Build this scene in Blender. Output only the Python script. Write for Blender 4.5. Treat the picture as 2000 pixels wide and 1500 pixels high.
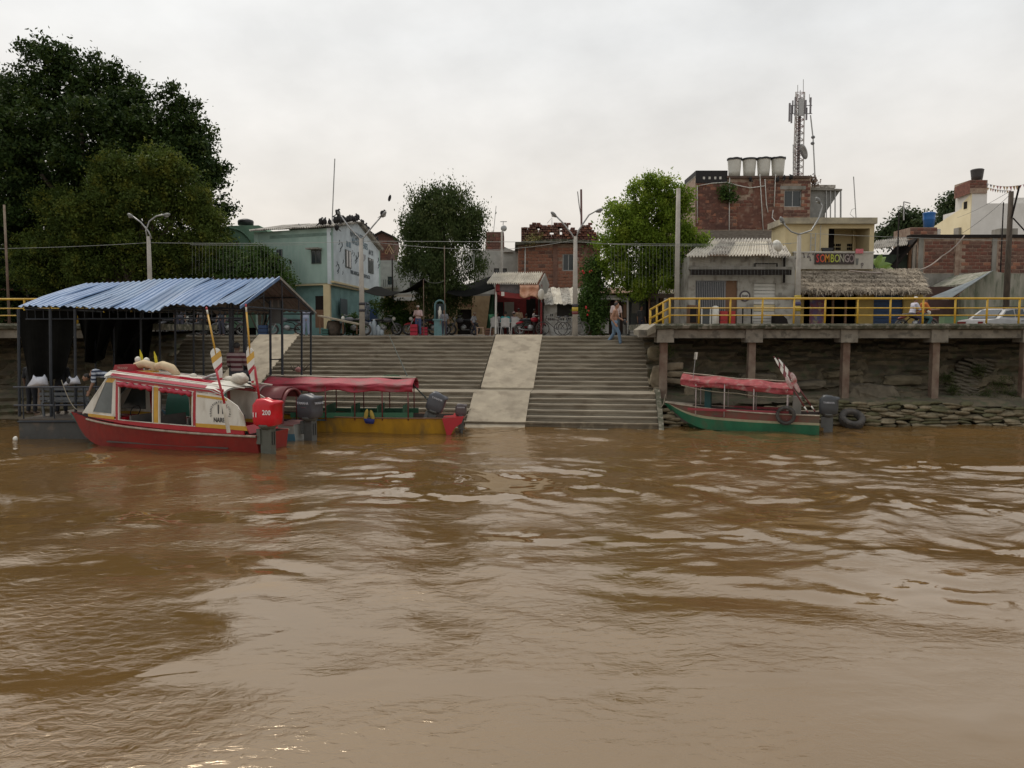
import bpy, math, random
import numpy as np
from mathutils import Vector, Matrix, noise
R = math.radians
random.seed(11); rng = np.random.default_rng(11)
for o in list(bpy.data.objects): bpy.data.objects.remove(o)
sc = bpy.context.scene
COL = sc.collection

# ------------------------------------------------------------ camera
CAMP = Vector((0, 0, 3.2)); TH = R(4.0); FPX = 1500.0
cam = bpy.data.objects.new('camera', bpy.data.cameras.new('camera')); COL.objects.link(cam)
cam.location = CAMP; cam.rotation_euler = (R(90) - TH, 0, 0)
cam.data.lens = 27.0; cam.data.sensor_width = 36.0; cam.data.clip_start = 0.05; cam.data.clip_end = 5000
sc.camera = cam
# ------------------------------------------------------------ sky, sun, exposure
SUN_AZ, SUN_EL = R(-30), R(60)
w = bpy.data.worlds.new('World'); sc.world = w; w.use_nodes = True
nt = w.node_tree; nt.nodes.clear()
def N(t, **k):
    n = nt.nodes.new(t)
    for a, b in k.items(): setattr(n, a, b)
    return n
out = N('ShaderNodeOutputWorld'); bg = N('ShaderNodeBackground'); bg.inputs[1].default_value = 0.1
sky = N('ShaderNodeTexSky', sky_type='NISHITA', sun_disc=False); sky.sun_elevation = SUN_EL; sky.sun_rotation = SUN_AZ
sky.air_density = 1.5; sky.dust_density = 4
tc = N('ShaderNodeTexCoord'); sep = N('ShaderNodeSeparateXYZ'); nt.links.new(tc.outputs['Generated'], sep.inputs[0])
ramp = N('ShaderNodeValToRGB'); nt.links.new(sep.outputs[2], ramp.inputs[0])
cr = ramp.color_ramp; cr.elements[0].position = 0.0; cr.elements[0].color = (.760, .700, .635, 1)
cr.elements[1].position = 1.0; cr.elements[1].color = (.60, .62, .65, 1)
e = cr.elements.new(.14); e.color = (.770, .720, .660, 1)
e = cr.elements.new(.34); e.color = (.720, .722, .715, 1); e = cr.elements.new(.6); e.color = (.645, .655, .665, 1)
mp = N('ShaderNodeMapping'); mp.inputs['Scale'].default_value = (2.0, 1.6, 3.6); mp.inputs['Rotation'].default_value = (0, R(24), 0)
nt.links.new(tc.outputs['Generated'], mp.inputs[0])
nz = N('ShaderNodeTexNoise'); nz.inputs['Scale'].default_value = 2.6; nz.inputs['Detail'].default_value = 8; nz.inputs['Roughness'].default_value = .55
nt.links.new(mp.outputs[0], nz.inputs['Vector'])
mr = N('ShaderNodeMapRange'); mr.inputs[1].default_value = .32; mr.inputs[2].default_value = .70; mr.inputs[3].default_value = 10.0; mr.inputs[4].default_value = 12.2
nt.links.new(nz.outputs['Fac'], mr.inputs[0])
vm = N('ShaderNodeVectorMath', operation='SCALE'); nt.links.new(ramp.outputs[0], vm.inputs[0]); nt.links.new(mr.outputs[0], vm.inputs['Scale'])
mx = N('ShaderNodeMixRGB'); mx.inputs[0].default_value = .93
nt.links.new(sky.outputs[0], mx.inputs[1]); nt.links.new(vm.outputs[0], mx.inputs[2])
# the hazy glow of the veiled sun
dv_ = N('ShaderNodeVectorMath', operation='DOT_PRODUCT'); nv_ = N('ShaderNodeVectorMath', operation='NORMALIZE'); nt.links.new(tc.outputs['Generated'], nv_.inputs[0]); nt.links.new(nv_.outputs[0], dv_.inputs[0])
dv_.inputs[1].default_value = (math.sin(SUN_AZ) * math.cos(SUN_EL), math.cos(SUN_AZ) * math.cos(SUN_EL), math.sin(SUN_EL))
mxx = N('ShaderNodeMath', operation='MAXIMUM'); mxx.inputs[1].default_value = 0; nt.links.new(dv_.outputs['Value'], mxx.inputs[0])
pw_ = N('ShaderNodeMath', operation='POWER'); pw_.inputs[1].default_value = 6; nt.links.new(mxx.outputs[0], pw_.inputs[0])
gl_ = N('ShaderNodeVectorMath', operation='SCALE'); gl_.inputs[0].default_value = (6.6, 6.3, 5.8); nt.links.new(pw_.outputs[0], gl_.inputs['Scale'])
ad_ = N('ShaderNodeVectorMath', operation='ADD'); nt.links.new(mx.outputs[0], ad_.inputs[0]); nt.links.new(gl_.outputs[0], ad_.inputs[1])
nt.links.new(ad_.outputs[0], bg.inputs[0]); nt.links.new(bg.outputs[0], out.inputs[0])
sl = bpy.data.lights.new('sun', 'SUN'); sl.energy = 1.5; sl.angle = R(10); sl.color = (1, .92, .80)
sun = bpy.data.objects.new('sun', sl); COL.objects.link(sun)
sd = Vector((math.sin(SUN_AZ) * math.cos(SUN_EL), math.cos(SUN_AZ) * math.cos(SUN_EL), math.sin(SUN_EL)))
sun.rotation_euler = sd.to_track_quat('Z', 'Y').to_euler(); sun.location = (0, 0, 60)
vs = sc.view_settings; vs.view_transform = 'Standard'; vs.look = 'None'; vs.exposure = 0; vs.gamma = 1
try: vs.use_curve_mapping = False
except Exception: pass
sc.render.engine = 'CYCLES'; sc.cycles.max_bounces = 6; sc.cycles.transparent_max_bounces = 8
sc.render.resolution_x = 1024; sc.render.resolution_y = 768

# ------------------------------------------------------------ where a point seen in the photograph lies at distance Y
def P(u, v, Y):
    dx = (u - 1000) / FPX; dy = (750 - v) / FPX
    d = Vector((dx, math.cos(TH) + dy * math.sin(TH), -math.sin(TH) + dy * math.cos(TH)))
    return CAMP + d * (Y / d.y)
def PX(u, Y, v=600): return P(u, v, Y).x
def ZZ(v, Y): return P(1000, v, Y).z

# ------------------------------------------------------------ materials
MT = {}
def mat(name, c, rough=.8, metal=0, c2=None, sc_=3.0, fac=.5, bump=0, bsc=20, trans=0, spec=.5, stretch=(1, 1, 1), lo=.35, hi=.65, c3=None, sc3=14):
    if name in MT: return MT[name]
    m = bpy.data.materials.new(name); m.use_nodes = True; t = m.node_tree; b = t.nodes['Principled BSDF']
    b.inputs['Roughness'].default_value = rough; b.inputs['Metallic'].default_value = metal
    b.inputs['Specular IOR Level'].default_value = spec
    b.inputs['Base Color'].default_value = (*c, 1)
    tcn = t.nodes.new('ShaderNodeTexCoord'); mpn = t.nodes.new('ShaderNodeMapping'); mpn.inputs['Scale'].default_value = stretch
    t.links.new(tcn.outputs['Object'], mpn.inputs[0])
    col = None
    if c2 is None: c2 = tuple(x * .72 for x in c)
    n = t.nodes.new('ShaderNodeTexNoise'); n.inputs['Scale'].default_value = sc_; n.inputs['Detail'].default_value = 6; n.inputs['Roughness'].default_value = .62
    t.links.new(mpn.outputs[0], n.inputs['Vector'])
    r = t.nodes.new('ShaderNodeMapRange'); r.inputs[1].default_value = lo; r.inputs[2].default_value = hi; r.inputs[4].default_value = fac * 2 if fac <= .5 else 1
    t.links.new(n.outputs['Fac'], r.inputs[0])
    x = t.nodes.new('ShaderNodeMixRGB'); x.inputs[1].default_value = (*c, 1); x.inputs[2].default_value = (*c2, 1)
    t.links.new(r.outputs[0], x.inputs[0]); col = x.outputs[0]
    if c3 is not None:
        n3 = t.nodes.new('ShaderNodeTexNoise'); n3.inputs['Scale'].default_value = sc3; n3.inputs['Detail'].default_value = 5
        t.links.new(mpn.outputs[0], n3.inputs['Vector'])
        r3 = t.nodes.new('ShaderNodeMapRange'); r3.inputs[1].default_value = .52; r3.inputs[2].default_value = .66
        t.links.new(n3.outputs['Fac'], r3.inputs[0])
        x3 = t.nodes.new('ShaderNodeMixRGB'); x3.inputs[2].default_value = (*c3, 1)
        t.links.new(r3.outputs[0], x3.inputs[0]); t.links.new(col, x3.inputs[1]); col = x3.outputs[0]
    t.links.new(col, b.inputs['Base Color'])
    if bump:
        nb = t.nodes.new('ShaderNodeTexNoise'); nb.inputs['Scale'].default_value = bsc; nb.inputs['Detail'].default_value = 5
        t.links.new(mpn.outputs[0], nb.inputs['Vector'])
        bp = t.nodes.new('ShaderNodeBump'); bp.inputs['Strength'].default_value = bump; bp.inputs['Distance'].default_value = .03
        t.links.new(nb.outputs['Fac'], bp.inputs['Height']); t.links.new(bp.outputs[0], b.inputs['Normal'])
    if trans:
        tr = t.nodes.new('ShaderNodeBsdfTranslucent'); t.links.new(col, tr.inputs[0])
        ms = t.nodes.new('ShaderNodeMixShader'); ms.inputs[0].default_value = trans
        o = t.nodes['Material Output']; t.links.new(b.outputs[0], ms.inputs[1]); t.links.new(tr.outputs[0], ms.inputs[2]); t.links.new(ms.outputs[0], o.inputs[0])
    MT[name] = m; return m
def plain(name, c, rough=.6, metal=0, spec=.5): return mat(name, c, rough, metal, sc_=9, fac=.3, spec=spec)
concrete = mat('concrete', (.30, .27, .215), .9, c2=(.17, .15, .11), sc_=1.3, fac=.5, bump=.4, bsc=25, c3=(.22, .2, .155), sc3=9)
stepcon = mat('step_concrete', (.31, .27, .205), .95, c2=(.19, .162, .12), sc_=.9, fac=.5, bump=.6, bsc=30, stretch=(.6, 2, 2), c3=(.19, .155, .11), sc3=2.6)
rampcon = mat('ramp_concrete', (.38, .325, .24), .95, c2=(.27, .23, .17), sc_=1.6, fac=.5, bump=.3, bsc=20, c3=(.24, .2, .145), sc3=2.2)
mossy = mat('mossy_concrete', (.11, .10, .07), .95, c2=(.035, .04, .02), sc_=4, fac=.5, bump=.8, bsc=14, c3=(.2, .18, .14), sc3=6)
beamcon = mat('beam_concrete', (.26, .235, .19), .9, c2=(.16, .14, .11), sc_=2, fac=.5, bump=.3, bsc=18, c3=(.11, .1, .08), sc3=5)
rustpost = mat('stained_post', (.24, .19, .14), .85, c2=(.10, .045, .03), sc_=1.4, fac=.5, bump=.3)
earth = mat('bank_earth', (.155, .125, .078), .95, c2=(.08, .068, .045), sc_=1.2, fac=.5, bump=.9, bsc=9, c3=(.08, .085, .045), sc3=3)
bagm = [mat('sandbag_%s' % n, c, .95, c2=c2, sc_=5, bump=.6, bsc=14) for n, c, c2 in (('tan', (.205, .165, .10), (.10, .085, .05)), ('olive', (.13, .118, .06), (.07, .065, .03)), ('pale', (.27, .22, .14), (.14, .115, .07)))]
yellow = mat('yellow_paint', (.62, .40, .03), .5, c2=(.45, .25, .03), sc_=6, fac=.4)
whitew = mat('white_plaster', (.66, .64, .59), .9, c2=(.46, .44, .39), sc_=1.5, fac=.4, bump=.2)
greyw = mat('grey_plaster', (.30, .28, .25), .9, c2=(.18, .17, .14), sc_=1.2, fac=.5, bump=.3, stretch=(1.5, 1.5, .6))
cream = mat('cream_plaster', (.62, .52, .31), .9, c2=(.50, .41, .24), sc_=1.4, fac=.4, bump=.15)
greenw = mat('pale_green_plaster', (.36, .48, .42), .9, c2=(.26, .37, .32), sc_=1.0, fac=.5, bump=.1, stretch=(1, 1, .4))
cyanw = mat('turquoise_plaster', (.20, .34, .32), .9, c2=(.13, .24, .23), sc_=1.5, fac=.5, bump=.1)
bluew = mat('pale_blue_plaster', (.60, .66, .68), .9, c2=(.42, .47, .49), sc_=1.3, fac=.4, bump=.1)
olivew = mat('olive_green_plaster', (.20, .32, .19), .9, c2=(.15, .24, .14), sc_=1.3, bump=.1)
tanw = mat('tan_wall', (.38, .28, .16), .9, c2=(.26, .18, .1), sc_=2)
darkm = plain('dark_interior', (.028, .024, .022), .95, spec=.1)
blackm = plain('black_plastic', (.02, .02, .022), .5)
tarpm = mat('black_shade_cloth', (.010, .010, .009), 1.0, sc_=4, spec=.05)
glass = plain('dark_glass', (.035, .045, .05), .12)
brickm = [mat('brick_%s' % n, c, .92, c2=c2, sc_=5, bump=.5, bsc=18) for n, c, c2 in (('red', (.215, .085, .058), (.12, .05, .036)), ('orange', (.34, .155, .095), (.24, .105, .065)), ('dark', (.15, .07, .05), (.09, .045, .035)), ('brown', (.21, .115, .082), (.12, .065, .05)))]
mortar = mat('mortar', (.38, .29, .22), .95, c2=(.22, .14, .10), sc_=4, bump=.4)
corrm = mat('weathered_corrugated_sheet', (.55, .52, .46), .7, c2=(.27, .24, .2), sc_=1.4, fac=.5, c3=(.15, .13, .11), sc3=3)
corrbright = mat('pale_corrugated_sheet', (.66, .62, .53), .6, c2=(.45, .41, .34), sc_=2, fac=.5)
bluesheet = mat('blue_roof_sheet', (.11, .20, .36), .52, .1, c2=(.09, .16, .30), sc_=1.2, fac=.5, stretch=(2, .8, 1), c3=(.16, .245, .39), sc3=2.5)
thatch = mat('dry_thatch', (.42, .355, .27), .95, c2=(.18, .145, .105), sc_=3, fac=.5)
steel = mat('dark_steel', (.030, .036, .045), .55, .2, sc_=8)
galv = plain('galvanised_metal', (.38, .38, .37), .45, .5)
polec = mat('pole_concrete', (.43, .40, .35), .85, c2=(.33, .3, .26), sc_=3, bump=.2)
barkm = mat('bark', (.10, .075, .055), .95, c2=(.05, .04, .03), sc_=6, bump=.8, bsc=12, stretch=(2, 2, .5))
redp = mat('red_boat_paint', (.40, .010, .022), .3, c2=(.32, .010, .016), sc_=3, fac=.3)
redhull = mat('red_hull_paint', (.25, .016, .010), .6, c2=(.18, .013, .009), sc_=2, fac=.5, c3=(.21, .022, .014), sc3=7)
whitep = mat('white_boat_paint', (.70, .68, .61), .4, c2=(.56, .52, .44), sc_=3, fac=.4, c3=(.42, .38, .31), sc3=2.2, stretch=(1, 1, .35))
yelp = mat('mustard_paint', (.58, .33, .04), .4, c2=(.48, .26, .03), sc_=4)
woodrail = mat('worn_wood_rail', (.42, .37, .29), .8, c2=(.25, .2, .15), sc_=6)
greenhull = mat('green_hull_paint', (.028, .17, .085), .45, c2=(.02, .115, .06), sc_=2.2, fac=.5, c3=(.06, .13, .07), sc3=3, stretch=(1, 1, .5))
tealp = plain('teal_paint', (.03, .13, .11), .5)
skyp = mat('sky_blue_paint', (.09, .24, .33), .5, c2=(.07, .18, .26), sc_=3)
yelhull = mat('yellow_hull_paint', (.46, .245, .012), .55, c2=(.30, .155, .012), sc_=2, fac=.5, c3=(.22, .13, .03), sc3=2.4, stretch=(1, 1, .4))
tarpred = mat('faded_red_tarp', (.34, .022, .042), .6, c2=(.22, .014, .025), sc_=3, fac=.5, bump=.3, bsc=5, c3=(.20, .05, .05), sc3=3)
tarppink = mat('worn_pink_tarp', (.34, .055, .06), .75, c2=(.20, .025, .03), sc_=4, fac=.5, bump=.4, bsc=6, c3=(.30, .15, .13), sc3=5)
maroon = plain('maroon_paint', (.17, .035, .035), .5)
motorgrey = plain('outboard_grey', (.075, .078, .09), .4)
motorleg = plain('outboard_leg_grey', (.10, .105, .10), .5)
brownw = plain('brown_wood', (.20, .11, .06), .8)
benchm = plain('grey_bench_wood', (.12, .13, .14), .8)
rubber = mat('tyre_rubber', (.035, .033, .03), .85, c2=(.09, .08, .07), sc_=6)
textw = plain('white_lettering', (.8, .8, .78), .6)
textk = plain('black_lettering', (.03, .03, .035), .7)
skinm = plain('brown_skin', (.27, .145, .09), .6)
hairm = plain('black_hair', (.015, .012, .01), .7)
jeans = mat('blue_jeans', (.10, .16, .24), .9, c2=(.16, .23, .31), sc_=6)
def cloth(name, c): return mat(name, c, .9, sc_=7, fac=.3)

# ------------------------------------------------------------ mesh builder
OFF = {}
class MB:
    def __init__(s): s.v = []; s.f = []; s.m = []
    def add(s, vs_, fs, mi=0):
        n = len(s.v); s.v.extend([tuple(p) for p in vs_])
        s.f.extend([tuple(i + n for i in f) for f in fs])
        s.m.extend([mi] * len(fs)); return s
    def box(s, x0, y0, z0, x1, y1, z1, mi=0):
        vs_ = [(x, y, z) for x in (x0, x1) for y in (y0, y1) for z in (z0, z1)]
        return s.add(vs_, [(0, 1, 3, 2), (4, 6, 7, 5), (0, 4, 5, 1), (2, 3, 7, 6), (0, 2, 6, 4), (1, 5, 7, 3)], mi)
    def obox(s, c, d, rot=None, mi=0):
        M = rot if rot is not None else Matrix.Identity(3); c = Vector(c)
        vs_ = [c + M @ Vector((x * d[0] / 2, y * d[1] / 2, z * d[2] / 2)) for x in (-1, 1) for y in (-1, 1) for z in (-1, 1)]
        return s.add(vs_, [(0, 1, 3, 2), (4, 6, 7, 5), (0, 4, 5, 1), (2, 3, 7, 6), (0, 2, 6, 4), (1, 5, 7, 3)], mi)
    def beam(s, p0, p1, w_, h=None, mi=0):
        p0 = Vector(p0); p1 = Vector(p1); d = p1 - p0; h = h or w_
        q = d.to_track_quat('Y', 'Z').to_matrix()
        return s.obox((p0 + p1) / 2, (w_, d.length, h), q, mi)
    def tube(s, pts, r, n=6, mi=0, cap=True):
        pts = [Vector(p) for p in pts]; k = len(pts); rs = r if isinstance(r, (list, tuple)) else [r] * k
        vs_ = []; ref = None
        for i, p in enumerate(pts):
            d = (pts[min(i + 1, k - 1)] - pts[max(i - 1, 0)]).normalized()
            if ref is None: ref = d.orthogonal().normalized()
            ref = (ref - d * ref.dot(d)); ref = ref.normalized() if ref.length > 1e-6 else d.orthogonal().normalized()
            b = d.cross(ref)
            for j in range(n):
                a = 2 * math.pi * j / n; vs_.append(p + (ref * math.cos(a) + b * math.sin(a)) * rs[i])
        fs = [(i * n + j, i * n + (j + 1) % n, (i + 1) * n + (j + 1) % n, (i + 1) * n + j) for i in range(k - 1) for j in range(n)]
        if cap: fs += [tuple(range(n))[::-1], tuple((k - 1) * n + j for j in range(n))]
        return s.add(vs_, fs, mi)
    def ell(s, c, r, n=10, m=6, rot=None, mi=0, jit=0):
        c = Vector(c); M = rot if rot is not None else Matrix.Identity(3); vs_ = []
        for i in range(1, m):
            t = math.pi * i / m
            for j in range(n):
                a = 2 * math.pi * j / n; k = 1 + random.uniform(-jit, jit)
                vs_.append(c + M @ Vector((r[0] * math.sin(t) * math.cos(a) * k, r[1] * math.sin(t) * math.sin(a) * k, r[2] * math.cos(t) * k)))
        vs_ += [c + M @ Vector((0, 0, r[2])), c + M @ Vector((0, 0, -r[2]))]; T = (m - 1) * n; B = T + 1
        fs = [(i * n + j, (i + 1) * n + j, (i + 1) * n + (j + 1) % n, i * n + (j + 1) % n) for i in range(m - 2) for j in range(n)]
        fs += [(T, j, (j + 1) % n) for j in range(n)] + [(B, (m - 2) * n + (j + 1) % n, (m - 2) * n + j) for j in range(n)]
        return s.add(vs_, fs, mi)
    def lathe(s, c, prof, n=16, mi=0, axis=None):
        c = Vector(c); M = axis if axis is not None else Matrix.Identity(3); k = len(prof)
        vs_ = [c + M @ Vector((r * math.cos(2 * math.pi * j / n), r * math.sin(2 * math.pi * j / n), z)) for r, z in prof for j in range(n)]
        fs = [(i * n + j, i * n + (j + 1) % n, (i + 1) * n + (j + 1) % n, (i + 1) * n + j) for i in range(k - 1) for j in range(n)]
        fs += [tuple(range(n))[::-1], tuple((k - 1) * n + j for j in range(n))]
        return s.add(vs_, fs, mi)
    def prism(s, poly, ext, mi=0):
        poly = [Vector(p) for p in poly]; ext = Vector(ext); n = len(poly)
        return s.add(poly + [p + ext for p in poly], [tuple(range(n)), tuple(range(2 * n - 1, n - 1, -1))] + [(i, i + n, (i + 1) % n + n, (i + 1) % n) for i in range(n)], mi)
    def grid(s, fn, nu, nv, mi=0, thick=None):
        vs_ = [Vector(fn(i / nu, j / nv)) for i in range(nu + 1) for j in range(nv + 1)]
        q = lambda i, j: i * (nv + 1) + j
        fs = [(q(i, j), q(i + 1, j), q(i + 1, j + 1), q(i, j + 1)) for i in range(nu) for j in range(nv)]
        if thick:
            T = Vector(thick); n = len(vs_); vs_ = vs_ + [p + T for p in vs_]
            fs += [(a + n, d + n, c + n, b + n) for a, b, c, d in fs]
            ring = [q(i, 0) for i in range(nu + 1)] + [q(nu, j) for j in range(1, nv + 1)] + [q(i, nv) for i in range(nu - 1, -1, -1)] + [q(0, j) for j in range(nv - 1, 0, -1)]
            fs += [(ring[k], ring[k] + n, ring[(k + 1) % len(ring)] + n, ring[(k + 1) % len(ring)]) for k in range(len(ring))]
        return s.add(vs_, fs, mi)
    def torus(s, c, Rr, r, n=20, m=8, rot=None, mi=0, flat=1.0):
        c = Vector(c); M = rot if rot is not None else Matrix.Identity(3)
        vs_ = [c + M @ Vector(((Rr + r * math.cos(b)) * math.cos(a), (Rr + r * math.cos(b)) * math.sin(a), r * flat * math.sin(b))) for a in [2 * math.pi * i / n for i in range(n)] for b in [2 * math.pi * j / m for j in range(m)]]
        fs = [(i * m + j, ((i + 1) % n) * m + j, ((i + 1) % n) * m + (j + 1) % m, i * m + (j + 1) % m) for i in range(n) for j in range(m)]
        return s.add(vs_, fs, mi)
    def mesh(s, name, mats, smooth=False, off=None):
        me = bpy.data.meshes.new(name)
        vs_ = [tuple(Vector(p) - off) for p in s.v] if off is not None else s.v
        me.from_pydata(vs_, [], s.f)
        for m in (mats if isinstance(mats, (list, tuple)) else [mats]): me.materials.append(m)
        if any(s.m): me.polygons.foreach_set('material_index', s.m)
        if smooth: me.polygons.foreach_set('use_smooth', [True] * len(s.f))
        me.update(); return me
    def build(s, name, mats, parent=None, smooth=False, kind=None):
        off = OFF.get(parent.name) if parent is not None else None
        o = bpy.data.objects.new(name, s.mesh(name, mats, smooth, off)); COL.objects.link(o)
        if parent is not None:
            o.parent = parent
            if off is not None: OFF[o.name] = off
        if kind: o['kind'] = kind
        return o
def inst(name, me, parent, loc=(0, 0, 0), rot=(0, 0, 0), scale=(1, 1, 1)):
    o = bpy.data.objects.new(name, me); COL.objects.link(o)
    off = OFF.get(parent.name) if parent is not None else None
    o.location = Vector(loc) - off if off is not None else loc
    o.rotation_euler = rot; o.scale = scale
    if parent is not None: o.parent = parent
    return o
def tag(o, label, cat, group=None):
    o['label'] = label; o['category'] = cat
    if group: o['group'] = group
    return o
def thing(name, label, cat, loc=(0, 0, 0), rz=0, group=None):
    o = bpy.data.objects.new(name, None); COL.objects.link(o); o.empty_display_size = .2
    o.location = loc; o.rotation_euler = (0, 0, rz); return tag(o, label, cat, group)
def wthing(name, label, cat, loc, group=None):       # parts of this thing are given in world coordinates
    o = thing(name, label, cat, loc, 0, group); OFF[o.name] = Vector(loc); return o
def wstruct(name, loc=(0, 0, 0)):
    o = bpy.data.objects.new(name, None); COL.objects.link(o); o.location = loc; o['kind'] = 'structure'; OFF[o.name] = Vector(loc); return o
def children(o): return [c for c in COL.objects if c.parent == o]
KIDS = None
def copy_tree(o, loc, rz, label, group=None):
    kids = {}
    for x in COL.objects:
        if x.parent: kids.setdefault(x.parent.name, []).append(x)
    def cp(x, par):
        c = x.copy(); COL.objects.link(c); c.parent = par
        for k in kids.get(x.name, []): cp(k, c)
        return c
    c = cp(o, None); c.location = loc; c.rotation_euler = (0, 0, rz); c['label'] = label
    if group: c['group'] = group; o['group'] = group
    return c
def text_mesh(s_, size, m, parent, M, ext=.006, name='lettering', sx=1.0, align='CENTER'):
    cu = bpy.data.curves.new('t', 'FONT'); cu.body = s_; cu.size = size; cu.align_x = align; cu.align_y = 'CENTER'; cu.extrude = ext; cu.resolution_u = 2
    cu.offset = size * .012
    o = bpy.data.objects.new('t', cu); COL.objects.link(o)
    me = bpy.data.meshes.new_from_object(o.evaluated_get(bpy.context.evaluated_depsgraph_get()))
    bpy.data.objects.remove(o); me.materials.clear(); me.materials.append(m)
    me.transform(M @ Matrix.Diagonal((sx, 1, 1, 1)))
    ob = bpy.data.objects.new(name, me); COL.objects.link(ob)
    if parent is not None:
        ob.parent = parent
        off = OFF.get(parent.name)
        if off is not None: me.transform(Matrix.Translation(-off))
    return ob
def frame(o, x, y):       # 4x4 with origin o, text-right x, text-up y
    x = Vector(x).normalized(); y = Vector(y); z = x.cross(y).normalized(); y = z.cross(x)
    M = Matrix((x, y, z)).transposed().to_4x4(); M.translation = Vector(o); return M

# ------------------------------------------------------------ building helpers
def shell(root, x0, x1, z0, z1, Y, depth, m, ops=(), t=.2, name='wall', roof=True, roofm=None):
    """a box of four walls, the front one pierced by openings (x0,z0,x1,z1)"""
    b = MB(); xs = sorted({x0, x1, *[o[0] for o in ops], *[o[2] for o in ops]}); zs = sorted({z0, z1, *[o[1] for o in ops], *[o[3] for o in ops]})
    for i in range(len(xs) - 1):
        for j in range(len(zs) - 1):
            cx = (xs[i] + xs[i + 1]) / 2; cz = (zs[j] + zs[j + 1]) / 2
            if any(o[0] < cx < o[2] and o[1] < cz < o[3] for o in ops): continue
            b.box(xs[i], Y, zs[j], xs[i + 1], Y + t, zs[j + 1])
    b.box(x0, Y + t, z0, x0 + t, Y + depth - t, z1); b.box(x1 - t, Y + t, z0, x1, Y + depth - t, z1); b.box(x0, Y + depth - t, z0, x1, Y + depth, z1)
    o = b.build(name, m, root)
    if roof: MB().box(x0 - .003, Y - .003, z1, x1 + .003, Y + depth + .003, z1 + .12).build('roof', roofm or m, root)
    return o
def rect(u0, v0, u1, v1, Y):
    return (PX(u0, Y, (v0 + v1) / 2), ZZ(v1, Y), PX(u1, Y, (v0 + v1) / 2), ZZ(v0, Y))
def window(root, r, Y, fm, cols=2, bars=0, name='window', barm=None, gm=None, inset=.08):
    x0, z0, x1, z1 = r; b = MB(); f = .05; y0, y1 = Y + inset - .04, Y + inset + .04
    b.box(x0, y0, z0, x0 + f, y1, z1); b.box(x1 - f, y0, z0, x1, y1, z1); b.box(x0 + f, y0, z0, x1 - f, y1, z0 + f); b.box(x0 + f, y0, z1 - f, x1 - f, y1, z1)
    o = b.build(name, fm, root); wd = (x1 - x0 - 2 * f) / cols
    for i in range(cols):
        a = x0 + f + wd * i
        MB().box(a + (.02 if i else 0), Y + inset - .008, z0 + f, a + wd - (.02 if i < cols - 1 else 0), Y + inset + .008, z1 - f).build('pane', gm or glass, o)
        if i: MB().box(a - .02, y0 + .01, z0 + f, a + .02, y1 - .01, z1 - f).build('mullion', fm, o)
    for k in range(bars):
        xb = x0 + (x1 - x0) * (k + 1) / (bars + 1)
        MB().box(xb - .012, Y - .03, z0, xb + .012, Y - .006, z1).build('bar', barm or fm, o)
    return o
def bricks(root, x0, x1, z0, z1, Y, bw, bh, mats=brickm, skip=None, gap=.022, maxn=300, proud=.025, weights=(5, 4, 2, 3)):
    mes = []
    for m in mats:
        for k in range(2):
            b = MB(); j = lambda: random.uniform(-.006, .006)
            hw, hh, c = (bw - gap) / 2, (bh - gap) / 2, .012
            vs_ = [(-hw + j(), 0, -hh + j()), (hw + j(), 0, -hh + j()), (hw + j(), 0, hh + j()), (-hw + j(), 0, hh + j())]
            vs_ += [(x * (1 - c / hw), -proud + j() * .6, z * (1 - c / hh)) for x, _, z in vs_[:4]]
            b.add(vs_, [(4, 5, 6, 7), (0, 1, 5, 4), (1, 2, 6, 5), (2, 3, 7, 6), (3, 0, 4, 7)])
            mes.append(b.mesh('brick', m))
    wl = [w_ for w_ in weights for _ in (0, 1)]
    cells = []; nr = int((z1 - z0) / bh); nc = int((x1 - x0) / bw)
    for r_ in range(nr):
        for c_ in range(nc + 1):
            xc = x0 + bw * (c_ + (.5 if r_ % 2 else 0)); 
            lo, hi = max(x0, xc - bw / 2 + (bw / 2 if r_ % 2 == 0 else 0)), 0
            xa = x0 + bw * c_ - (bw / 2 if r_ % 2 else 0); xb = xa + bw; xa = max(xa, x0); xb = min(xb, x1)
            if xb - xa < bw * .3: continue
            zc = z0 + bh * (r_ + .5); xc = (xa + xb) / 2
            if skip and skip(xc, zc): continue
            cells.append((xc, zc, (xb - xa) / bw))
    random.shuffle(cells)
    for xc, zc, sx in cells[:maxn]:
        inst('brick', random.choices(mes, wl)[0], root, (xc, Y, zc), (0, 0, 0), (sx, random.uniform(.5, 1.3), 1))
    if len(cells) > maxn:
        b = MB()
        for xc, zc, sx in cells[maxn:]:
            b.box(xc - bw * sx / 2 + gap / 2, Y - proud, zc - bh / 2 + gap / 2, xc + bw * sx / 2 - gap / 2, Y, zc + bh / 2 - gap / 2, random.choices(range(4), weights)[0])
        b.build('brick', mats, root, kind='stuff')
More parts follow.
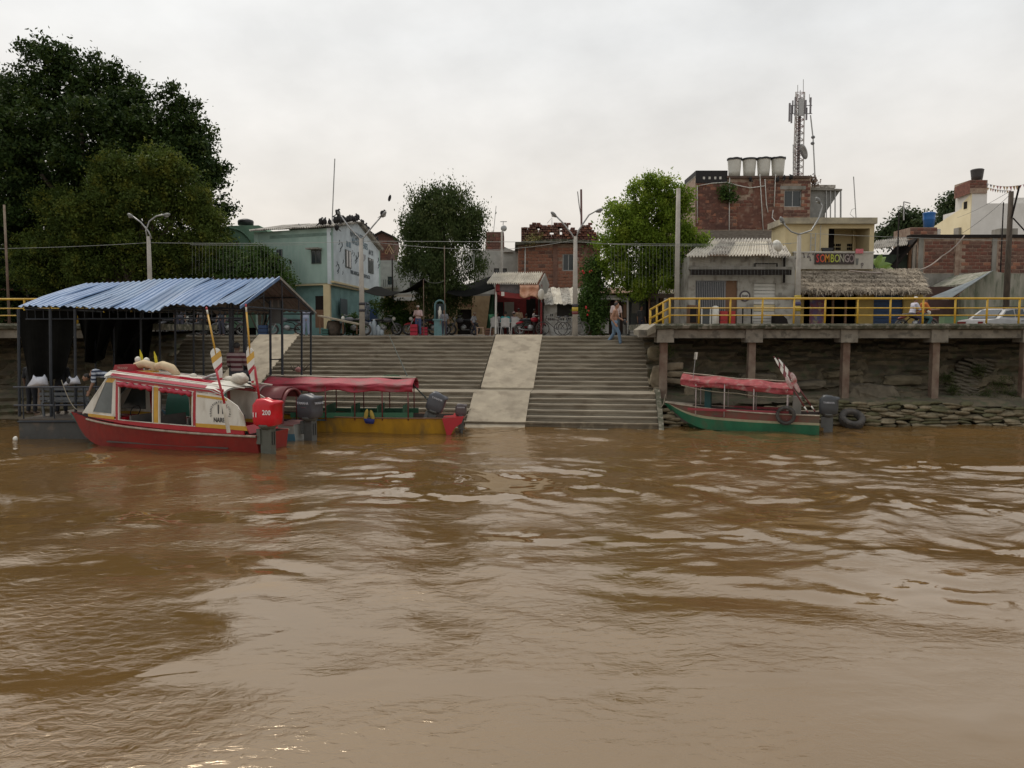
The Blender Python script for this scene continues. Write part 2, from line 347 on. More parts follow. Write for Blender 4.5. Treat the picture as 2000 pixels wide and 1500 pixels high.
def corr(root, a0, a1, b0, b1, n, waves, amp, m, name='roof_sheet', thick=.012, wob=.0, drop=.0):
    """corrugated sheets from edge a0-a1 (eave) to b0-b1 (ridge); ridges run from eave to ridge"""
    a0, a1, b0, b1 = map(Vector, (a0, a1, b0, b1)); nrm = (a1 - a0).cross(b0 - a0).normalized()
    if nrm.z < 0: nrm = -nrm
    for k in range(n):
        t0, t1 = k / n, (k + 1) / n; lift = nrm * (.012 * (k % 2)); sh = random.uniform(-drop, drop); tw = random.uniform(-wob, wob)
        def fn(s, t):
            q = t0 + (t1 - t0) * min(1, s * 1.03) if k < n - 1 else t0 + (t1 - t0) * s
            e0 = a0.lerp(a1, q); e1 = b0.lerp(b1, q); e0 = e0 + (e0 - e1) * sh
            p = e0.lerp(e1, t)
            return p + lift + nrm * (amp * math.cos(2 * math.pi * waves * s) + tw * (1 - t) * math.sin(3 * s) + wob * .6 * math.sin(4 * t + k))
        MB().grid(fn, waves * 6, 3, thick=-nrm * thick).build(name, m if not isinstance(m, list) else random.choice(m), root, smooth=False)
# ============================================================ SETTING
# ---- river
def fbm(x, y, seed, octs=4):
    """smooth value noise in numpy"""
    r_ = np.random.default_rng(seed); tot = np.zeros_like(x); amp = 1.0; f = 1.0
    for _ in range(octs):
        T = r_.random((256, 256)); xs = x * f; ys = y * f; xi = np.floor(xs).astype(int); yi = np.floor(ys).astype(int)
        fx = xs - xi; fy = ys - yi; fx = fx * fx * fx * (fx * (6 * fx - 15) + 10); fy = fy * fy * fy * (fy * (6 * fy - 15) + 10)
        a = T[xi % 256, yi % 256]; b = T[(xi + 1) % 256, yi % 256]; c = T[xi % 256, (yi + 1) % 256]; d = T[(xi + 1) % 256, (yi + 1) % 256]
        tot += amp * ((a * (1 - fx) + b * fx) * (1 - fy) + (c * (1 - fx) + d * fx) * fy - .5); amp *= .5; f *= 2.03
    return tot
xs = np.concatenate([[-1500, -400, -120, -60], np.arange(-30, 30.01, .085), [60, 120, 400, 1500]])
ys = np.concatenate([[-1500, -300, -60, -10], np.arange(2.0, 30.01, .085), [34]])
X, Y_ = np.meshgrid(xs, ys, indexing='ij')
wx = X + 1.5 * fbm(X * .22, Y_ * .3, 1, 3); wy = Y_ + 1.2 * fbm(X * .25 + 9, Y_ * .28, 2, 3)
near = np.clip((Y_ - 6.5) / 5.5, 0, 1); near = near * near * (3 - 2 * near)
patch = np.clip(.55 + 1.2 * fbm(X * .13 + 3, Y_ * .17, 5, 3), .15, 1.3)
calm = np.clip((Y_ - 5.0) / 7.5, 0, 1); calm = calm * calm * (3 - 2 * calm); g2_ = np.clip(.5 + 2.2 * fbm(X * .16 + 11, Y_ * .20 + 5, 12, 3), 0, 1)
Z = .105 * fbm(wx * .42, wy * .52, 3, 2) * (.35 + .65 * calm)
Z += .060 * fbm(wx * .95 + wy * .3, wy * 1.25, 4, 3) * (.10 + .95 * calm) * (.45 + .7 * g2_)
Z += .022 * fbm(wx * 2.5, wy * 3.0 + wx * .8, 6, 3) * (.05 + .5 * calm + .75 * calm * g2_)
rid = 1 - np.abs(fbm(wx * .7 - wy * .5, wy * 1.1, 8, 3)) * 3.4
Z += .016 * np.clip(rid, 0, 1) ** 4 * (.35 + .65 * calm)
inn = ((np.abs(X) < 29.9) & (Y_ > 2.1) & (Y_ < 29.9)); Z *= np.where(inn, 1, 0)
nx, ny = X.shape
me = bpy.data.meshes.new('river_water'); me.vertices.add(nx * ny)
me.vertices.foreach_set('co', np.stack([X, Y_, Z], -1).reshape(-1))
idx = np.arange(nx * ny).reshape(nx, ny)
q = np.stack([idx[:-1, :-1], idx[1:, :-1], idx[1:, 1:], idx[:-1, 1:]], -1).reshape(-1, 4)
me.loops.add(q.size); me.loops.foreach_set('vertex_index', q.reshape(-1)); me.polygons.add(len(q))
me.polygons.foreach_set('loop_start', np.arange(len(q)) * 4); me.polygons.foreach_set('loop_total', np.full(len(q), 4)); me.polygons.foreach_set('use_smooth', np.ones(len(q), bool))
me.update(calc_edges=True)
wm = bpy.data.materials.new('silty_river_water'); wm.use_nodes = True; t = wm.node_tree; b = t.nodes['Principled BSDF']
b.inputs['Roughness'].default_value = .02; b.inputs['IOR'].default_value = 2.3; b.inputs['Specular IOR Level'].default_value = .5; b.inputs['Specular Tint'].default_value = (1, .84, .64, 1)
tcn = t.nodes.new('ShaderNodeTexCoord'); 
def nmap(scale, s, det=5, rough=.6):
    m_ = t.nodes.new('ShaderNodeMapping'); m_.inputs['Scale'].default_value = scale; t.links.new(tcn.outputs['Object'], m_.inputs[0])
    n_ = t.nodes.new('ShaderNodeTexNoise'); n_.inputs['Scale'].default_value = s; n_.inputs['Detail'].default_value = det; n_.inputs['Roughness'].default_value = rough
    n_.inputs['Distortion'].default_value = .6
    t.links.new(m_.outputs[0], n_.inputs['Vector']); return n_.outputs['Fac']
r1 = t.nodes.new('ShaderNodeMapRange'); r1.inputs[1].default_value = .35; r1.inputs[2].default_value = .65; t.links.new(nmap((.25, .5, 1), .5), r1.inputs[0])
c1 = t.nodes.new('ShaderNodeMixRGB'); c1.inputs[1].default_value = (.140, .079, .028, 1); c1.inputs[2].default_value = (.118, .069, .026, 1); t.links.new(r1.outputs[0], c1.inputs[0])
t.links.new(c1.outputs[0], b.inputs['Base Color'])
# fine ripples; the gusts (patches of ripple) come from a slow noise
gust = t.nodes.new('ShaderNodeMapRange'); gust.inputs[1].default_value = .40; gust.inputs[2].default_value = .60; gust.inputs[3].default_value = .03; gust.inputs[4].default_value = 1; t.links.new(nmap((.18, .5, 1), .7, 4), gust.inputs[0])
mul = t.nodes.new('ShaderNodeMath'); mul.operation = 'MULTIPLY'; t.links.new(nmap((1, 1.6, 1), 5.5, 6, .55), mul.inputs[0]); t.links.new(gust.outputs[0], mul.inputs[1])
bp = t.nodes.new('ShaderNodeBump'); bp.inputs['Strength'].default_value = .8; bp.inputs['Distance'].default_value = .020; t.links.new(mul.outputs[0], bp.inputs['Height'])
t.links.new(bp.outputs[0], b.inputs['Normal'])
me.materials.append(wm)
river = bpy.data.objects.new('river_water', me); COL.objects.link(river); river['kind'] = 'structure'

# ---- ground behind the quay
groundm = mat('plaza_paving', (.30, .27, .23), .95, c2=(.2, .18, .15), sc_=.8)
S0 = Vector((0, 25.3, 0)); SA = -R(6.84); sx_ = Vector((math.cos(SA), math.sin(SA), 0)); sy_ = Vector((-math.sin(SA), math.cos(SA), 0))
def S(x, y, z=0): return S0 + sx_ * x + sy_ * y + Vector((0, 0, z))
g = MB(); pz = 2.95
a, b_ = S(-60, 7.0, pz), S(60, 7.0, pz)
g.add([(-1500, a.y + 1500 * .12 - 7, pz), (-1500, 1500, pz), (1500, 1500, pz), (1500, b_.y, pz), tuple(b_), tuple(a)], [(0, 5, 4, 3, 2, 1)])
g.add([tuple(a), tuple(b_), (b_.x, b_.y, -1), (a.x, a.y, -1)], [(0, 1, 2, 3)])
g.build('plaza_ground', groundm)['kind'] = 'structure'

# ---- stairs: every step its own piece
wetstep = mat('wet_step_concrete', (.17, .135, .09), .6, c2=(.10, .08, .05), sc_=1.3, fac=.5, bump=.5, bsc=25, c3=(.22, .18, .12), sc3=5)
stairs = bpy.data.objects.new('river_stairs', None); COL.objects.link(stairs); stairs.location = S0; stairs.rotation_euler = (0, 0, SA); stairs['kind'] = 'structure'
XL, XR2a, XR2b, XR1a, XR1b, XE = -16.4, -12.0, -10.15, -1.56, .44, 4.78
steps_def = []       # (y0, z)
for k in range(-3, 6): steps_def.append((.33 * k, .17 * (k + 1), .33))
steps_def[-1] = (.33 * 5, 1.02, 1.35)
y0 = .33 * 5 + 1.35
for k in range(13): steps_def.append((y0 + .31 * k, 1.02 + .1485 * (k + 1), .31))
for yk, zk, run in steps_def:
    for xa, xb in ((XL, XR2a), (XR2a, XR2b), (XR2b, -6.2), (-6.2, XR1a), (XR1a, XR1b), (XR1b, XE)):
        if (xa, xb) in ((XR2a, XR2b), (XR1a, XR1b)) and zk > .3 and run < 1: continue
        dz = random.uniform(-.006, .006); dy = random.uniform(-.01, .01); b = MB(); n = max(2, int((xb - xa) / .5))
        top = []; 
        lip = .035
        for i in range(n + 1):
            x = xa + .004 + (xb - xa - .008) * i / n; j1 = random.uniform(-.016, .016) + (.03 if random.random() < .06 else 0); j2 = random.uniform(-.010, .008)
            top.append([(x, yk + dy + j1 - lip, zk + dz + j2), (x, yk + run + .02, zk + dz + j2 * .3), (x, yk + dy + j1 - lip, zk + dz - .055 + j2), (x, yk + dy + .01, zk + dz - .06), (x, yk + dy + .01, zk - .26)])
        vs_ = [p for col in top for p in col]; fs = []
        for i in range(n):
            A, B = i * 5, (i + 1) * 5
            fs += [(A, B, B + 1, A + 1), (A + 2, B + 2, B, A), (A + 3, B + 3, B + 2, A + 2), (A + 4, B + 4, B + 3, A + 3)]
        fs += [(0, 1, 4, 3, 2), (n * 5 + 2, n * 5 + 3, n * 5 + 4, n * 5 + 1, n * 5)]
        b.add(vs_, fs); b.build('step', wetstep if zk < .3 else stepcon, stairs)
# body below the steps and cheek wall on the right
b = MB()
prof = [(-1.0, -.9), (0, -.25), (1.65, .72), (3.0, .75), (7.1, 2.68), (7.1, -1), (-1.0, -1)]
b.prism([(XL, y, z) for y, z in prof], (XE - XL, 0, 0)); b.build('stair_body', concrete, stairs)
b = MB(); b.prism([(XE + .0, y, z) for y, z in [(-.9, -.9), (-.3, .0), (.1, .30), (1.6, 1.12), (3.0, 1.16), (7.1, 3.02), (7.3, 3.02), (7.3, -1), (-.9, -1)]], (.16, 0, 0)); b.build('cheek_wall', mossy, stairs)
# ramps
def ramp(xa, xb, ya, za, yb, zb, kx=0):
    n = 8
    def fn(s, t_):
        x = xa + (xb - xa) * s + kx * t_; return (x, ya + (yb - ya) * t_, za + (zb - za) * t_ + random.uniform(-.006, .006))
    MB().grid(fn, 6, n, thick=(0, 0, -.14)).build('ramp_slab', rampcon, stairs)
ramp(XR1a, XR1b, -.75, -.30, 1.72, 1.075); ramp(XR1a + .04, XR1b, 2.95, 1.09, 7.0, 3.02)
ramp(XR2a, XR2b, -.75, -.30, 1.72, 1.075); ramp(XR2a, XR2b, 2.95, 1.09, 7.0, 3.02)
# edge curb on top
MB().box(XL, 7.0, pz - .2, XE, 7.25, pz + .012).build('edge_curb', stepcon, stairs)

# ---- promenade deck on posts, right
DY = 26.5; DZ = 3.43
def promenade(x0, x1, name, label, posts, front, side=None):
    root = wthing(name, label, 'promenade', (x0, front, DZ))
    root['kind'] = 'thing'
    b = MB(); n = int(abs(x1 - x0) / .22); tw = []
    for i in range(n + 1):
        x = x0 + (x1 - x0) * i / n; j = random.uniform(-.03, .03); j2 = random.uniform(-.02, .02)
        tw.append([(x, front + 6.2, DZ), (x, front + j * .3, DZ + j2 * .5), (x, front - .08 + j, DZ - .07), (x, front - .05 + j, DZ - .17 + j2), (x, front + .1, DZ - .22), (x, front + 6.2, DZ - .22)])
    vs_ = [p for c in tw for p in c]; fs = [(i * 6 + k, (i + 1) * 6 + k, (i + 1) * 6 + k + 1, i * 6 + k + 1) for i in range(n) for k in range(5)]
    fs += [tuple(range(6)), tuple(n * 6 + k for k in range(5, -1, -1))]
    b.add(vs_, fs); b.build('deck_slab', mossy, root)
    px = sorted(posts)
    for i, x in enumerate(px):
        MB().box(x - .28, front + .05, 2.78, x + .3, front + .62, DZ - .2).build('capital', beamcon, root)
        MB().box(x - .12, front + .22, -.4, x + .12, front + .46, 2.79).build('post', rustpost, root)
        if i: MB().box(px[i - 1] + .3, front + .14, 2.93, x - .28, front + .4, DZ - .205).build('beam', beamcon, root)
    MB().box(px[0] - .9, front + .16, 2.96, px[0] - .285, front + .38, DZ - .21).build('beam', beamcon, root)
    return root
pr_posts = [PX(u, 26.9, 700) for u in (1295, 1466, 1649, 1823, 1999)] + [PX(1999, 26.9, 700) + 3.15, PX(1999, 26.9, 700) + 6.3]
x_r0 = PX(1281, DY, 640)
promR = promenade(x_r0, 26, 'promenade_deck', 'mossy concrete promenade deck carried on stained posts to the right of the stairs', pr_posts, DY)
# end bracket of the deck, broken concrete lip towards the stairs
b = MB(); b.prism([(x_r0, DY - .06, DZ), (x_r0 - .3, DY + .0, DZ - .22), (x_r0 - .28, DY, DZ - .42), (x_r0, DY, DZ - .3)], (0, 3.0, 0)); b.build('end_lip', concrete, promR)
pl_posts = [PX(u, 27.4, 700) for u in (-330, -130, 75, 272)]
promL = promenade(-40, PX(292, 27, 640), 'promenade_deck', 'shaded concrete promenade deck to the left behind the blue canopy', pl_posts, 27.0)

def railing(xs_, y, label, z0=DZ, rz_=(4.285, 3.965, 3.715), end=None):
    root = wthing('yellow_railing', label, 'railing', (xs_[0], y, z0), 'yellow railings along the promenade')
    xa, xb = xs_[0], xs_[-1]
    MB().tube([(xa, y, rz_[0]), ((xa + xb) / 2, y, rz_[0] + .008), (xb, y, rz_[0])], .036, 8).build('top_rail', yellow, root, True)
    for z in rz_[1:]:
        MB().tube([(xa, y, z), (xb, y, z)], .021, 6).build('rail', yellow, root, True)
    for x in xs_:
        MB().tube([(x, y, z0 - .02), (x + random.uniform(-.02, .02), y, rz_[0])], .034, 8).build('post', yellow, root, True)
    if end:
        for za, zb in end[1]:
            MB().tube([(xa, y, za), (end[0][0], end[0][1], zb)], .036, 6).build('end_rail', yellow, root, True)
        for t_ in (0, .33, .66, 1):
            p = Vector((xa, y, 0)).lerp(Vector((end[0][0], end[0][1], 0)), t_)
            MB().tube([(p.x, p.y, z0 - .3 * t_ - .15), (p.x, p.y, end[1][0][0] + (end[1][0][1] - end[1][0][0]) * t_)], .036, 6).build('post', yellow, root, True)
    return root
rx = [PX(u, DY, 610) for u in (1309, 1366, 1427, 1490, 1552, 1613, 1677, 1741, 1805, 1868, 1930, 1993)]; rx += [rx[-1] + 1.12 * k for k in range(1, 7)]
railing(rx, DY + .08, 'yellow three bar railing along the right hand promenade above the green boat', end=((rx[0] - .52, DY + .9), ((4.285, 3.93), (3.965, 3.62), (3.715, 3.36))))
lx = [PX(u, 27, 610) for u in (148, 96, 44, -8, -60)][::-1]; lx = [lx[0] - 1.0 * k for k in range(12, 0, -1)] + lx + [lx[-1] + .95, lx[-1] + 1.9]
railing(lx, 27.1, 'yellow railing of the left promenade seen past the blue roof')

leafm = {}
def leafmat(name, c, c2, c3, tr=.3): return mat(name, c, .6, c2=c2, sc_=.55, fac=.5, c3=c3, sc3=1.6, trans=tr, spec=.12)
lm_dark = leafmat('dark_leaves', (.036, .064, .014), (.020, .038, .011), (.062, .090, .018), .2)
lm_olive = leafmat('olive_leaves', (.095, .130, .024), (.052, .080, .018), (.17, .18, .03), .32)
lm_mid = leafmat('willow_leaves', (.070, .098, .030), (.042, .066, .022), (.115, .140, .05), .3)
lm_bright = leafmat('bright_leaves', (.185, .265, .030), (.115, .185, .022), (.29, .36, .05), .5)
lm_bush = leafmat('bush_leaves', (.06, .11, .022), (.04, .075, .02), (.10, .15, .035), .25)
lm_far = leafmat('far_leaves', (.05, .075, .028), (.035, .055, .024), (.07, .09, .035), .2)
def leaves(blobs, n, size, m, root, name='crown', twig=30, spread=.24, droop=0.0, shell_=.55, aspect=.5, seed=1, kind=None, tufts=0, core=.93):
    r_ = np.random.default_rng(seed); cs = np.array([b_[0] for b_ in blobs], float); rr = np.array([b_[1] for b_ in blobs], float)
    if rr.ndim == 1: rr = np.stack([rr, rr, rr], 1)
    wgt = (rr.prod(1) ** (2 / 3)); wgt /= wgt.sum(); nt_ = n // twig
    if tufts:
        ex, er = [], []
        for c_, q_ in zip(cs, rr):
            for _k in range(tufts):
                dd = r_.normal(size=3); dd /= np.linalg.norm(dd); ex.append(c_ + dd * q_ * r_.uniform(.85, 1.12)); er.append(q_ * r_.uniform(.16, .36))
        cs = np.concatenate([cs, np.array(ex)]); rr = np.concatenate([rr * core, np.array(er)]); wgt = (rr.prod(1) ** (2 / 3)); wgt[-len(ex):] *= 1.5; wgt /= wgt.sum()
    bi = r_.choice(len(cs), nt_, p=wgt); d = r_.normal(size=(nt_, 3)); d /= np.linalg.norm(d, axis=1)[:, None]
    rad = (shell_ + (1.08 - shell_) * r_.random(nt_) ** .8); tw = cs[bi] + d * rr[bi] * rad[:, None]
    scl = spread * (.6 + .9 * r_.random(nt_))
    L = np.repeat(tw, twig, 0) + r_.normal(size=(nt_ * twig, 3)) * np.repeat(scl, twig)[:, None] * np.array([1, 1, .8 + droop])
    M_ = len(L); ax = r_.normal(size=(M_, 3)) + np.array([0, 0, -droop * 3]); ax /= np.linalg.norm(ax, axis=1)[:, None]
    nr = r_.normal(size=(M_, 3)) + np.array([0, 0, 1.0]); sd_ = np.cross(ax, nr); sd_ /= np.linalg.norm(sd_, axis=1)[:, None] + 1e-9
    s = size * (.6 + .8 * r_.random(M_))[:, None]
    V = np.stack([L - ax * s, L - ax * s * .1 + sd_ * s * aspect, L + ax * s, L - ax * s * .1 - sd_ * s * aspect], 1).reshape(-1, 3)
    if root is not None and OFF.get(root.name) is not None: V = V - np.array(OFF[root.name])
    me = bpy.data.meshes.new(name); me.vertices.add(len(V)); me.vertices.foreach_set('co', V.reshape(-1))
    me.loops.add(len(V)); me.loops.foreach_set('vertex_index', np.arange(len(V))); me.polygons.add(M_)
    me.polygons.foreach_set('loop_start', np.arange(M_) * 4); me.polygons.foreach_set('loop_total', np.full(M_, 4)); me.update(calc_edges=True); me.materials.append(m)
    o = bpy.data.objects.new(name, me); COL.objects.link(o)
    if root is not None: o.parent = root
    if kind: o['kind'] = kind
    return o
lm_bank = leafmat('bank_grass_leaves', (.055, .075, .02), (.035, .05, .015), (.10, .10, .04), .2)
# ---- bank under the decks
def bank(x0, x1, yf, seed, name):
    nx_, ny_ = int((x1 - x0) / .12), 44
    prof = [(0, -.6), (.05, .15), (.2, .75), (1.2, .95), (1.7, 1.25), (2.2, 2.0), (2.6, 2.5), (3.2, 3.0), (5.5, 3.16)]
    def fn(s, t_):
        k = t_ * (len(prof) - 1); i = min(int(k), len(prof) - 2); f = k - i
        y = prof[i][0] * (1 - f) + prof[i + 1][0] * f; z = prof[i][1] * (1 - f) + prof[i + 1][1] * f; x = x0 + (x1 - x0) * s
        n1 = noise.fractal(Vector((x * .5, z * 2.2, seed)), 1, 2, 4); n2 = noise.noise(Vector((x * .8, z * 5, seed + 9)))
        lay = (math.floor(z * 7 + n1 * 1.6 + .4 * math.sin(x * .9)) % 2) * .17 + (math.floor(x * 1.1 + math.floor(z * 7) * .5 + n2) % 2) * .05
        return (x, yf + y + n1 * .35 + n2 * .12 + lay, z + n1 * .06)
    MB().grid(fn, nx_, ny_).build(name, earth)['kind'] = 'structure'
bank(4.95, 27, 25.95, 3, 'river_bank'); bank(-42, -12.9, 27.0, 7, 'river_bank')
# sandbags stacked at the water
bagmesh = []
for m_ in bagm:
    for k in range(3):
        b = MB()
        def fn(s, t_, k=k):
            a = 2 * math.pi * t_; c = math.sin(math.pi * min(max(s, .02), .98)) ** .35
            j = 1 + .16 * noise.noise(Vector((s * 5, t_ * 6, k * 7)))
            return ((s - .5) * .56, math.cos(a) * .17 * c * j, math.sin(a) * .075 * c * j)
        b.grid(fn, 8, 10); bagmesh.append(b.mesh('sandbag', m_, True))
wall = wthing('sandbag_wall', 'low wall of stacked tan sandbags at the water under the promenade', 'sandbag wall', (11, 25.7, 0)); nb = 0
for row in range(9):
    z = -.06 + row * .100; x = 5.2 + (row % 2) * .26; y = 25.55 + row * .045
    while x < 17.3 and nb < 296:
        if row > 6 and (x < 9.5 or x > 16.2 - (row - 6) * .3): x += .5; continue
        o = inst('sandbag', random.choice(bagmesh), wall, (x, y + random.uniform(-.09, .09), z + random.uniform(-.03, .03) + .04 * math.sin(x * .8)), (random.uniform(-.3, .3), random.uniform(-.14, .14), random.uniform(-.3, .3)), (random.uniform(.75, 1.35), 1, random.uniform(.65, 1.1)))
        nb += 1; x += random.uniform(.47, .56)
wall2 = wthing('sandbag_pile', 'steep pile of grey sandbags sagging down the bank near the right end', 'sandbag pile', (15.8, 28, 1))
greybag = mat('sandbag_grey', (.15, .13, .095), .95, c2=(.10, .085, .06), sc_=5, bump=.6, bsc=14)
gb = bagmesh[0].copy(); gb.materials[0] = greybag
for row in range(11):
    for k in range(3):
        p = P(1868 + row * 4.2 + k * 21 + random.uniform(-4, 4), 772 - row * 6.8, 0 + 27.5 + .08 * row); inst('sandbag', gb, wall2, (p.x - .35, p.y, p.z), (random.uniform(-.1, .1), .22, random.uniform(-.15, .15)), (1, 1.4, 1))
# slabs of hardened bags and rocks on the bank
rockm = mat('pale_bank_stone', (.26, .21, .14), .95, c2=(.15, .12, .08), sc_=2.5, bump=.6, bsc=10)
def rock(u, v, Yd, wpx, hpx, m_, flat=.6, seed=0):
    p = P(u, v, Yd); k = Yd / FPX; b = MB()
    b.ell((0, 0, 0), (1, 1, 1), 18, 12); Mr = Matrix.Rotation(random.uniform(-.12, .12), 3, 'Y'); sg_ = lambda q_: math.copysign(abs(q_) ** .5, q_)
    b.v = [tuple(p + Mr @ Vector((sg_(x) * wpx * k / 2, sg_(y) * wpx * k * flat / 2, sg_(z) * hpx * k / 2))) for x, y, z in b.v]
    b.v = [tuple(Vector(q_) + (Vector(q_) - p) * (.30 * noise.noise(Vector(q_) * 1.7 + Vector((seed, 0, 0))) + .22 * noise.noise(Vector(q_) * 4.5 + Vector((0, 0, seed))) + .07 * noise.noise(Vector(q_) * 13))) for q_ in b.v]
    return b
bsm = [mat('bank_stone_%s' % n, c, .95, c2=c2, sc_=2.5, bump=.6, bsc=10) for n, c, c2 in (('brown', (.17, .14, .088), (.09, .075, .045)), ('grey', (.155, .13, .09), (.085, .07, .048)))]
rk = wthing('bank_rocks', 'rough slabs and boulders bedded in the bank under the promenade', 'rocks', (9, 27.5, 1))
k = 0
for u, v, Yd, w_, h_, mi in ((1283, 735, 27.4, 26, 44, 1), (1316, 716, 27.5, 34, 14, 1), (1320, 731, 27.5, 44, 12, 1), (1322, 745, 27.4, 44, 12, 1), (1286, 768, 27.2, 22, 30, 1), (1346, 770, 27.2, 22, 36, 1), (1280, 690, 27.4, 30, 30, 0),
                            (1700, 768, 27.3, 90, 34, 0), (1750, 742, 27.9, 80, 20, 0), (1560, 752, 27.8, 90, 16, 0), (1480, 735, 28.1, 80, 14, 0), (1640, 728, 28.3, 90, 14, 0), (1940, 740, 27.9, 70, 20, 0)):
    k += 1; rock(u, v, Yd, w_, h_, None, seed=k).build('bank_stone', rockm if mi else random.choice(bsm), rk, False)
for k_, (u, v, Yd, w_) in enumerate(((1852, 742, 27.3, 12), (1890, 790, 26.9, 14), (1925, 780, 27, 20), (1955, 760, 27.2, 26), (1975, 785, 26.9, 20), (1912, 730, 27.6, 18), (1862, 765, 27, 12), (1420, 752, 27.2, 12), (1468, 700, 28, 14), (1745, 790, 26.8, 14), (1302, 690, 27, 16))):
    kk = Yd / FPX; root_ = wthing('bank_weeds', ['small weed clump on the bank below the second bracket from the right', 'low grass tuft right of the grey sandbag pile foot', 'grass clump spreading low near the right end of the bank', 'tallest grass clump on the bank near the right edge', 'grass at the foot of the last post on the right', 'thin grass high on the bank near the sandbag pile', 'pale weed beside the lower grey sandbags', 'weed seen between the canopy posts of the green boat', 'dark weed hanging high beside the second post', 'weed on top of the tan sandbag wall', 'moss tuft by the leftmost post'][k_], 'weeds', P(u, v, Yd), 'weed clumps on the bank')
    leaves([(P(u, v - w_ * .3, Yd), (w_ * kk * .8, w_ * kk * .5, w_ * kk * .8))], 420, .06, lm_bank, root_, name='blades', twig=14, spread=.10, shell_=.1, aspect=.14, seed=40 + k_)
# half sunk tyre beside the sandbags
def tyre(parent_label, loc, rot, Ro=.34, name='old_tyre', group=None, parent=None):
    if parent is None:
        root = thing(name, parent_label, 'tyre', loc, 0, group); root.rotation_euler = rot
    else:
        root = bpy.data.objects.new(name, None); COL.objects.link(root); root.parent = parent; root.location = loc; root.rotation_euler = rot
    b = MB(); prof = []; thin_ = .7 if parent is not None else 1
    for k in range(14):
        a = 2 * math.pi * k / 14; prof.append((.345 - .08 * thin_ + .085 * thin_ * math.copysign(abs(math.cos(a)) ** .6, math.cos(a)), .12 * math.copysign(abs(math.sin(a)) ** .7, math.sin(a))))
    prof = [(r_ * Ro / .345, z * Ro / .345) for r_, z in prof]
    n = 28; vs_ = [(r_ * math.cos(2 * math.pi * j / n), r_ * math.sin(2 * math.pi * j / n), z) for j in range(n) for r_, z in prof]
    b.add(vs_, [(j * 14 + k, ((j + 1) % n) * 14 + k, ((j + 1) % n) * 14 + (k + 1) % 14, j * 14 + (k + 1) % 14) for j in range(n) for k in range(14)])
    b.build('tyre_wall', rubber, root, True)
    c = MB()
    for j in range(24):
        a = 2 * math.pi * j / 24; c.obox((Ro * 1.0 * math.cos(a), Ro * 1.0 * math.sin(a), 0), (.02, .05, .17 * Ro / .345), Matrix.Rotation(a, 3, 'Z'))
    c.build('tread', rubber, root)
    return root
p = P(1664, 818, 25.35)
tyre('big worn truck tyre half sunk in the river beside the sandbags', (p.x, p.y, .27), (R(38), R(-4), 0), .40)

# ============================================================ TREES
def limb(b, p0, p1, r0, r1, wob=.25, n=6):
    p0 = Vector(p0); p1 = Vector(p1); pts = []; s = random.random() * 50; L = (p1 - p0).length
    for i in range(n + 1):
        t_ = i / n; q_ = p0.lerp(p1, t_); k = math.sin(math.pi * t_) * wob * L * .3
        pts.append(q_ + Vector((noise.noise(Vector((t_ * 3, s, 0))), noise.noise(Vector((0, t_ * 3, s))), .3 * t_ * (1 - t_))) * k)
    b.tube(pts, [r0 + (r1 - r0) * i / n for i in range(n + 1)], 8)
def pxblob(u, v, r_, Yd, rz_=None, ry=None):
    k = Yd / FPX; c = P(u, v, Yd); return (c, (r_ * k, (ry or r_) * k, (rz_ or r_) * k))
def tree(label, base, tr, blobs, n, size, lm, group=None, limbs=5, name='tree', seed=1, bm=barkm, fork=.35, **kw):
    root = wthing(name, label, 'tree', base, group); base = Vector(base); b = MB()
    top = sum((Vector(x[0]) for x in blobs), Vector()) / len(blobs); fk = base.lerp(top, fork)
    limb(b, base - Vector((0, 0, .1)), fk, tr, tr * .75, .2)
    sel = sorted(blobs, key=lambda x: -max(x[1]))[:limbs]
    for c, r_ in sel: limb(b, fk, c, tr * .5, tr * .12, .5)
    b.build('trunk', bm, root, True); leaves(blobs, n, size, lm, root, seed=seed, **kw); return root

# great dark tree, far left
bl = [pxblob(*a) for a in ((60, 240, 92, 42), (140, 170, 62, 42), (90, 130, 38, 42), (205, 190, 58, 42), (235, 240, 60, 41), (-20, 260, 90, 42), (20, 185, 42, 42), (160, 260, 90, 40), (80, 340, 110, 40), (-40, 400, 110, 41),
      (340, 230, 42, 42), (355, 200, 28, 42), (372, 260, 34, 42), (330, 290, 60, 41), (385, 320, 36, 42), (400, 350, 34, 41), (290, 300, 70, 41), (240, 330, 90, 41), (410, 400, 34, 41), (415, 450, 32, 41), (405, 500, 36, 41), (250, 470, 90, 42), (360, 440, 60, 42), (60, 460, 100, 42), (150, 480, 100, 43), (-60, 300, 100, 44), (10, 540, 60, 44), (300, 540, 70, 44), (78, 92, 14, 42), (118, 108, 26, 42), (178, 128, 24, 42), (222, 150, 24, 42), (262, 200, 22, 42), (44, 140, 16, 42), (326, 180, 18, 42), (400, 262, 18, 42), (428, 330, 14, 41))]
tree('huge dark spreading tree filling the upper left behind the blue roof', (-22.5, 43, pz), .65, bl, 190000, .105, lm_dark, limbs=14, seed=3, twig=70, spread=.24, shell_=.55, fork=.22, tufts=8, core=.84)
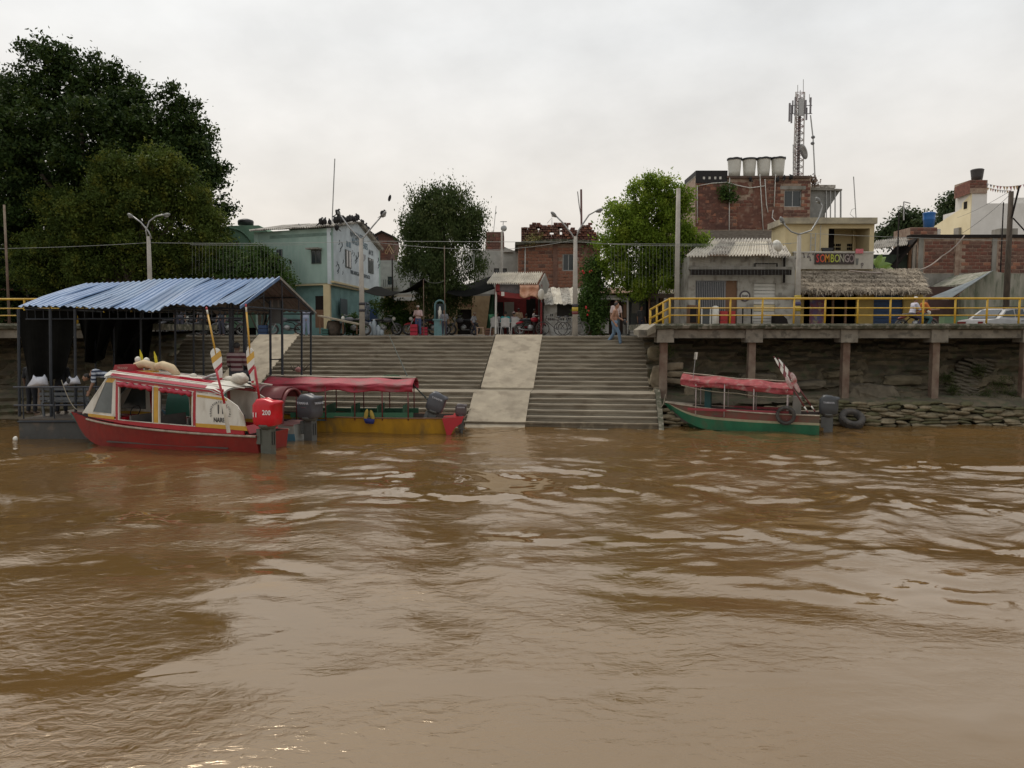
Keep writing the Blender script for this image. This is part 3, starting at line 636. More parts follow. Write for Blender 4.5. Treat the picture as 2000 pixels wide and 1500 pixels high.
# olive tree in front of it
bl = [pxblob(*a) for a in ((310, 350, 55, 38), (350, 380, 50, 38), (260, 370, 60, 38), (210, 400, 60, 38), (390, 420, 38, 38), (300, 430, 70, 38), (180, 440, 60, 38), (130, 420, 40, 38), (100, 400, 34, 38), (110, 470, 50, 38), (90, 520, 40, 38), (240, 450, 50, 38), (220, 320, 26, 38), (330, 320, 26, 38), (410, 460, 30, 38), (150, 520, 50, 38), (210, 515, 46, 38.2), (270, 510, 50, 38.2), (330, 510, 50, 38.2), (390, 505, 40, 38), (60, 490, 36, 38), (50, 530, 30, 38), (430, 500, 26, 37.5))]
tree('olive green tree in front of the dark one above the blue roof', (-19.0, 38.5, pz), .35, bl, 110000, .07, lm_olive, limbs=9, seed=4, twig=60, spread=.20, shell_=.5, tufts=7, core=.86)
# drooping tree between the turquoise and the brick house
bl = [pxblob(*a) for a in ((865, 395, 34, 39), (830, 420, 34, 39), (900, 420, 36, 39), (800, 460, 22, 39), (820, 480, 36, 39), (870, 460, 44, 39), (920, 460, 28, 39), (812, 390, 14, 39), (800, 380, 7, 39), (840, 385, 16, 39), (890, 380, 20, 39), (800, 520, 24, 38.5), (850, 530, 44, 38.5), (900, 520, 36, 38.5), (930, 510, 18, 39), (850, 580, 34, 38.5), (880, 570, 34, 38.5), (800, 440, 18, 39), (930, 425, 18, 39), (865, 610, 18, 38.5), (838, 452, 30, 39))]
tree('dusky drooping tree standing left of the red roofed kiosk', (-3.5, 39, pz), .28, bl, 60000, .058, lm_mid, limbs=9, seed=5, twig=50, spread=.15, droop=.8, shell_=.4, tufts=8, core=.84)
# bright green tree
bl = [pxblob(*a) for a in ((1255, 385, 34, 36), (1290, 380, 30, 36), (1220, 430, 42, 36), (1275, 430, 52, 36), (1320, 420, 34, 36), (1200, 480, 34, 36), (1250, 490, 54, 36), (1310, 480, 48, 36), (1350, 470, 26, 36), (1195, 520, 26, 36), (1230, 540, 36, 36), (1290, 530, 36, 36), (1340, 510, 26, 36), (1370, 470, 12, 36), (1275, 362, 14, 36), (1235, 368, 12, 36), (1330, 385, 20, 36), (1250, 565, 22, 36), (1222, 570, 14, 36))]
tree('bright light green leafy tree left of the white shop', (6.75, 36.6, pz), .16, bl, 56000, .068, lm_bright, limbs=10, seed=6, twig=50, spread=.14, droop=.25, shell_=.45, tufts=8, core=.84)
# shrubs
def shrub(label, u, v0, v1, wpx, Yd, n, lm, size=.07, group=None, droop=0, seed=1, extra=(), name='shrub'):
    root = wthing(name, label, 'shrub', (PX(u, Yd, v1), Yd, pz), group); b = MB(); h = v1 - v0; bl = [pxblob(u, v0 + h * f, wpx * g_, Yd, rz_=h * .2) for f, g_ in ((.16, .26), (.35, .40), (.55, .5), (.75, .46))] + [pxblob(*e_) for e_ in extra]
    for c, r_ in bl: limb(b, (PX(u, Yd, v1), Yd, pz), c, .04, .012, .3, 4)
    b.build('stem', barkm, root); leaves(bl, n, size, lm, root, name='foliage', twig=24, spread=.14, droop=droop, seed=seed, shell_=.2)
    return root
shrub('tall leafy shrub against the green house left of the blue roof peak', 505, 478, 570, 100, 37.5, 17000, lm_bush, seed=8, extra=((540, 520, 26, 37.5), (450, 520, 40, 37.5), (560, 545, 18, 37)))
fs_ = shrub('tall tangled shrub with red flowers beside the middle lamp post', 1158, 488, 652, 62, 36.4, 9000, lm_bush, seed=9, droop=.3, extra=((1170, 530, 18, 36.4), (1150, 600, 26, 36.4), (1165, 630, 28, 36.2)))
redfl = plain('red_flower', (.55, .03, .03), .6); b = MB()
for u, v in ((1140, 533), (1153, 533), (1146, 602), (1147, 611)): 
    for k in range(2): b.ell(P(u + random.uniform(-3, 3), v + random.uniform(-4, 4), 35.8), (.05, .05, .06), 6, 4)
b.build('red_flower', redfl, fs_, kind='stuff')
shrub('green garden bush behind the man with the cap on the plaza', 780, 588, 650, 62, 40, 4500, lm_bush, seed=10, extra=((760, 590, 14, 40), (740, 600, 16, 40)))
shrub('spiky low bush beside the turquoise house wall', 690, 615, 652, 30, 37, 1500, lm_bush, seed=12)
shrub('small weed tuft growing on the steps near the right edge', 1255, 735, 765, 14, 27.4, 500, lm_bush, .04, seed=13).location.z = 0
# hedge-like growth filling under the left trees
leaves([pxblob(u, 560 + (u * 7 % 30), 60, 46) for u in range(-120, 440, 45)] + [pxblob(u, 500, 50, 48) for u in range(-80, 420, 60)], 36000, .13, lm_dark, None, name='undergrowth', spread=.35, seed=14, kind='stuff')
# far trees right
for (lab, u, bb, n) in (('dark far tree beside the white water tower house', 1860, ((1862, 405, 26, 75), (1885, 395, 18, 75), (1850, 430, 24, 75), (1870, 440, 30, 75), (1840, 450, 18, 75)), 7000),
                        ('rounded far tree left of the blue roof tank', 1775, ((1775, 435, 26, 70), (1755, 450, 20, 70), (1800, 440, 20, 70), (1735, 460, 16, 70), (1715, 465, 12, 70)), 7000)):
    tree(lab, (PX(u, bb[0][3], 500), bb[0][3], pz), .3, [pxblob(*x) for x in bb], n, .16, lm_far, limbs=4, seed=int(u), tufts=5, twig=24, spread=.3, shell_=.3, group='trees far behind the right hand houses', name='far_tree')
bw = wthing('banana_plant', 'broad leaved banana plant between cream house and brick wall', 'plant', (PX(1722, 38, 520), 38, 5.2))
bm_ = mat('banana_leaf', (.22, .32, .07), .5, c2=(.13, .22, .04), sc_=2, trans=.3)
for k, (u, v, du, dv) in enumerate(((1712, 522, 12, -38), (1716, 524, 28, -20), (1714, 523, -4, -30), (1718, 524, 34, -6), (1712, 524, 20, -34))):
    a = P(u, v, 38); c = P(u + du, v + dv, 38 + .2 * k)
    def fn(s, t_, a=a, c=c):
        q_ = a.lerp(c, s); w_ = .16 * math.sin(math.pi * min(.98, s * .9 + .08)); n_ = (c - a).cross(Vector((0, 1, 0))).normalized()
        return q_ + n_ * w_ * (t_ - .5) * 2 + Vector((0, .12 * abs(t_ - .5), -.3 * s * s))
    MB().grid(fn, 8, 2).build('banana_leaf', bm_, bw)
# ============================================================ BUILDINGS, RIGHT
def wrect(root, name, u0, v0, u1, v1, Yd, d, m):
    x0, z0, x1, z1 = rect(u0, v0, u1, v1, Yd); return MB().box(x0, Yd, z0, x1, Yd + d, z1).build(name, m, root)
def pipe(root, pts, r=.03, m=None, name='pipe'):
    return MB().tube([P(*p) for p in pts], r, 6).build(name, m or galv, root, True)
# white shop
Ys = 34.0
shop = wthing('white_shop', 'low white shop with weathered corrugated roof and round sign behind the yellow railing', 'shop', (PX(1450, Ys), Ys, DZ))
x0, _, x1, zt = rect(1345, 500, 1552, 640, Ys); zb = DZ - .5
o1 = rect(1358, 548, 1440, 636, Ys); o2 = rect(1472, 553, 1514, 636, Ys)
o1 = (o1[0], zb, o1[2], o1[3]); o2 = (o2[0], zb, o2[2], o2[3])
shell(shop, x0, x1, zb, zt, Ys, 5.5, mat('shade_darkened_white', (.44, .42, .37), .9, c2=(.30, .28, .24), sc_=1.5, bump=.2, c3=(.22, .2, .17), sc3=3), [o1, o2], roof=False)  # white wall toned down, the shade on this front put into its colour
g_ = window(shop, (o1[0], DZ + .02, o1[2] - .5, o1[3]), Ys, plain('grille_grey', (.25, .25, .26), .6), 1, 16, name='grille_window', inset=.12)
MB().box(o1[2] - .5, Ys + .1, DZ, o1[2], Ys + .16, o1[3]).build('brown_door', brownw, shop)
sh = MB(); 
for k in range(12):
    z0_ = DZ + .003 + k * (o2[3] - DZ) / 12; h_ = (o2[3] - DZ) / 12
    MB().box(o2[0], Ys + .06 + .0, z0_, o2[2], Ys + .09, z0_ + h_ - .025).build('shutter_slat', cream if 3 < k < 6 else whitew, shop)
# eave wall band and dark fascia awning
wrect(shop, 'fascia_ledge', 1347, 521, 1548, 526, Ys - .35, .34, greyw)
wrect(shop, 'awning_valance', 1349, 527, 1546, 537, Ys - .55, .06, darkm)
a0, a1 = P(1340, 501, Ys - .7), P(1545, 499, Ys - .7); b0, b1 = P(1378, 470, Ys + 3.3), P(1528, 473, Ys + 3.3)
corr(shop, a0, a1, b0, b1, 5, 7, .045, [corrm, corrm, corrbright], wob=.03, drop=.04)
corr(shop, P(1372, 474, 38.2), P(1525, 474, 38.2), P(1378, 466, 40), P(1522, 466, 40), 3, 8, .05, corrm, wob=.02)
wrect(shop, 'sign_frame', 1473, 514, 1519, 529, Ys - .08, .05, darkm); wrect(shop, 'sign_face', 1476, 516, 1516, 526, Ys - .12, .03, greyw)
c = P(1455, 578, Ys - .03); MB().torus(c, .21, .035, 24, 6, Matrix.Rotation(R(90), 3, 'X')).build('round_sign', plain('sign_ink', (.10, .08, .09), .7), shop, True)
MB().tube([c + Vector((0, .03, 0)), c], .19, 20).build('round_sign_disc', whitew, shop)
text_mesh('BAR', .15, MT['sign_ink'], shop, frame(c + Vector((0, -.03, 0)), (1, 0, 0), (0, 0, 1)))
c = P(1524, 576, Ys - .02); MB().box(c.x - .07, Ys - .03, c.z - .1, c.x + .07, Ys - .004, c.z + .1).build('meter_box', greyw, shop)
wrect(shop, 'downpipe', 1531, 500, 1534, 552, Ys - .12, .08, darkm)
dish = wthing('satellite_dish', 'white satellite dish on the shop roof edge', 'dish', P(1520, 482, Ys - .2))
q = P(1519, 480, Ys - .3); MB().lathe(q, [(.02, .1), (.16, .06), (.27, 0), (.27, -.01), (.15, .03), (.0, .07)], 18, axis=Matrix.Rotation(R(75), 3, 'X') @ Matrix.Rotation(R(25), 3, 'Y')).build('reflector', whitep, dish, True)
MB().tube([q + Vector((.05, .1, -.35)), q + Vector((0, .05, 0))], .02, 6).build('arm', galv, dish)

# things in front of the shop
bin_ = wthing('rounded_bin', 'pale rounded top bin between white frame and red cooler before the shop', 'bin', P(1397, 634, 33.3))
x0, z0, x1, z1 = rect(1390, 592, 1404, 634, 33.3)
MB().lathe(((x0 + x1) / 2, 33.3, DZ - .35), [(.15, 0), (.16, .4), (.16, 1.05), (.13, 1.14), (.05, 1.18)], 18).build('body', whitep, bin_, True)
wf = wthing('white_display_frame', 'white framed glass display box beside the rounded bin', 'display', P(1380, 634, 33.2))
x0, z0, x1, z1 = rect(1370, 600, 1389, 636, 33.2); window(wf, (x0, DZ - .05, x1, z1), 33.2, whitep, 1, name='frame'); MB().box(x0 + .03, 33.33, DZ - .05, x1 - .03, 33.7, z1 - .02).build('cabinet', greyw, wf)
dk = wthing('dark_cooler', 'dark brown upright cooler at the left end of the shop front', 'cooler', P(1352, 634, 33.2))
x0, z0, x1, z1 = rect(1346, 596, 1362, 634, 33.2); MB().box(x0, 33.2, DZ - .04, x1, 33.7, z1).build('cabinet', brownw, dk); MB().box(x0 + .04, 33.17, DZ + .1, x1 - .04, 33.198, z1 - .08).build('door', darkm, dk)
redpl = plain('red_plastic', (.42, .02, .02), .4)
for k, (u0, u1, lab) in enumerate(((1407, 1421, 'red plastic crate stack left of the two, below the shop grille'), (1426, 1436, 'red plastic crate stack right of the two, nearest the round sign'))):
    r_ = wthing('red_crate_stack', lab, 'crates', P((u0 + u1) / 2, 634, 33.3), 'red crate stacks before the shop'); x0, z0, x1, z1 = rect(u0, 607, u1, 634, 33.3)
    for j in range(3):
        h_ = (z1 - DZ) / 3; MB().box(x0, 33.3, DZ + j * h_ + .01, x1, 33.65, DZ + (j + 1) * h_ - .01).build('crate', redpl, r_)
for k, u in enumerate((1451, 1468)):
    r_ = wthing('bar_table', ['small dark round bar table below the round sign', 'small dark round bar table in front of the pale shutter'][k], 'table', P(u, 632, 33.4), 'bar tables in front of the shop'); x = PX(u, 33.4); z = ZZ(601, 33.4)
    MB().lathe((x, 33.4, z - .02), [(.19, 0), (.19, .04)], 16).build('table_top', darkm, r_); MB().tube([(x, 33.4, DZ), (x, 33.4, z - .02)], .03, 6).build('leg', darkm, r_)
bx = wthing('black_dog_kennel', 'low black covered box by the shop corner', 'box', P(1527, 634, 33.4)); x0, z0, x1, z1 = rect(1514, 614, 1541, 634, 33.4)
MB().prism([(x0, 33.4, DZ - .03), (x1, 33.4, DZ - .03), (x1 - .08, 33.4, DZ + .25), (x1 - .3, 33.4, z1), (x0, 33.4, z1 - .05)], (0, .5, 0)).build('cover', darkm, bx)

# tall brick building with tanks
Yt = 46.0
tall = wthing('tall_brick_building', 'tall raw brick building carrying four white water tanks', 'building', (PX(1460, Yt), Yt, pz))
x0, _, x1, zt = rect(1356, 347, 1580, 640, Yt); wr = rect(1532, 371, 1566, 404, Yt)
shell(tall, x0, x1, 3, zt, Yt, 9, mortar, [wr], roofm=beamcon)
window(tall, wr, Yt, galv, 2, inset=.14)
wrect(tall, 'lintel', 1524, 363, 1574, 370, Yt - .04, .035, greyw); wrect(tall, 'roof_edge', 1420, 344, 1582, 348, Yt - .12, .115, mat('dark_band', (.12, .07, .05), .9, c2=(.06, .04, .03), sc_=3))
wrect(tall, 'lower_block_wall', 1385, 450, 1532, 476, Yt - 1.0, .8, mat('grey_block', (.22, .19, .16), .95, c2=(.13, .11, .09), sc_=4, bump=.6, stretch=(1, 1, 3)))
xz = lambda u, v: (PX(u, Yt, v), ZZ(v, Yt))
def skipt(x, z):
    if wr[0] - .12 < x < wr[2] + .12 and wr[1] - .1 < z < wr[3] + .28: return True
    n_ = noise.noise(Vector((x * .35, z * .45, 3.3))); u = 1000 + x / Yt * 1500
    if u < 1430: return n_ > -.02
    if u < 1500: return n_ > .22
    return n_ > .34
for (u0, v0, u1, v1) in ((1470, 352, 1500, 420), (1440, 405, 1530, 446), (1430, 356, 1462, 380)):
    q0, q1, q2, q3 = rect(u0, v0, u1, v1, Yt)
    MB().grid(lambda s, t_: (q0 + (q2 - q0) * s + .12 * noise.noise(Vector((t_ * 4, u0, 0))), Yt - .030 - .03 * abs(noise.noise(Vector((s * 6, t_ * 6, u0)))) , q1 + (q3 - q1) * t_ + .12 * noise.noise(Vector((s * 4, 0, u0)))), 12, 12, thick=(0, .04, 0)).build('render_patch', mat('rough_red_render', (.20, .09, .06), .95, c2=(.12, .055, .04), sc_=1.2, fac=.5, bump=.7, bsc=8, c3=(.24, .15, .11), sc3=3), tall)
bricks(tall, x0 + .05, x1 - .02, ZZ(448, Yt), zt - .1, Yt, .40, .19, skip=skipt)
plast = mat('rough_red_render', (.27, .115, .075), .95, c2=(.17, .07, .05), sc_=1.2, fac=.5, bump=.7, bsc=8, c3=(.33, .2, .15), sc3=3)
for (u0, v0, u1, v1) in ((1360, 364, 1424, 448),):
    x_0, z_0, x_1, z_1 = rect(u0, v0, u1, v1, Yt)
    MB().grid(lambda s, t_: (x_0 + (x_1 - x_0) * s, Yt - .012 - .03 * noise.noise(Vector((s * 7, t_ * 7, 2))) * math.sin(math.pi * s) - .01, z_0 + (z_1 - z_0) * t_), 14, 16, thick=(0, .04, 0)).build('render_patch', mat('dark_red_render', (.15, .07, .05), .95, c2=(.09, .045, .035), sc_=1.5, bump=.7, bsc=8, c3=(.2, .11, .08), sc3=4), tall)
blk = wrect(tall, 'parapet', 1359, 333, 1421, 357, Yt - .06, 3, plain('black_parapet', (.02, .018, .018), .8))
for u in (1373, 1384, 1395, 1405): wrect(tall, 'parapet_hole', u, 345, u + 4, 350, Yt - .075, .012, whitew)
for pts in ([(1362, 436, Yt - .1), (1362, 363, Yt - .1), (1390, 358, Yt - .1), (1420, 356, Yt - .1)], [(1424, 470, Yt - .1), (1425, 347, Yt - .1)], [(1491, 455, Yt - .1), (1484, 340, Yt - .1)], [(1500, 415, Yt - .1), (1497, 400, Yt - .1), (1494, 350, Yt - .1)], [(1512, 404, Yt - .1), (1515, 340, Yt - .1)], [(1510, 410, Yt - .15), (1508, 425, Yt - .15), (1520, 438, Yt - 3), (1534, 452, Yt - 8)], [(1420, 356, Yt - .1), (1440, 362, Yt - .15), (1465, 367, Yt - .15), (1494, 363, Yt - .1)]):
    pipe(tall, pts, .028, whitew)
leaves([pxblob(1422, 370, 14, Yt - .3), pxblob(1432, 385, 9, Yt - .3), pxblob(1416, 385, 8, Yt - .3)], 900, .07, lm_bush, tall, name='wall_weed', twig=12, spread=.12)
for k, u in enumerate((1434, 1463, 1491, 1519)):
    r_ = wthing('water_tank', ['white water tank nearest the black parapet, leftmost of the four', 'white water tank with a flat dark lid, second from the black parapet', 'white water tank with scalloped lid, third from the black parapet', 'white water tank at the tower end of the row of four'][k], 'water tank', P(u, 347, Yt + .7), 'white water tanks on the brick building')
    c = P(u, 346 - k * .5, Yt + .7); rr_ = .41; hh = 1.02
    MB().lathe(c, [(rr_ * .80, 0), (rr_ * .86, hh * .3), (rr_ * .93, hh * .7), (rr_ * .97, hh * .93), (rr_ * .97, hh)], 24).build('tank_body', mat('tank_white', (.62, .61, .55), .5, c2=(.5, .48, .42), sc_=2), r_, True)
    lid = MB(); n_ = 32
    lid.add([c + Vector((rr_ * (1.05 + .05 * (k != 1) * abs(math.sin(j * math.pi * 5 / n_))) * math.cos(2 * math.pi * j / n_), rr_ * 1.08 * math.sin(2 * math.pi * j / n_), hh - .05 + zz + .03 * (k != 1) * abs(math.sin(j * math.pi * 6 / n_)))) for zz in (0, .1) for j in range(n_)] + [c + Vector((0, 0, hh + .12))],
            [(j, (j + 1) % n_, n_ + (j + 1) % n_, n_ + j) for j in range(n_)] + [(n_ + j, n_ + (j + 1) % n_, 2 * n_) for j in range(n_)]); lid.build('tank_lid', blackm, r_)
# roof terrace at its right
ter = wthing('roof_terrace', 'pale roofed terrace on thin posts beside the tall brick building', 'terrace', (PX(1605, 47), 47, 8))
wrect(ter, 'terrace_wall', 1581, 372, 1612, 432, 47, .2, greyw); MB().prism([P(1580, 366, 46.5), P(1645, 369, 46.5), P(1645, 372, 46.5), P(1580, 371, 46.5)], (0, 3.5, 0)).build('terrace_roof', greyw, ter)
MB().prism([P(1581, 372, 46.7), P(1640, 374, 46.7), P(1606, 425, 46.7), P(1581, 430, 46.7)], (0, .08, 0)).build('stair_panel', mat('panel_grey', (.25, .25, .23), .7), ter)
for u in (1614, 1622, 1631, 1642): MB().tube([P(u, 432, 46.6), P(u, 371, 46.6)], .05 if u > 1640 else .035, 6).build('post', galv, ter)
wrect(ter, 'roof_rubble', 1586, 361, 1632, 367, 47.4, 1, corrm); wrect(ter, 'floor_slab', 1581, 432, 1640, 437, 46.4, 3, greyw)
leaves([pxblob(1586, 352, 7, 47), pxblob(1594, 358, 6, 47)], 260, .08, mat('dry_plant', (.2, .13, .09), .9), ter, name='dry_plant', twig=10, spread=.1)

# cell tower
Yc = 85.0
ct = wthing('cell_tower', 'lattice mobile phone mast with panel antennas and a dish above the brick roof', 'mast', (PX(1560, Yc), Yc, pz))
reds = mat('mast_faded_red', (.42, .30, .28), .7); wts = mat('mast_white', (.52, .49, .46), .7)
zl = [ZZ(v, Yc) for v in (470, 180)]; nseg = 22; hw = .52
cx = PX(1561, Yc, 260)
for (dx, dy) in ((-hw, 0), (hw, 0), (0, .9)): MB().tube([(cx + dx * 1.15, Yc + dy, zl[0]), (cx + dx * .9, Yc + dy, zl[1])], .065, 6).build('mast_leg', wts, ct)
for k in range(nseg):
    z0 = zl[0] + (zl[1] - zl[0]) * k / nseg; z1 = zl[0] + (zl[1] - zl[0]) * (k + 1) / nseg; b = MB()
    for (a_, c_) in (((-hw, 0), (hw, 0)), ((hw, 0), (0, .9)), ((0, .9), (-hw, 0))):
        b.tube([(cx + a_[0], Yc + a_[1], z0), (cx + c_[0], Yc + c_[1], z1)], .04, 4); b.tube([(cx + a_[0], Yc + a_[1], z1), (cx + c_[0], Yc + c_[1], z1)], .035, 4)
    b.build('lattice_bay', reds if k % 4 < 2 else wts, ct, kind='stuff')
MB().tube([(cx + .05, Yc + .2, zl[0]), (cx + .05, Yc + .2, ZZ(190, Yc))], .17, 6).build('cable_ladder', plain('mast_cable', (.12, .10, .10), .8), ct)
for (u, v0, v1, w_) in ((1543, 201, 237, .17), (1547, 205, 240, .15), (1549, 196, 222, .12), (1554, 189, 225, .14), (1574, 195, 222, .2), (1576, 210, 234, .16), (1584, 190, 222, .16), (1566, 192, 226, .5)):
    a, c = P(u, v0, Yc - .6), P(u, v1, Yc - .6); MB().box(a.x - w_ / 2, Yc - .6, c.z, a.x + w_ / 2, Yc - .45, a.z).build('panel_antenna', galv if u == 1566 else plain('antenna_grey', (.2, .19, .2), .6), ct)
for v in (206, 222): MB().tube([P(1542, v, Yc - .5), P(1586, v, Yc - .5)], .05, 5).build('antenna_bracket', galv, ct)
for (u, v0, v1) in ((1569, 155, 200), (1558, 166, 190), (1563, 176, 190), (1581, 184, 200)): MB().tube([P(u, v1, Yc), P(u, v0, Yc)], .035, 5).build('whip_antenna', galv, ct)
MB().lathe(P(1570, 296, Yc - .9), [(.02, .25), (.5, .16), (.85, 0), (.85, -.04), (.45, .1), (.0, .18)], 20, axis=Matrix.Rotation(R(70), 3, 'Y')).build('drum_dish', galv, ct, True)
for v in (284, 298, 318, 328): MB().tube([P(1548, v, Yc - .3), P(1556, v, Yc - .3)], .04, 4).build('side_rung', galv, ct)
MB().tube([P(1549, 345, Yc - .3), P(1549, 282, Yc - .3)], .04, 4).build('side_rail', galv, ct)
mp_ = wthing('antenna_pole', 'leaning thin pole with two floodlights right of the phone mast', 'pole', P(1593, 380, 60))
MB().tube([P(1593, 372, 60), P(1588, 270, 60), P(1583, 225, 60)], .05, 6).build('pole', galv, mp_)
for (u, v) in ((1588, 268), (1587, 280)): MB().ell(P(u, v, 60), (.16, .12, .13), 10, 6).build('floodlight', plain('lamp_grey', (.16, .16, .16), .5), mp_, True)

# cream building with painted sign
Yb = 36.0
cb = wthing('cream_building', 'cream two storey building with balcony and bright painted bar sign', 'building', (PX(1620, Yb), Yb, DZ))
x0, _, x1, zt = rect(1532, 430, 1705, 640, Yb); bal = rect(1618, 446, 1702, 496, Yb)
shell(cb, x0, x1, DZ - .4, zt, Yb, 1.9, cream, [(bal[0], bal[1], PX(1694, Yb), bal[3])], roof=False)
x0r, z0r, x1r, z1r = rect(1527, 428, 1709, 438, Yb); MB().box(x0r, Yb - .25, z0r, x1r, Yb + 2.0, z1r + .04).build('roof_slab', mat('stained_cream', (.45, .40, .28), .9, c2=(.25, .22, .17), sc_=2), cb)
MB().box(bal[0] - .1, Yb + 1.4, bal[1] - .6, PX(1700, Yb), Yb + 1.5, zt - .01).build('balcony_back_wall', cream, cb)
wrect(cb, 'balcony_door', 1617, 447, 1629, 494, Yb + 1.3, .09, darkm)
for u0 in (1641, 1653, 1676):
    b = MB(); x, z = PX(u0, Yb), ZZ(483, Yb); yv = Yb + 1.33 if u0 < 1670 else Yb + 1.33
    for i in range(3):
        for j in range(2): b.box(x + i * .085, yv, z + j * .17 + .02, x + i * .085 + .05, yv + .06, z + j * .17 + .14)
    b.build('vent_block', darkm, cb, kind='stuff')
wrect(cb, 'balcony_mullion', 1666, 447, 1669, 495, Yb + 1.2, .1, cream)
pzc = rect(1548, 494, 1703, 526, Yb); MB().box(pzc[0], Yb - .14, pzc[1], pzc[2], Yb - .005, pzc[3]).build('balcony_parapet', mat('parapet_white', (.5, .47, .4), .9, c2=(.36, .33, .28), sc_=2), cb)
MB().box(pzc[0] - .03, Yb - .18, pzc[3], pzc[2] + .03, Yb - .003, pzc[3] + .05).build('parapet_cap', whitew, cb)
sb = rect(1591, 495, 1668, 516, Yb - .15); sgn = MB().box(sb[0], Yb - .19, sb[1], sb[2], Yb - .145, sb[3]).build('sign_board', plain('sign_brown', (.05, .035, .03), .7), cb)
cols = ((.55, .05, .05), (.60, .10, .04), (.60, .28, .04), (.42, .46, .05), (.42, .46, .10), (.36, .34, .26), (.34, .28, .26), (.26, .2, .19))
for k, ch in enumerate('SOMBONGO'):
    x = sb[0] + (sb[2] - sb[0]) * (k + .55) / 8.15
    text_mesh(ch, .52, plain('sign_letter_%d' % k, cols[k], .7), sgn, frame((x, Yb - .2, (sb[1] + sb[3]) / 2 - .0), (1, 0, 0), (0, 0, 1)), name='letter', sx=.62 if ch != 'M' else .55)
ink = MT['sign_ink']
for (u, v, s_) in ((1555, 505, 1), (1571, 502, -1), (1578, 502, 1), (1583, 508, -1), (1588, 497, 1)):
    c = P(u, v, Yb - .16); MB().tube([c, c + Vector((.02 * s_, 0, .14)), c + Vector((.07 * s_, 0, .18))], .014, 4).build('music_note', ink, cb)
    MB().ell(c, (.04, .012, .03), 8, 4).build('music_note', ink, cb)
c = P(1674, 512, Yb - .16); MB().prism([c + Vector((-.06, 0, .17)), c + Vector((.07, 0, .17)), c + Vector((.045, 0, -.12)), c + Vector((-.04, 0, -.12))], (0, .015, 0)).build('painted_cup', plain('ink_grey', (.16, .16, .14), .8), cb)
c = P(1684, 516, Yb - .16); MB().torus(c, .05, .014, 14, 4, Matrix.Rotation(R(90), 3, 'X')).build('painted_maraca', ink, cb); MB().tube([c - Vector((0, 0, .05)), c - Vector((.02, 0, .17))], .014, 4).build('painted_maraca_handle', ink, cb)
for (u0, u1, v0, v1) in ((1583, 1584.5, 455, 495), (1592, 1593.5, 455, 495), (1602, 1603, 440, 495)): wrect(cb, 'ladder_rail', u0, v0, u1, v1, Yb - .12, .03, galv)
for v in (464, 478, 490): wrect(cb, 'ladder_rung', 1584.5, v, 1592, v + 1, Yb - .11, .02, galv)
bp_ = wthing('black_planter', 'black planter tub on the balcony over the painted sign', 'planter', P(1617, 494, Yb - .3)); x0, z0, x1, z1 = rect(1605, 484, 1628, 493, Yb - .1)
MB().prism([(x0, Yb - .12, z1), (x1, Yb - .12, z1), (x1 - .08, Yb - .12, z0), (x0 + .08, Yb - .12, z0)], (0, .3, 0)).build('tub', blackm, bp_)
pk = wthing('pink_cloth', 'pink cloth hung over the right end of the balcony', 'cloth', P(1678, 490, Yb - .2)); x0, z0, x1, z1 = rect(1671, 486, 1686, 495, Yb - .2)
MB().grid(lambda s, t_: (x0 + (x1 - x0) * s, Yb - .2 - .02 * math.sin(9 * s), z1 - (z1 - z0) * t_), 10, 4, thick=(0, .01, 0)).build('cloth', cloth('pink_fabric', (.62, .18, .2)), pk)
an = wthing('whip_antenna', 'tall thin whip antenna on the cream building roof', 'antenna', P(1671, 428, 38)); MB().tube([P(1672, 428, 38), P(1667, 345, 38)], .025, 5).build('whip', galv, an); MB().tube([P(1672, 428, 38), P(1660, 418, 38), P(1664, 409, 38), P(1670, 407, 38)], .012, 4).build('loop', galv, an)

# thatched bar
Yh = 34.6
tb = wthing('thatched_bar', 'bar front under a shaggy dry thatch roof with mustard walls and blue shutters', 'bar', (PX(1690, Yh), Yh, DZ))
e0, e1, r0, r1 = P(1558, 569, Yh - .9), P(1813, 570, Yh - .9), P(1566, 530, Yh + 1.6), P(1795, 531, Yh + 1.6)
MB().prism([e0, e1, r1, r0], (0, .1, -.12)).build('roof_deck', brownw, tb)
nb_ = 26000; r_ = np.random.default_rng(4); s = r_.random(nb_); t_ = r_.random(nb_) ** 1.0 * 1.02 - .0
E0, E1, R0, R1 = (np.array(v) for v in (e0, e1, r0, r1))
base = (E0 * (1 - s)[:, None] + E1 * s[:, None]) * (1 - t_)[:, None] + (R0 * (1 - s)[:, None] + R1 * s[:, None]) * t_[:, None]
nrm = np.array((e1 - e0).cross(r0 - e0).normalized()); nrm = nrm if nrm[2] > 0 else -nrm
dn = np.array((e0 - r0).normalized()); ln = (.18 + .22 * r_.random(nb_))[:, None]
layer = (np.mod(t_ * 5, 1) * .10)[:, None]
base = base + nrm * (.02 + .06 * r_.random(nb_)[:, None] + .09 - layer * .7)
jit = r_.normal(size=(nb_, 3)) * .22; dv = dn + jit + np.array([0, 0, -.25]); tip = base + dv * ln; sd = np.array([1, 0, .1]) * (.012 + .010 * r_.random(nb_))[:, None]
Vv = np.stack([base - sd, base + sd, tip + sd * .4, tip - sd * .4], 1).reshape(-1, 3) - np.array(OFF[tb.name])
me = bpy.data.meshes.new('thatch'); me.vertices.add(len(Vv)); me.vertices.foreach_set('co', Vv.reshape(-1)); me.loops.add(len(Vv)); me.loops.foreach_set('vertex_index', np.arange(len(Vv)))
me.polygons.add(nb_); me.polygons.foreach_set('loop_start', np.arange(nb_) * 4); me.polygons.foreach_set('loop_total', np.full(nb_, 4)); me.update(calc_edges=True); me.materials.append(thatch)
o = bpy.data.objects.new('thatch', me); COL.objects.link(o); o.parent = tb; o['kind'] = 'stuff'
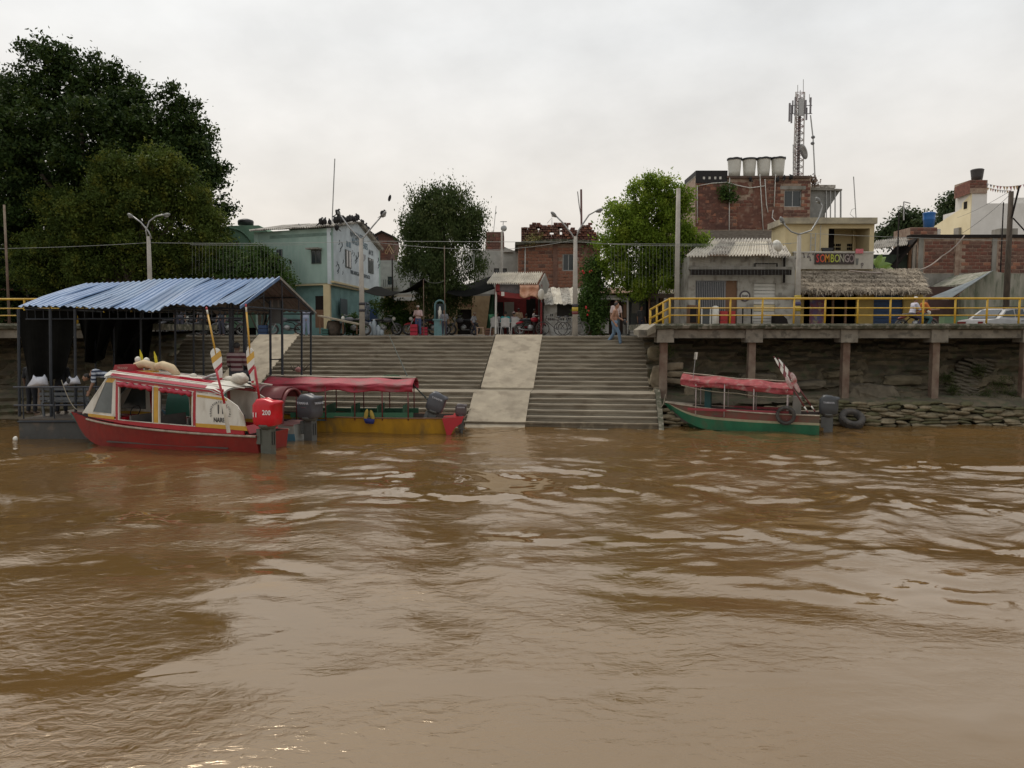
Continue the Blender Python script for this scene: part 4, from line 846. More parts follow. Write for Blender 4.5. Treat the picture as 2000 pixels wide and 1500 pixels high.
must = mat('mustard_wall', (.42, .30, .09), .9, c2=(.32, .22, .07), sc_=2)
x0, _, x1, zt = rect(1560, 553, 1803, 640, Yh)
opn = [rect(a, 573, b, 640, Yh) for a, b in ((1570, 1674), (1706, 1764))]; opn = [(a, DZ - .4, c, d) for a, b, c, d in opn]
shell(tb, x0, x1, DZ - .4, zt, Yh, 1.3, must, opn, roof=False)
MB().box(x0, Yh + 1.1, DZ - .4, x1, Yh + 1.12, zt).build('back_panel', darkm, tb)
blues = plain('blue_shutter_paint', (.025, .06, .14), .6)
for k in range(9):
    z0 = DZ + .0 + k * .15; MB().box(opn[1][0], Yh + .1, z0, opn[1][2], Yh + .13, z0 + .135).build('shutter_slat', blues, tb)
MB().box(opn[0][0] + .3, Yh + .1, DZ, opn[0][0] + 1.0, Yh + .14, opn[0][3]).build('mural_panel', mat('mural_blue', (.08, .11, .22), .8, c2=(.2, .05, .06), sc_=3, c3=(.3, .25, .15), sc3=5), tb)
for u in (1625, 1650): wrect(tb, 'door_post', u, 573, u + 4, 640, Yh + .1, .08, brownw)

# brick yard wall and grey house at the far right
Yw = 42.0
bw2 = wthing('brick_yard_wall', 'long red brick wall with grey pillars at the far right', 'wall', (PX(1900, Yw), Yw, pz))
x0, _, x1, zt = rect(1793, 463, 2150, 640, Yw)
MB().box(x0, Yw, pz - .1, x1, Yw + .25, zt).build('wall', mortar, bw2)
bricks(bw2, PX(1802, Yw), PX(2075, Yw), ZZ(533, Yw), zt - .05, Yw, .40, .19, skip=lambda x, z: any(abs(x - PX(u, Yw)) < .2 for u in (1868, 1940, 2030)), weights=(5, 1, 2, 4))
for u, m_ in ((1797, greyw), (1868, mortar), (1940, greyw), (2030, greyw)): wrect(bw2, 'pillar', u - 4.5, 465, u + 4.5, 640, Yw - .06, .055, m_)
wrect(bw2, 'coping', 1780, 458, 2150, 464, Yw - .12, .5, darkm); wrect(bw2, 'plaster_base', 1800, 534, 2150, 640, Yw - .04, .035, greyw)
gh = wthing('grey_rendered_house', 'grey mould streaked house wall behind the white car', 'house', (PX(1950, 38), 38, DZ))
greenst = mat('streaked_grey_render', (.33, .31, .26), .95, c2=(.16, .17, .12), sc_=1.6, fac=.5, bump=.2, stretch=(1.6, 1.6, .35), c3=(.12, .13, .09), sc3=3)
pts = [P(1893, 640, 38), P(1893, 553, 38), P(1938, 529, 38), P(1960, 533, 38), P(2130, 545, 38), P(2130, 640, 38)]; MB().prism(pts, (0, 3.5, 0)).build('wall', greenst, gh)
corr(gh, P(1811, 584, 35.2), P(1853, 585, 34.4), P(1905, 546, 38.6), P(1940, 528, 37.9), 3, 5, .02, mat('grey_zinc_sheet', (.30, .33, .33), .5, .2, c2=(.22, .24, .25), sc_=2), name='awning_sheet')
MB().box(PX(1808, 39), 39, DZ - .4, PX(1900, 39), 39.2, ZZ(560, 39)).build('porch_back_wall', mat('porch_brown', (.09, .05, .04), .9), gh)
MB().tube([P(1862, 584, 35), P(1893, 556, 37.9)], .03, 5).build('awning_strut', brownw, gh)
wrect(gh, 'porch_planter', 1845, 618, 1890, 640, 36.5, .5, olivew)
# shed left of brick wall
sd_ = wthing('green_shed', 'dark green timber shed with tin roof between cream building and brick wall', 'shed', (PX(1750, 43), 43, pz))
x0, _, x1, zt = rect(1704, 497, 1792, 640, 43); shell(sd_, x0, x1, pz, zt, 43, 3, mat('dark_green_boards', (.05, .075, .05), .9, c2=(.03, .04, .03)), [], roof=False)
corr(sd_, P(1700, 487, 42.4), P(1772, 478, 42.4), P(1712, 470, 45), P(1775, 463, 45), 3, 6, .04, corrm)
MB().prism([P(1740, 525, 42.6), P(1792, 465, 42.6), P(1792, 471, 42.6), P(1748, 525, 42.6)], (0, 2, 0)).build('lean_to_roof', darkm, sd_)
for u, m_ in ((1783, whitew), (1789, greyw), (1775, brownw)): wrect(sd_, 'timber_post', u, 478, u + 5, 535, 42.7, .12, m_)
# rooftop brick box with blue tank
rb = wthing('brick_parapet_box', 'low brick roof box that carries the blue tank', 'wall', (PX(1805, 46), 46, 7)); x0, z0, x1, z1 = rect(1778, 444, 1830, 464, 46)
MB().box(x0, 46, z0 - 1, x1, 48, z1).build('wall', mortar, rb); bricks(rb, x0, x1, z0, z1, 46, .40, .19, weights=(5, 1, 2, 4))
wrect(rb, 'white_panel', 1831, 447, 1837, 462, 46, .1, whitew)
bt = wthing('blue_water_tank', 'blue plastic water tank on the brick roof box', 'water tank', P(1814, 444, 46.8))
MB().lathe(P(1814, 444, 46.8), [(.29, 0), (.31, .4), (.34, .43), (.33, .5), (.35, .8), (.37, .84), (.3, .88), (.05, .92)], 24).build('tank', plain('blue_tank_plastic', (.02, .14, .42), .4), bt, True)
# white tower house
Yq = 60.0
wh = wthing('white_tower_house', 'white house with square stair tower topped by a dark water tank', 'house', (PX(1950, Yq), Yq, pz))
wq = mat('bright_white_wash', (.74, .72, .68), .9, c2=(.62, .60, .56), sc_=.6); sunlitw = mat('sunlit_white_wash', (.80, .70, .47), .9, c2=(.72, .62, .4), sc_=.8)  # cream tone of the side wall paints its sunlight into the colour
xa = PX(1896, Yq, 440); x0, z0, x1, z1 = rect(1896, 378, 1926, 480, Yq)
MB().box(xa, Yq, pz, x1, Yq + 2.2, z1).build('stair_tower', wq, wh)
MB().prism([(xa - .05, Yq, pz), (xa - .05, Yq, z1), (xa - .05, Yq + 1.2, ZZ(392, Yq)), (xa - .05, Yq + 1.2, ZZ(402, Yq)), (xa - .05, Yq + 5.2, ZZ(425, Yq)), (xa - .05, Yq + 5.2, pz)], (.045, 0, 0)).build('side_wall', sunlitw, wh)
MB().box(xa, Yq + 2.2, pz, x1 + 8, Yq + 5, ZZ(425, Yq)).build('rear_block', wq, wh)
bb = rect(1893, 352, 1927, 378, Yq); MB().box(bb[0], Yq - .1, bb[1], bb[2], Yq + 2, bb[3]).build('brick_cap', mortar, wh); bricks(wh, bb[0], bb[2], bb[1] + .4, bb[3], Yq - .1, .42, .2, weights=(5, 1, 2, 1))
MB().prism([(bb[0] - .02, Yq - .1, bb[1]), (bb[0] - .02, Yq - .1, bb[3]), (bb[0] - .02, Yq + 1.9, bb[3] - .2), (bb[0] - .02, Yq + 1.9, bb[1] - .1)], (.015, 0, 0)).build('brick_cap_side', brickm[0], wh)
x0, z0, x1_, z1 = rect(1926, 397, 2150, 480, Yq); MB().box(x1, Yq + .05, pz, x1_, Yq + 6, z1).build('main_wall', wq, wh)
wrect(wh, 'parapet_step', 1975, 386, 2150, 398, Yq + .4, .3, wq)
MB().box(xa - .09, Yq + .5, ZZ(405, Yq), xa - .052, Yq + .9, ZZ(391, Yq)).build('window_slot', darkm, wh)
q = Vector((xa - .1, Yq + 1.5, ZZ(448, Yq))); MB().obox(q, (.3, .7, .6)).build('air_conditioner', greyw, wh)
wrect(wh, 'roof_vent', 1953, 446, 1988, 458, Yq - 3, 1, greyw)
tk = wthing('dark_water_tank', 'dark conical water tank on the white stair tower', 'water tank', P(1908, 352, Yq + .8)); MB().lathe(P(1908, 352, Yq + .8), [(.38, 0), (.42, .3), (.47, .72), (.49, .78), (.40, .84), (.05, .9)], 20).build('tank', plain('grey_black_plastic', (.05, .045, .045), .5), tk, True)

# ============================================================ BUILDINGS, MIDDLE
Ym = 43.0
bh_ = wthing('ruined_brick_house', 'orange brick house with broken parapet and one white curtained window', 'house', (PX(1090, Ym), Ym, pz))
x0, _, x1, zt = rect(1012, 476, 1172, 640, Ym); wr2 = rect(1099, 496, 1122, 529, Ym)
shell(bh_, x0, x1, pz - .1, zt, Ym, 7, mortar, [wr2], roof=False)
wn = window(bh_, wr2, Ym, galv, 2, inset=.1)
cz = rect(1112, 500, 1120, 527, Ym); MB().grid(lambda s, t_: (cz[0] + (cz[2] - cz[0]) * s * (1 - .2 * math.sin(3 * t_)), Ym + .2 + .02 * math.sin(20 * s), cz[3] - (cz[3] - cz[1]) * t_), 12, 6, thick=(0, .01, 0)).build('curtain', cloth('pale_curtain', (.5, .4, .4)), wn)
bricks(bh_, x0, x1, ZZ(562, Ym), zt - .02, Ym, .375, .185, skip=lambda x, z: wr2[0] - .1 < x < wr2[2] + .1 and wr2[1] - .05 < z < wr2[3] + .05, weights=(1, 12, 0, 2))
wrect(bh_, 'pilaster', 1080, 478, 1089, 560, Ym - .06, .05, mat('pilaster_render', (.25, .14, .10), .95, c2=(.15, .08, .06), bump=.4))
wrect(bh_, 'right_render', 1140, 478, 1170, 560, Ym - .045, .04, plast)
MB().prism([P(1006, 478, Ym - .5), P(1006, 473, Ym - .5), P(1090, 466, Ym - .5), P(1172, 470, Ym - .5), P(1172, 475, Ym - .5), P(1090, 472, Ym - .5)], (0, 7, 0)).build('cornice_slab', mossy, bh_)
prof_ = ((1018, 446), (1035, 446), (1035, 436), (1057, 436), (1057, 441), (1083, 441), (1083, 437), (1116, 437), (1117, 444), (1122, 450), (1128, 454), (1134, 448), (1140, 441), (1152, 440), (1153, 450), (1168, 456))
def hgt(u):
    for i in range(len(prof_) - 1):
        if prof_[i][0] <= u <= prof_[i + 1][0] and prof_[i + 1][0] > prof_[i][0]: return prof_[i][1] + (prof_[i + 1][1] - prof_[i][1]) * (u - prof_[i][0]) / (prof_[i + 1][0] - prof_[i][0])
    return 470
Yr = Ym + .3
def skipr(x, z):
    u = 1000 + x / Yr * 1500; v = 645 - (z - 3.2) / Yr * 1500
    if v < hgt(u): return True
    return any((u - a) ** 2 / w_ ** 2 + (v - b) ** 2 / h_ ** 2 < 1 for a, b, w_, h_ in ((1112, 446, 4, 6), (1093, 454, 3.5, 6), (1077, 460, 3, 5), (1106, 458, 3, 3), (1051, 452, 3, 5)))
bricks(bh_, PX(1018, Yr, 450), PX(1168, Yr, 450), ZZ(472, Yr), ZZ(434, Yr), Yr, .24, .13, skip=skipr, proud=.22, gap=.008, weights=(4, 1, 6, 3))
core_ = MB()
for a_ in range(1018, 1168, 4):
    for c_ in range(434, 474, 4):
        if not skipr(PX(a_ + 2, Yr, 450), ZZ(c_ + 2, Yr)) and c_ + 2 > hgt(a_ + 2) + 2: core_.box(PX(a_, Yr, 450), Yr + .02, ZZ(c_ + 4, Yr), PX(a_ + 4, Yr, 450), Yr + .16, ZZ(c_, Yr))
core_.build('parapet_core', brickm[2], bh_, kind='stuff')
for u in (1018, 1083, 1140): MB().box(PX(u, Yr, 450), Yr + .02, ZZ(472, Yr), PX(u, Yr, 450) + .3, Yr + .24, ZZ(444, Yr)).build('parapet_pier', mortar, bh_)
leaves([pxblob(1050, 462, 12, Ym - .2, rz_=.4 * 12), pxblob(1035, 468, 10, Ym - .4)], 400, .05, mat('dry_weed', (.22, .2, .06), .9), bh_, name='roof_weeds', twig=10, spread=.12)
pipe(bh_, [(1025, 560, Ym - .1), (1026, 480, Ym - .1)], .035, whitew)
an = wthing('roof_antenna_pole', 'tall steel pole with crossed rods above the ruined parapet', 'antenna', P(1136, 450, 44.5))
MB().tube([P(1136, 470, 44.5), P(1135, 370, 44.5)], .06, 6).build('pole', plain('rusty_steel', (.18, .10, .09), .7), an); MB().tube([P(1128, 374, 44.5), P(1131, 400, 44.5), P(1135, 425, 44.5)], .03, 5).build('rod', galv, an)
MB().tube([P(1069, 436, 44.5), P(1078, 425, 44.5), P(1078, 440, 44.5)], .02, 4).build('wire_rod', galv, an)
# white house and stub behind
wh2 = wthing('white_middle_house', 'plain white house wall left of the orange brick house', 'house', (PX(975, 46), 46, pz)); x0, _, x1, zt = rect(925, 493, 1012, 640, 46)
wo = [rect(965, 524, 975, 542, 46), rect(981, 524, 990, 542, 46)]; shell(wh2, x0, x1, pz - .1, zt, 46, 5, mat('shaded_white_wall', (.50, .49, .44), .9, c2=(.38, .37, .33)), wo)
for r_ in wo: window(wh2, r_, 46, darkm, 1)
MB().prism([P(985, 482, 45.8), P(1002, 489, 45.8), P(1002, 492, 45.8), P(983, 492, 45.8)], (0, 4, 0)).build('tin_roof', corrm, wh2)
st_ = wthing('dark_brick_stub', 'dark weathered brick block with aerials between tree and brick house', 'wall', (PX(967, 50), 50, 6)); x0, z0, x1, z1 = rect(949, 453, 984, 500, 50)
MB().box(x0, 50, z0 - 3, x1, 53, z1).build('wall', brickm[2], st_); bricks(st_, x0, x1, z0, z1, 50, .42, .2, weights=(3, 0, 6, 2))
MB().tube([P(964, 453, 50), P(969, 402, 50)], .025, 4).build('whip', galv, st_); MB().tube([P(982, 455, 50), P(983, 432, 50)], .03, 4).build('aerial_mast', galv, st_); MB().tube([P(977, 433, 50), P(990, 433, 50)], .03, 4).build('aerial_bar', galv, st_)
MB().ell(P(984, 446, 49.7), (.2, .08, .2), 10, 6).build('small_dish', galv, st_, True)
# backdrop row behind the plaza
row = wthing('tan_row_house', 'tan shaded house front with dark doorway behind the drooping tree', 'house', (PX(870, 45), 45, pz)); x0, _, x1, zt = rect(750, 578, 1000, 640, 45)
do = rect(893, 604, 921, 652, 45); do = (do[0], pz - .1, do[2], do[3]); d2 = rect(803, 608, 815, 652, 45); d2 = (d2[0], pz - .1, d2[2], d2[3])
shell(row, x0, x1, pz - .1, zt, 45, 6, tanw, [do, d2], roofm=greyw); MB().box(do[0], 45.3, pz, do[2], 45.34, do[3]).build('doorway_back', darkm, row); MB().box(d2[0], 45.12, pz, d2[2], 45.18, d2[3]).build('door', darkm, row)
wrect(row, 'concrete_ledge', 764, 579, 828, 587, 44.2, .79, whitew); wrect(row, 'lintel', 893, 592, 925, 599, 44.95, .045, brownw)
b2 = wthing('pale_rear_house', 'pale grey rear house with small balcony between turquoise house and tree', 'house', (PX(775, 52), 52, pz)); x0, _, x1, zt = rect(740, 512, 830, 640, 52)
shell(b2, x0, x1, pz - .1, zt, 52, 4, mat('shaded_grey_wall', (.40, .40, .37), .9, c2=(.3, .3, .28)), [rect(757, 540, 768, 556, 52)]); MB().box(PX(757, 52), 52.15, ZZ(556, 52), PX(768, 52), 52.18, ZZ(540, 52)).build('window_pane', glass, b2)
wrect(b2, 'balcony_slab', 748, 560, 775, 563, 51.3, .69, greyw)
for u in range(749, 776, 4): wrect(b2, 'balcony_bar', u, 546, u + .8, 560, 51.3, .03, darkm)
b3 = wthing('brick_roof_room', 'dark red brick roof room with pitched top right of the turquoise house', 'building', (PX(745, 54), 54, 8)); MB().prism([P(722, 520, 54), P(724, 463, 54), P(745, 453, 54), P(766, 462, 54), P(768, 475, 54), P(760, 520, 54)], (0, 3, 0)).build('wall', brickm[2], b3)
x0, z0, x1, z1 = rect(727, 466, 762, 516, 54); bricks(b3, x0, x1, z0, z1, 54, .42, .2, weights=(3, 0, 6, 2), skip=lambda x, z: noise.noise(Vector((x * 2, z * 2, 1))) > .25)
MB().prism([P(718, 464, 53.8), P(745, 450, 53.8), P(771, 462, 53.8), P(771, 465, 53.8), P(745, 454, 53.8), P(718, 467, 53.8)], (0, 3.4, 0)).build('roof', darkm, b3)
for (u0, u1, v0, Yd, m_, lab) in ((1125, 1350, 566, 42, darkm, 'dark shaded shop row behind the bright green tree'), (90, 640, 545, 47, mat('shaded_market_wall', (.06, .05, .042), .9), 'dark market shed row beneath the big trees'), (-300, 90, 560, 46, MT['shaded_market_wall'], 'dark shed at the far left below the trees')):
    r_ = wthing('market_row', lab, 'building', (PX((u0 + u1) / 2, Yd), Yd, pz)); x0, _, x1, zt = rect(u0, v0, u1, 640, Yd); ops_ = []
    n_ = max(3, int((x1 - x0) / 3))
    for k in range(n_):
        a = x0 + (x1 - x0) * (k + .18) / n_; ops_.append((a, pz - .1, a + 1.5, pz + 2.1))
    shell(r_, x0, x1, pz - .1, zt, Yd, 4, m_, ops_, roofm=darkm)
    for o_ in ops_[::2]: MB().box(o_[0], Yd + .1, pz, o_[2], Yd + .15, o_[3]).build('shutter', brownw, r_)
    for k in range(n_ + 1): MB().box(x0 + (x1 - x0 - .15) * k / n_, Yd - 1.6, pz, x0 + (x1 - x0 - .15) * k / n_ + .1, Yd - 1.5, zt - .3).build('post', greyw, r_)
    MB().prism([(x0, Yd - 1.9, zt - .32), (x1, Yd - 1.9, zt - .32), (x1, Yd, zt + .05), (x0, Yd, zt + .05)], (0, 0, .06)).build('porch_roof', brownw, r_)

# red roofed kiosk (grey corrugated roof, red inside)
ks = wthing('red_kiosk', 'open red kiosk under a pale corrugated roof at the head of the ramp', 'kiosk', (PX(1010, 38), 38, pz))
redk = mat('kiosk_red', (.26, .025, .022), .7, c2=(.15, .015, .015), sc_=2)
corr(ks, P(951, 553, 36.3), P(1050, 554, 36.3), P(966, 533, 38.6), P(1062, 532, 38.6), 4, 6, .045, corrbright, drop=.01)
MB().prism([P(1052, 556, 36.5), P(1063, 534, 38.5), P(1071, 556, 38.6), P(1066, 572, 37.5), P(1056, 578, 36.6)], (.06, 0, 0)).build('gable_board', greyw, ks)
MB().tube([P(1062, 534, 38.5), P(1072, 562, 38.5)], .03, 4).build('rafter', darkm, ks)
wrect(ks, 'back_wall', 966, 560, 1062, 652, 39.6, .15, redk); wrect(ks, 'white_panel', 985, 590, 1004, 625, 39.3, .1, greyw); wrect(ks, 'dark_hatch', 1028, 583, 1046, 630, 39.4, .08, darkm)
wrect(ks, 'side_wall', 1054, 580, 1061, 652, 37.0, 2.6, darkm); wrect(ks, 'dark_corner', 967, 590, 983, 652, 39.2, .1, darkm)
MB().tube([P(968, 652, 36.6), P(969, 556, 36.6)], .05, 6).build('post', whitew, ks); MB().tube([P(1057, 652, 36.8), P(1057, 556, 36.8)], .05, 6).build('post', redk, ks)
wrect(ks, 'banner', 975, 556, 1017, 573, 36.55, .05, mat('banner_grey', (.07, .07, .075), .8, c2=(.14, .12, .12), sc_=5))
wrect(ks, 'red_trim', 968, 553, 976, 570, 36.5, .08, redk); wrect(ks, 'red_trim', 1046, 556, 1053, 575, 36.5, .08, redk)
MB().prism([P(970, 568, 36.5), P(1035, 577, 36.5), P(1035, 585, 36.5), P(985, 581, 36.5), P(971, 574, 36.5)], (0, .05, 0)).build('red_fringe', redk, ks)
wrect(ks, 'small_sign', 979, 570, 985, 578, 36.45, .03, whitew)
pc = mat('peach_cloth', (.68, .40, .27), .8, c2=(.55, .28, .18), sc_=4)
def fn(s, t_):
    p_ = P(1015 + 37 * s, 556 + 22 * t_ + 5 * s * t_ + 3 * math.sin(7 * s) * t_, 36.4); return p_ + Vector((0, -.10 * math.sin(14 * s + 3 * t_) * t_ - .06 * math.sin(9 * t_), 0))
MB().grid(fn, 26, 14, thick=(0, .015, 0)).build('hanging_cloth', pc, ks, True)
dish2 = wthing('white_dish', 'small white oval dish at the right corner of the red kiosk', 'dish', P(1057, 580, 36.3)); MB().ell(P(1057, 575, 36.2), (.16, .06, .26), 14, 8).build('reflector', whitep, dish2, True); MB().tube([P(1058, 590, 36.4), P(1057, 576, 36.25)], .02, 5).build('stem', galv, dish2)
gt = wthing('green_tarp', 'dark green hanging tarp left of the red kiosk', 'tarp', P(958, 640, 38))
def fn(s, t_): p_ = P(966 - 18 * t_ * (1 - .5 * s) - 6 * s, 572 + 70 * t_, 38.3); return p_ + Vector((0, .08 * math.sin(12 * s), 0))
MB().grid(lambda s, t_: P(950 + 16 * s + (1 - t_) * 8 * (1 - s), 575 + 66 * t_, 38.3 + .1 * math.sin(9 * s)), 10, 8, thick=(0, .02, 0)).build('tarp', cloth('green_tarp_cloth', (.03, .09, .045)), gt)
gb_ = wthing('green_bin', 'pale green plastic bin hung beside the kiosk post', 'bin', P(961, 630, 37.6)); MB().lathe(P(961, 628, 37.6), [(.13, 0), (.17, .32), (.18, .34)], 14).build('bin', plain('mint_plastic', (.12, .38, .22), .5), gb_, True)
# small white building
sw = wthing('small_white_stall', 'small white block stall with dark hatch and crumpled tin roof beside the kiosk', 'stall', (PX(1100, 37.6), 37.6, pz))
x0, _, x1, zt = rect(1062, 585, 1145, 640, 37.6); ho = rect(1088, 587, 1126, 618, 37.6)
whiteb = mat('flaking_white_wall', (.62, .61, .57), .9, c2=(.40, .38, .34), sc_=2.2, fac=.5, bump=.4, c3=(.3, .27, .23), sc3=4)
shell(sw, x0, x1, pz - .1, zt - .1, 37.6, 2.4, whiteb, [(ho[0], ho[1], ho[2], zt - .2)], roof=False); MB().box(ho[0], 37.75, ho[1], ho[2], 37.8, zt - .2).build('hatch_cloth', mat('hatch_grey', (.05, .047, .042), .9), sw)
for (u0, u1, v) in ((1075, 1084, 613), (1071, 1084, 621), (1093, 1104, 621), (1106, 1118, 621)):
    for k in range(int((u1 - u0) / 3.2)): wrect(sw, 'vent_slot', u0 + 3.3 * k, v, u0 + 3.3 * k + 2, v + 5, 37.585, .012, darkm)
for k in range(5):
    def fn(s, t_, k=k):
        u = 1058 + (k + s) * 17.5 + 6 * (1 - t_); v = 594 - 32 * t_; p_ = P(u, v, 37.0 + 3 * t_)
        return p_ + Vector((0, 0, .10 * noise.noise(Vector((s * 2 + k * 3.1, t_ * 3, 1))) + .02 * math.sin(2 * math.pi * 6 * s) + (.02 if k % 2 else 0)))
    MB().grid(fn, 24, 8, thick=(0, 0, -.015)).build('roof_sheet', corrbright if k % 2 else mat('dented_tin', (.5, .48, .43), .6, c2=(.25, .22, .18), sc_=3, c3=(.1, .09, .07), sc3=6), sw)
kf = wthing('food_stall_frame', 'white framed food stall with pale cabinet behind the walking men', 'stall', (PX(1200, 36.2), 36.2, pz))
whf = plain('stall_white', (.42, .40, .36), .7)
for u in (1174, 1226): MB().tube([P(u, 652, 36.2), P(u, 585, 36.2)], .05, 6).build('post', whf, kf)
MB().tube([P(1172, 584, 36.2), P(1228, 584, 36.2)], .05, 6).build('beam', whf, kf); wrect(kf, 'top_panel', 1174, 577, 1222, 583, 36.3, 1, greyw); wrect(kf, 'cabinet', 1175, 628, 1189, 651, 36.0, .5, whitew)
wrect(kf, 'cabinet_shelf', 1181, 622, 1189, 628, 36.1, .4, greyw); wrect(kf, 'back_board', 1176, 590, 1224, 652, 37.1, .06, mat('stall_back', (.07, .045, .035), .9))
wrect(kf, 'side_crate', 1218, 594, 1226, 620, 36.4, .3, brownw); wrect(kf, 'cart_leg', 1217, 628, 1222, 652, 36.3, .1, greyw)
gd = wthing('grey_door_stall', 'grey tin stall with closed door right of the food stall', 'stall', (PX(1245, 37.2), 37.2, pz)); x0, _, x1, zt = rect(1225, 583, 1262, 640, 37.2); shell(gd, x0, x1, pz - .1, zt, 37.2, 2, plain('dark_grey_tin', (.07, .075, .075), .7))
wrect(gd, 'door', 1232, 590, 1250, 652, 37.12, .07, plain('grey_tin', (.13, .14, .135), .7)); wrect(gd, 'door_window', 1234, 592, 1248, 612, 37.08, .03, greyw)
lr = wthing('open_market_roof', 'weathered pale tin roof on a brown beam below the bright green tree', 'roof', (PX(1300, 37), 37, pz))
corr(lr, P(1238, 577, 36.6), P(1350, 575, 36.6), P(1252, 543, 39.5), P(1350, 540, 39.5), 5, 6, .04, [corrbright, corrm], wob=.03, drop=.02)
wrect(lr, 'beam', 1256, 574, 1350, 582, 36.2, .2, mat('brown_beam', (.16, .12, .1), .9)); 
for u in (1268, 1338): MB().tube([P(u, 652, 36.3), P(u, 582, 36.3)], .05, 6).build('post', brownw, lr)
# sagging black shade cloths
def shade(lab, pts, sag, Yoff=0):
    r_ = wthing('shade_cloth', lab, 'shade cloth', P(*pts[0]), 'black shade cloths over the plaza'); A, B, C, D = (P(*p) for p in pts)
    def fn(s, t_):
        p_ = A.lerp(B, s).lerp(D.lerp(C, s), t_); return p_ - Vector((0, 0, sag * 4 * s * (1 - s) * (1 - .3 * t_) + .05 * math.sin(7 * t_ + 5 * s)))
    MB().grid(fn, 20, 8, thick=(0, 0, .02)).build('cloth', tarpm, r_)
shade('black shade cloth sagging from the middle lamp post to the drooping tree', ((706, 567, 35), (828, 545, 36), (840, 556, 41), (745, 560, 42)), .45)
shade('black shade cloth stretched left of the kiosk roof', ((872, 572, 36.5), (966, 566, 36.5), (962, 540, 40), (880, 556, 41)), .2)
shade('black shade cloth behind the drooping tree trunk', ((800, 560, 39.5), (900, 575, 39), (890, 560, 43), (800, 548, 43)), .3)

# ============================================================ BUILDINGS, LEFT
# turquoise house: plan given by three corners
C0 = Vector((-8.87, 38, 0)); CL = Vector((-13.0, 39.7, 0)); CR = Vector((-8.35, 48.6, 0)); CB = Vector((-12.6, 49.6, 0))
def hit(u, v, A, B, out=.0):      # where the line of sight meets the wall A-B
    d = P(u, v, 10) - CAMP; e_ = (B - A); n_ = Vector((e_.y, -e_.x, 0)).normalized(); t_ = (A - CAMP).dot(n_) / d.dot(n_)
    p_ = CAMP + d * t_; return p_ + n_ * out * (1 if n_.dot(CAMP - p_) > 0 else -1)
th_ = wthing('turquoise_house', 'pale green two storey house with blue lettered gable end beside the stairs', 'house', (C0.x, C0.y, pz))
zf, ze, zp = 5.48, 8.2, 9.15
def vwall(A, B, z0, z1, t_in, name, m, ztop=None, ops=()):
    e_ = (B - A).normalized(); n_ = Vector((-e_.y, e_.x, 0)); 
    if n_.dot(A - CAMP) < 0: n_ = -n_
    b = MB()
    if ztop: b.prism([A + Vector((0, 0, z0)), B + Vector((0, 0, z0)), B + Vector((0, 0, ztop[1])), (A + B) / 2 + Vector((0, 0, ztop[2])), A + Vector((0, 0, ztop[0]))], n_ * t_in)
    else: b.prism([A + Vector((0, 0, z0)), B + Vector((0, 0, z0)), B + Vector((0, 0, z1)), A + Vector((0, 0, z1))], n_ * t_in)
    return b.build(name, m, th_)
vwall(CL, C0, zf, ze, .2, 'front_wall', greenw)
vwall(C0 + Vector((.004, .0, 0)), CR, zf, ze, .2, 'gable_wall', bluew, ztop=(ze, ze, zp))
vwall(CL + Vector((.3, .25, 0)), C0 + Vector((-.25, .35, 0)), pz - .1, zf, .2, 'ground_floor_front', cyanw); vwall(C0 + Vector((-.2, .35, 0)), CR, pz - .1, zf, .2, 'ground_floor_side', cyanw)
MB().prism([CL, C0, CR, CB], (0, 0, .1)).build('floor_slab', cream, th_).location.z += zf - .05
MB().prism([C0 + Vector((-.02, -.12, 0)), C0 + Vector((.12, -.02, 0)), CR + Vector((.12, 0, 0)), CR + Vector((0, 0, 0)), C0], (0, 0, .09)).build('ledge', cream, th_).location.z += zf + .06
vwall(CB, CR, pz, ze, .2, 'rear_wall', greenw); vwall(CL, CB, pz, ze, .2, 'left_wall', greenw)
MB().box(C0.x - .42, C0.y + .02, pz - .1, C0.x - .1, C0.y + .3, zf - .05).build('corner_post', cream, th_)
def face_quad(name, m, A, B, u0, v0, u1, v1, out=.03, depth=.06, parent=None):
    a, b_, c_, d_ = hit(u0, v1, A, B, out), hit(u1, v1, A, B, out), hit(u1, v0, A, B, out), hit(u0, v0, A, B, out)
    z0 = (a.z + b_.z) / 2; z1 = (c_.z + d_.z) / 2; a.z = z0; b_.z = z0; c_ = Vector((b_.x, b_.y, z1)); d_ = Vector((a.x, a.y, z1))
    e_ = (B - A).normalized(); n_ = Vector((-e_.y, e_.x, 0)); n_ = n_ if n_.dot(A - CAMP) > 0 else -n_
    return MB().prism([a, b_, c_, d_], n_ * depth).build(name, m, parent or th_)
for (A, B, r_) in ((CL, C0, (609, 488, 628, 515)), (CL, C0, (541, 487, 552, 505)), (C0, CR, (674, 489, 685.5, 523)), (C0, CR, (719, 505, 729, 534))):
    f_ = face_quad('window', plain('window_frame_dark', (.09, .10, .09), .7), A, B, *r_, out=.035, depth=.03); face_quad('pane', glass, A, B, r_[0] + 1.5, r_[1] + 1.5, r_[2] - 1.5, r_[3] - 1.5, out=.05, depth=.012, parent=f_)
    um = (r_[0] + r_[2]) / 2; face_quad('mullion', MT['window_frame_dark'], A, B, um - .6, r_[1] + 1, um + .6, r_[3] - 1, out=.065, depth=.02, parent=f_)
face_quad('sunshade', greyw, CL, C0, 606, 485, 630, 488, .4, .36); face_quad('wall_plate', darkm, CL, C0, 566, 509, 570, 515, .02, .03)
face_quad('upper_band', mat('grey_green_band', (.20, .29, .25), .9), CL, C0, 527, 457, 648, 463, .012, .01)
face_quad('door', darkm, CL + Vector((.3, .25, 0)), C0 + Vector((-.25, .35, 0)), 617, 578, 637, 605, .03, .03); face_quad('door_lower', brownw, CL + Vector((.3, .25, 0)), C0 + Vector((-.25, .35, 0)), 617, 605, 637, 640, .03, .03)
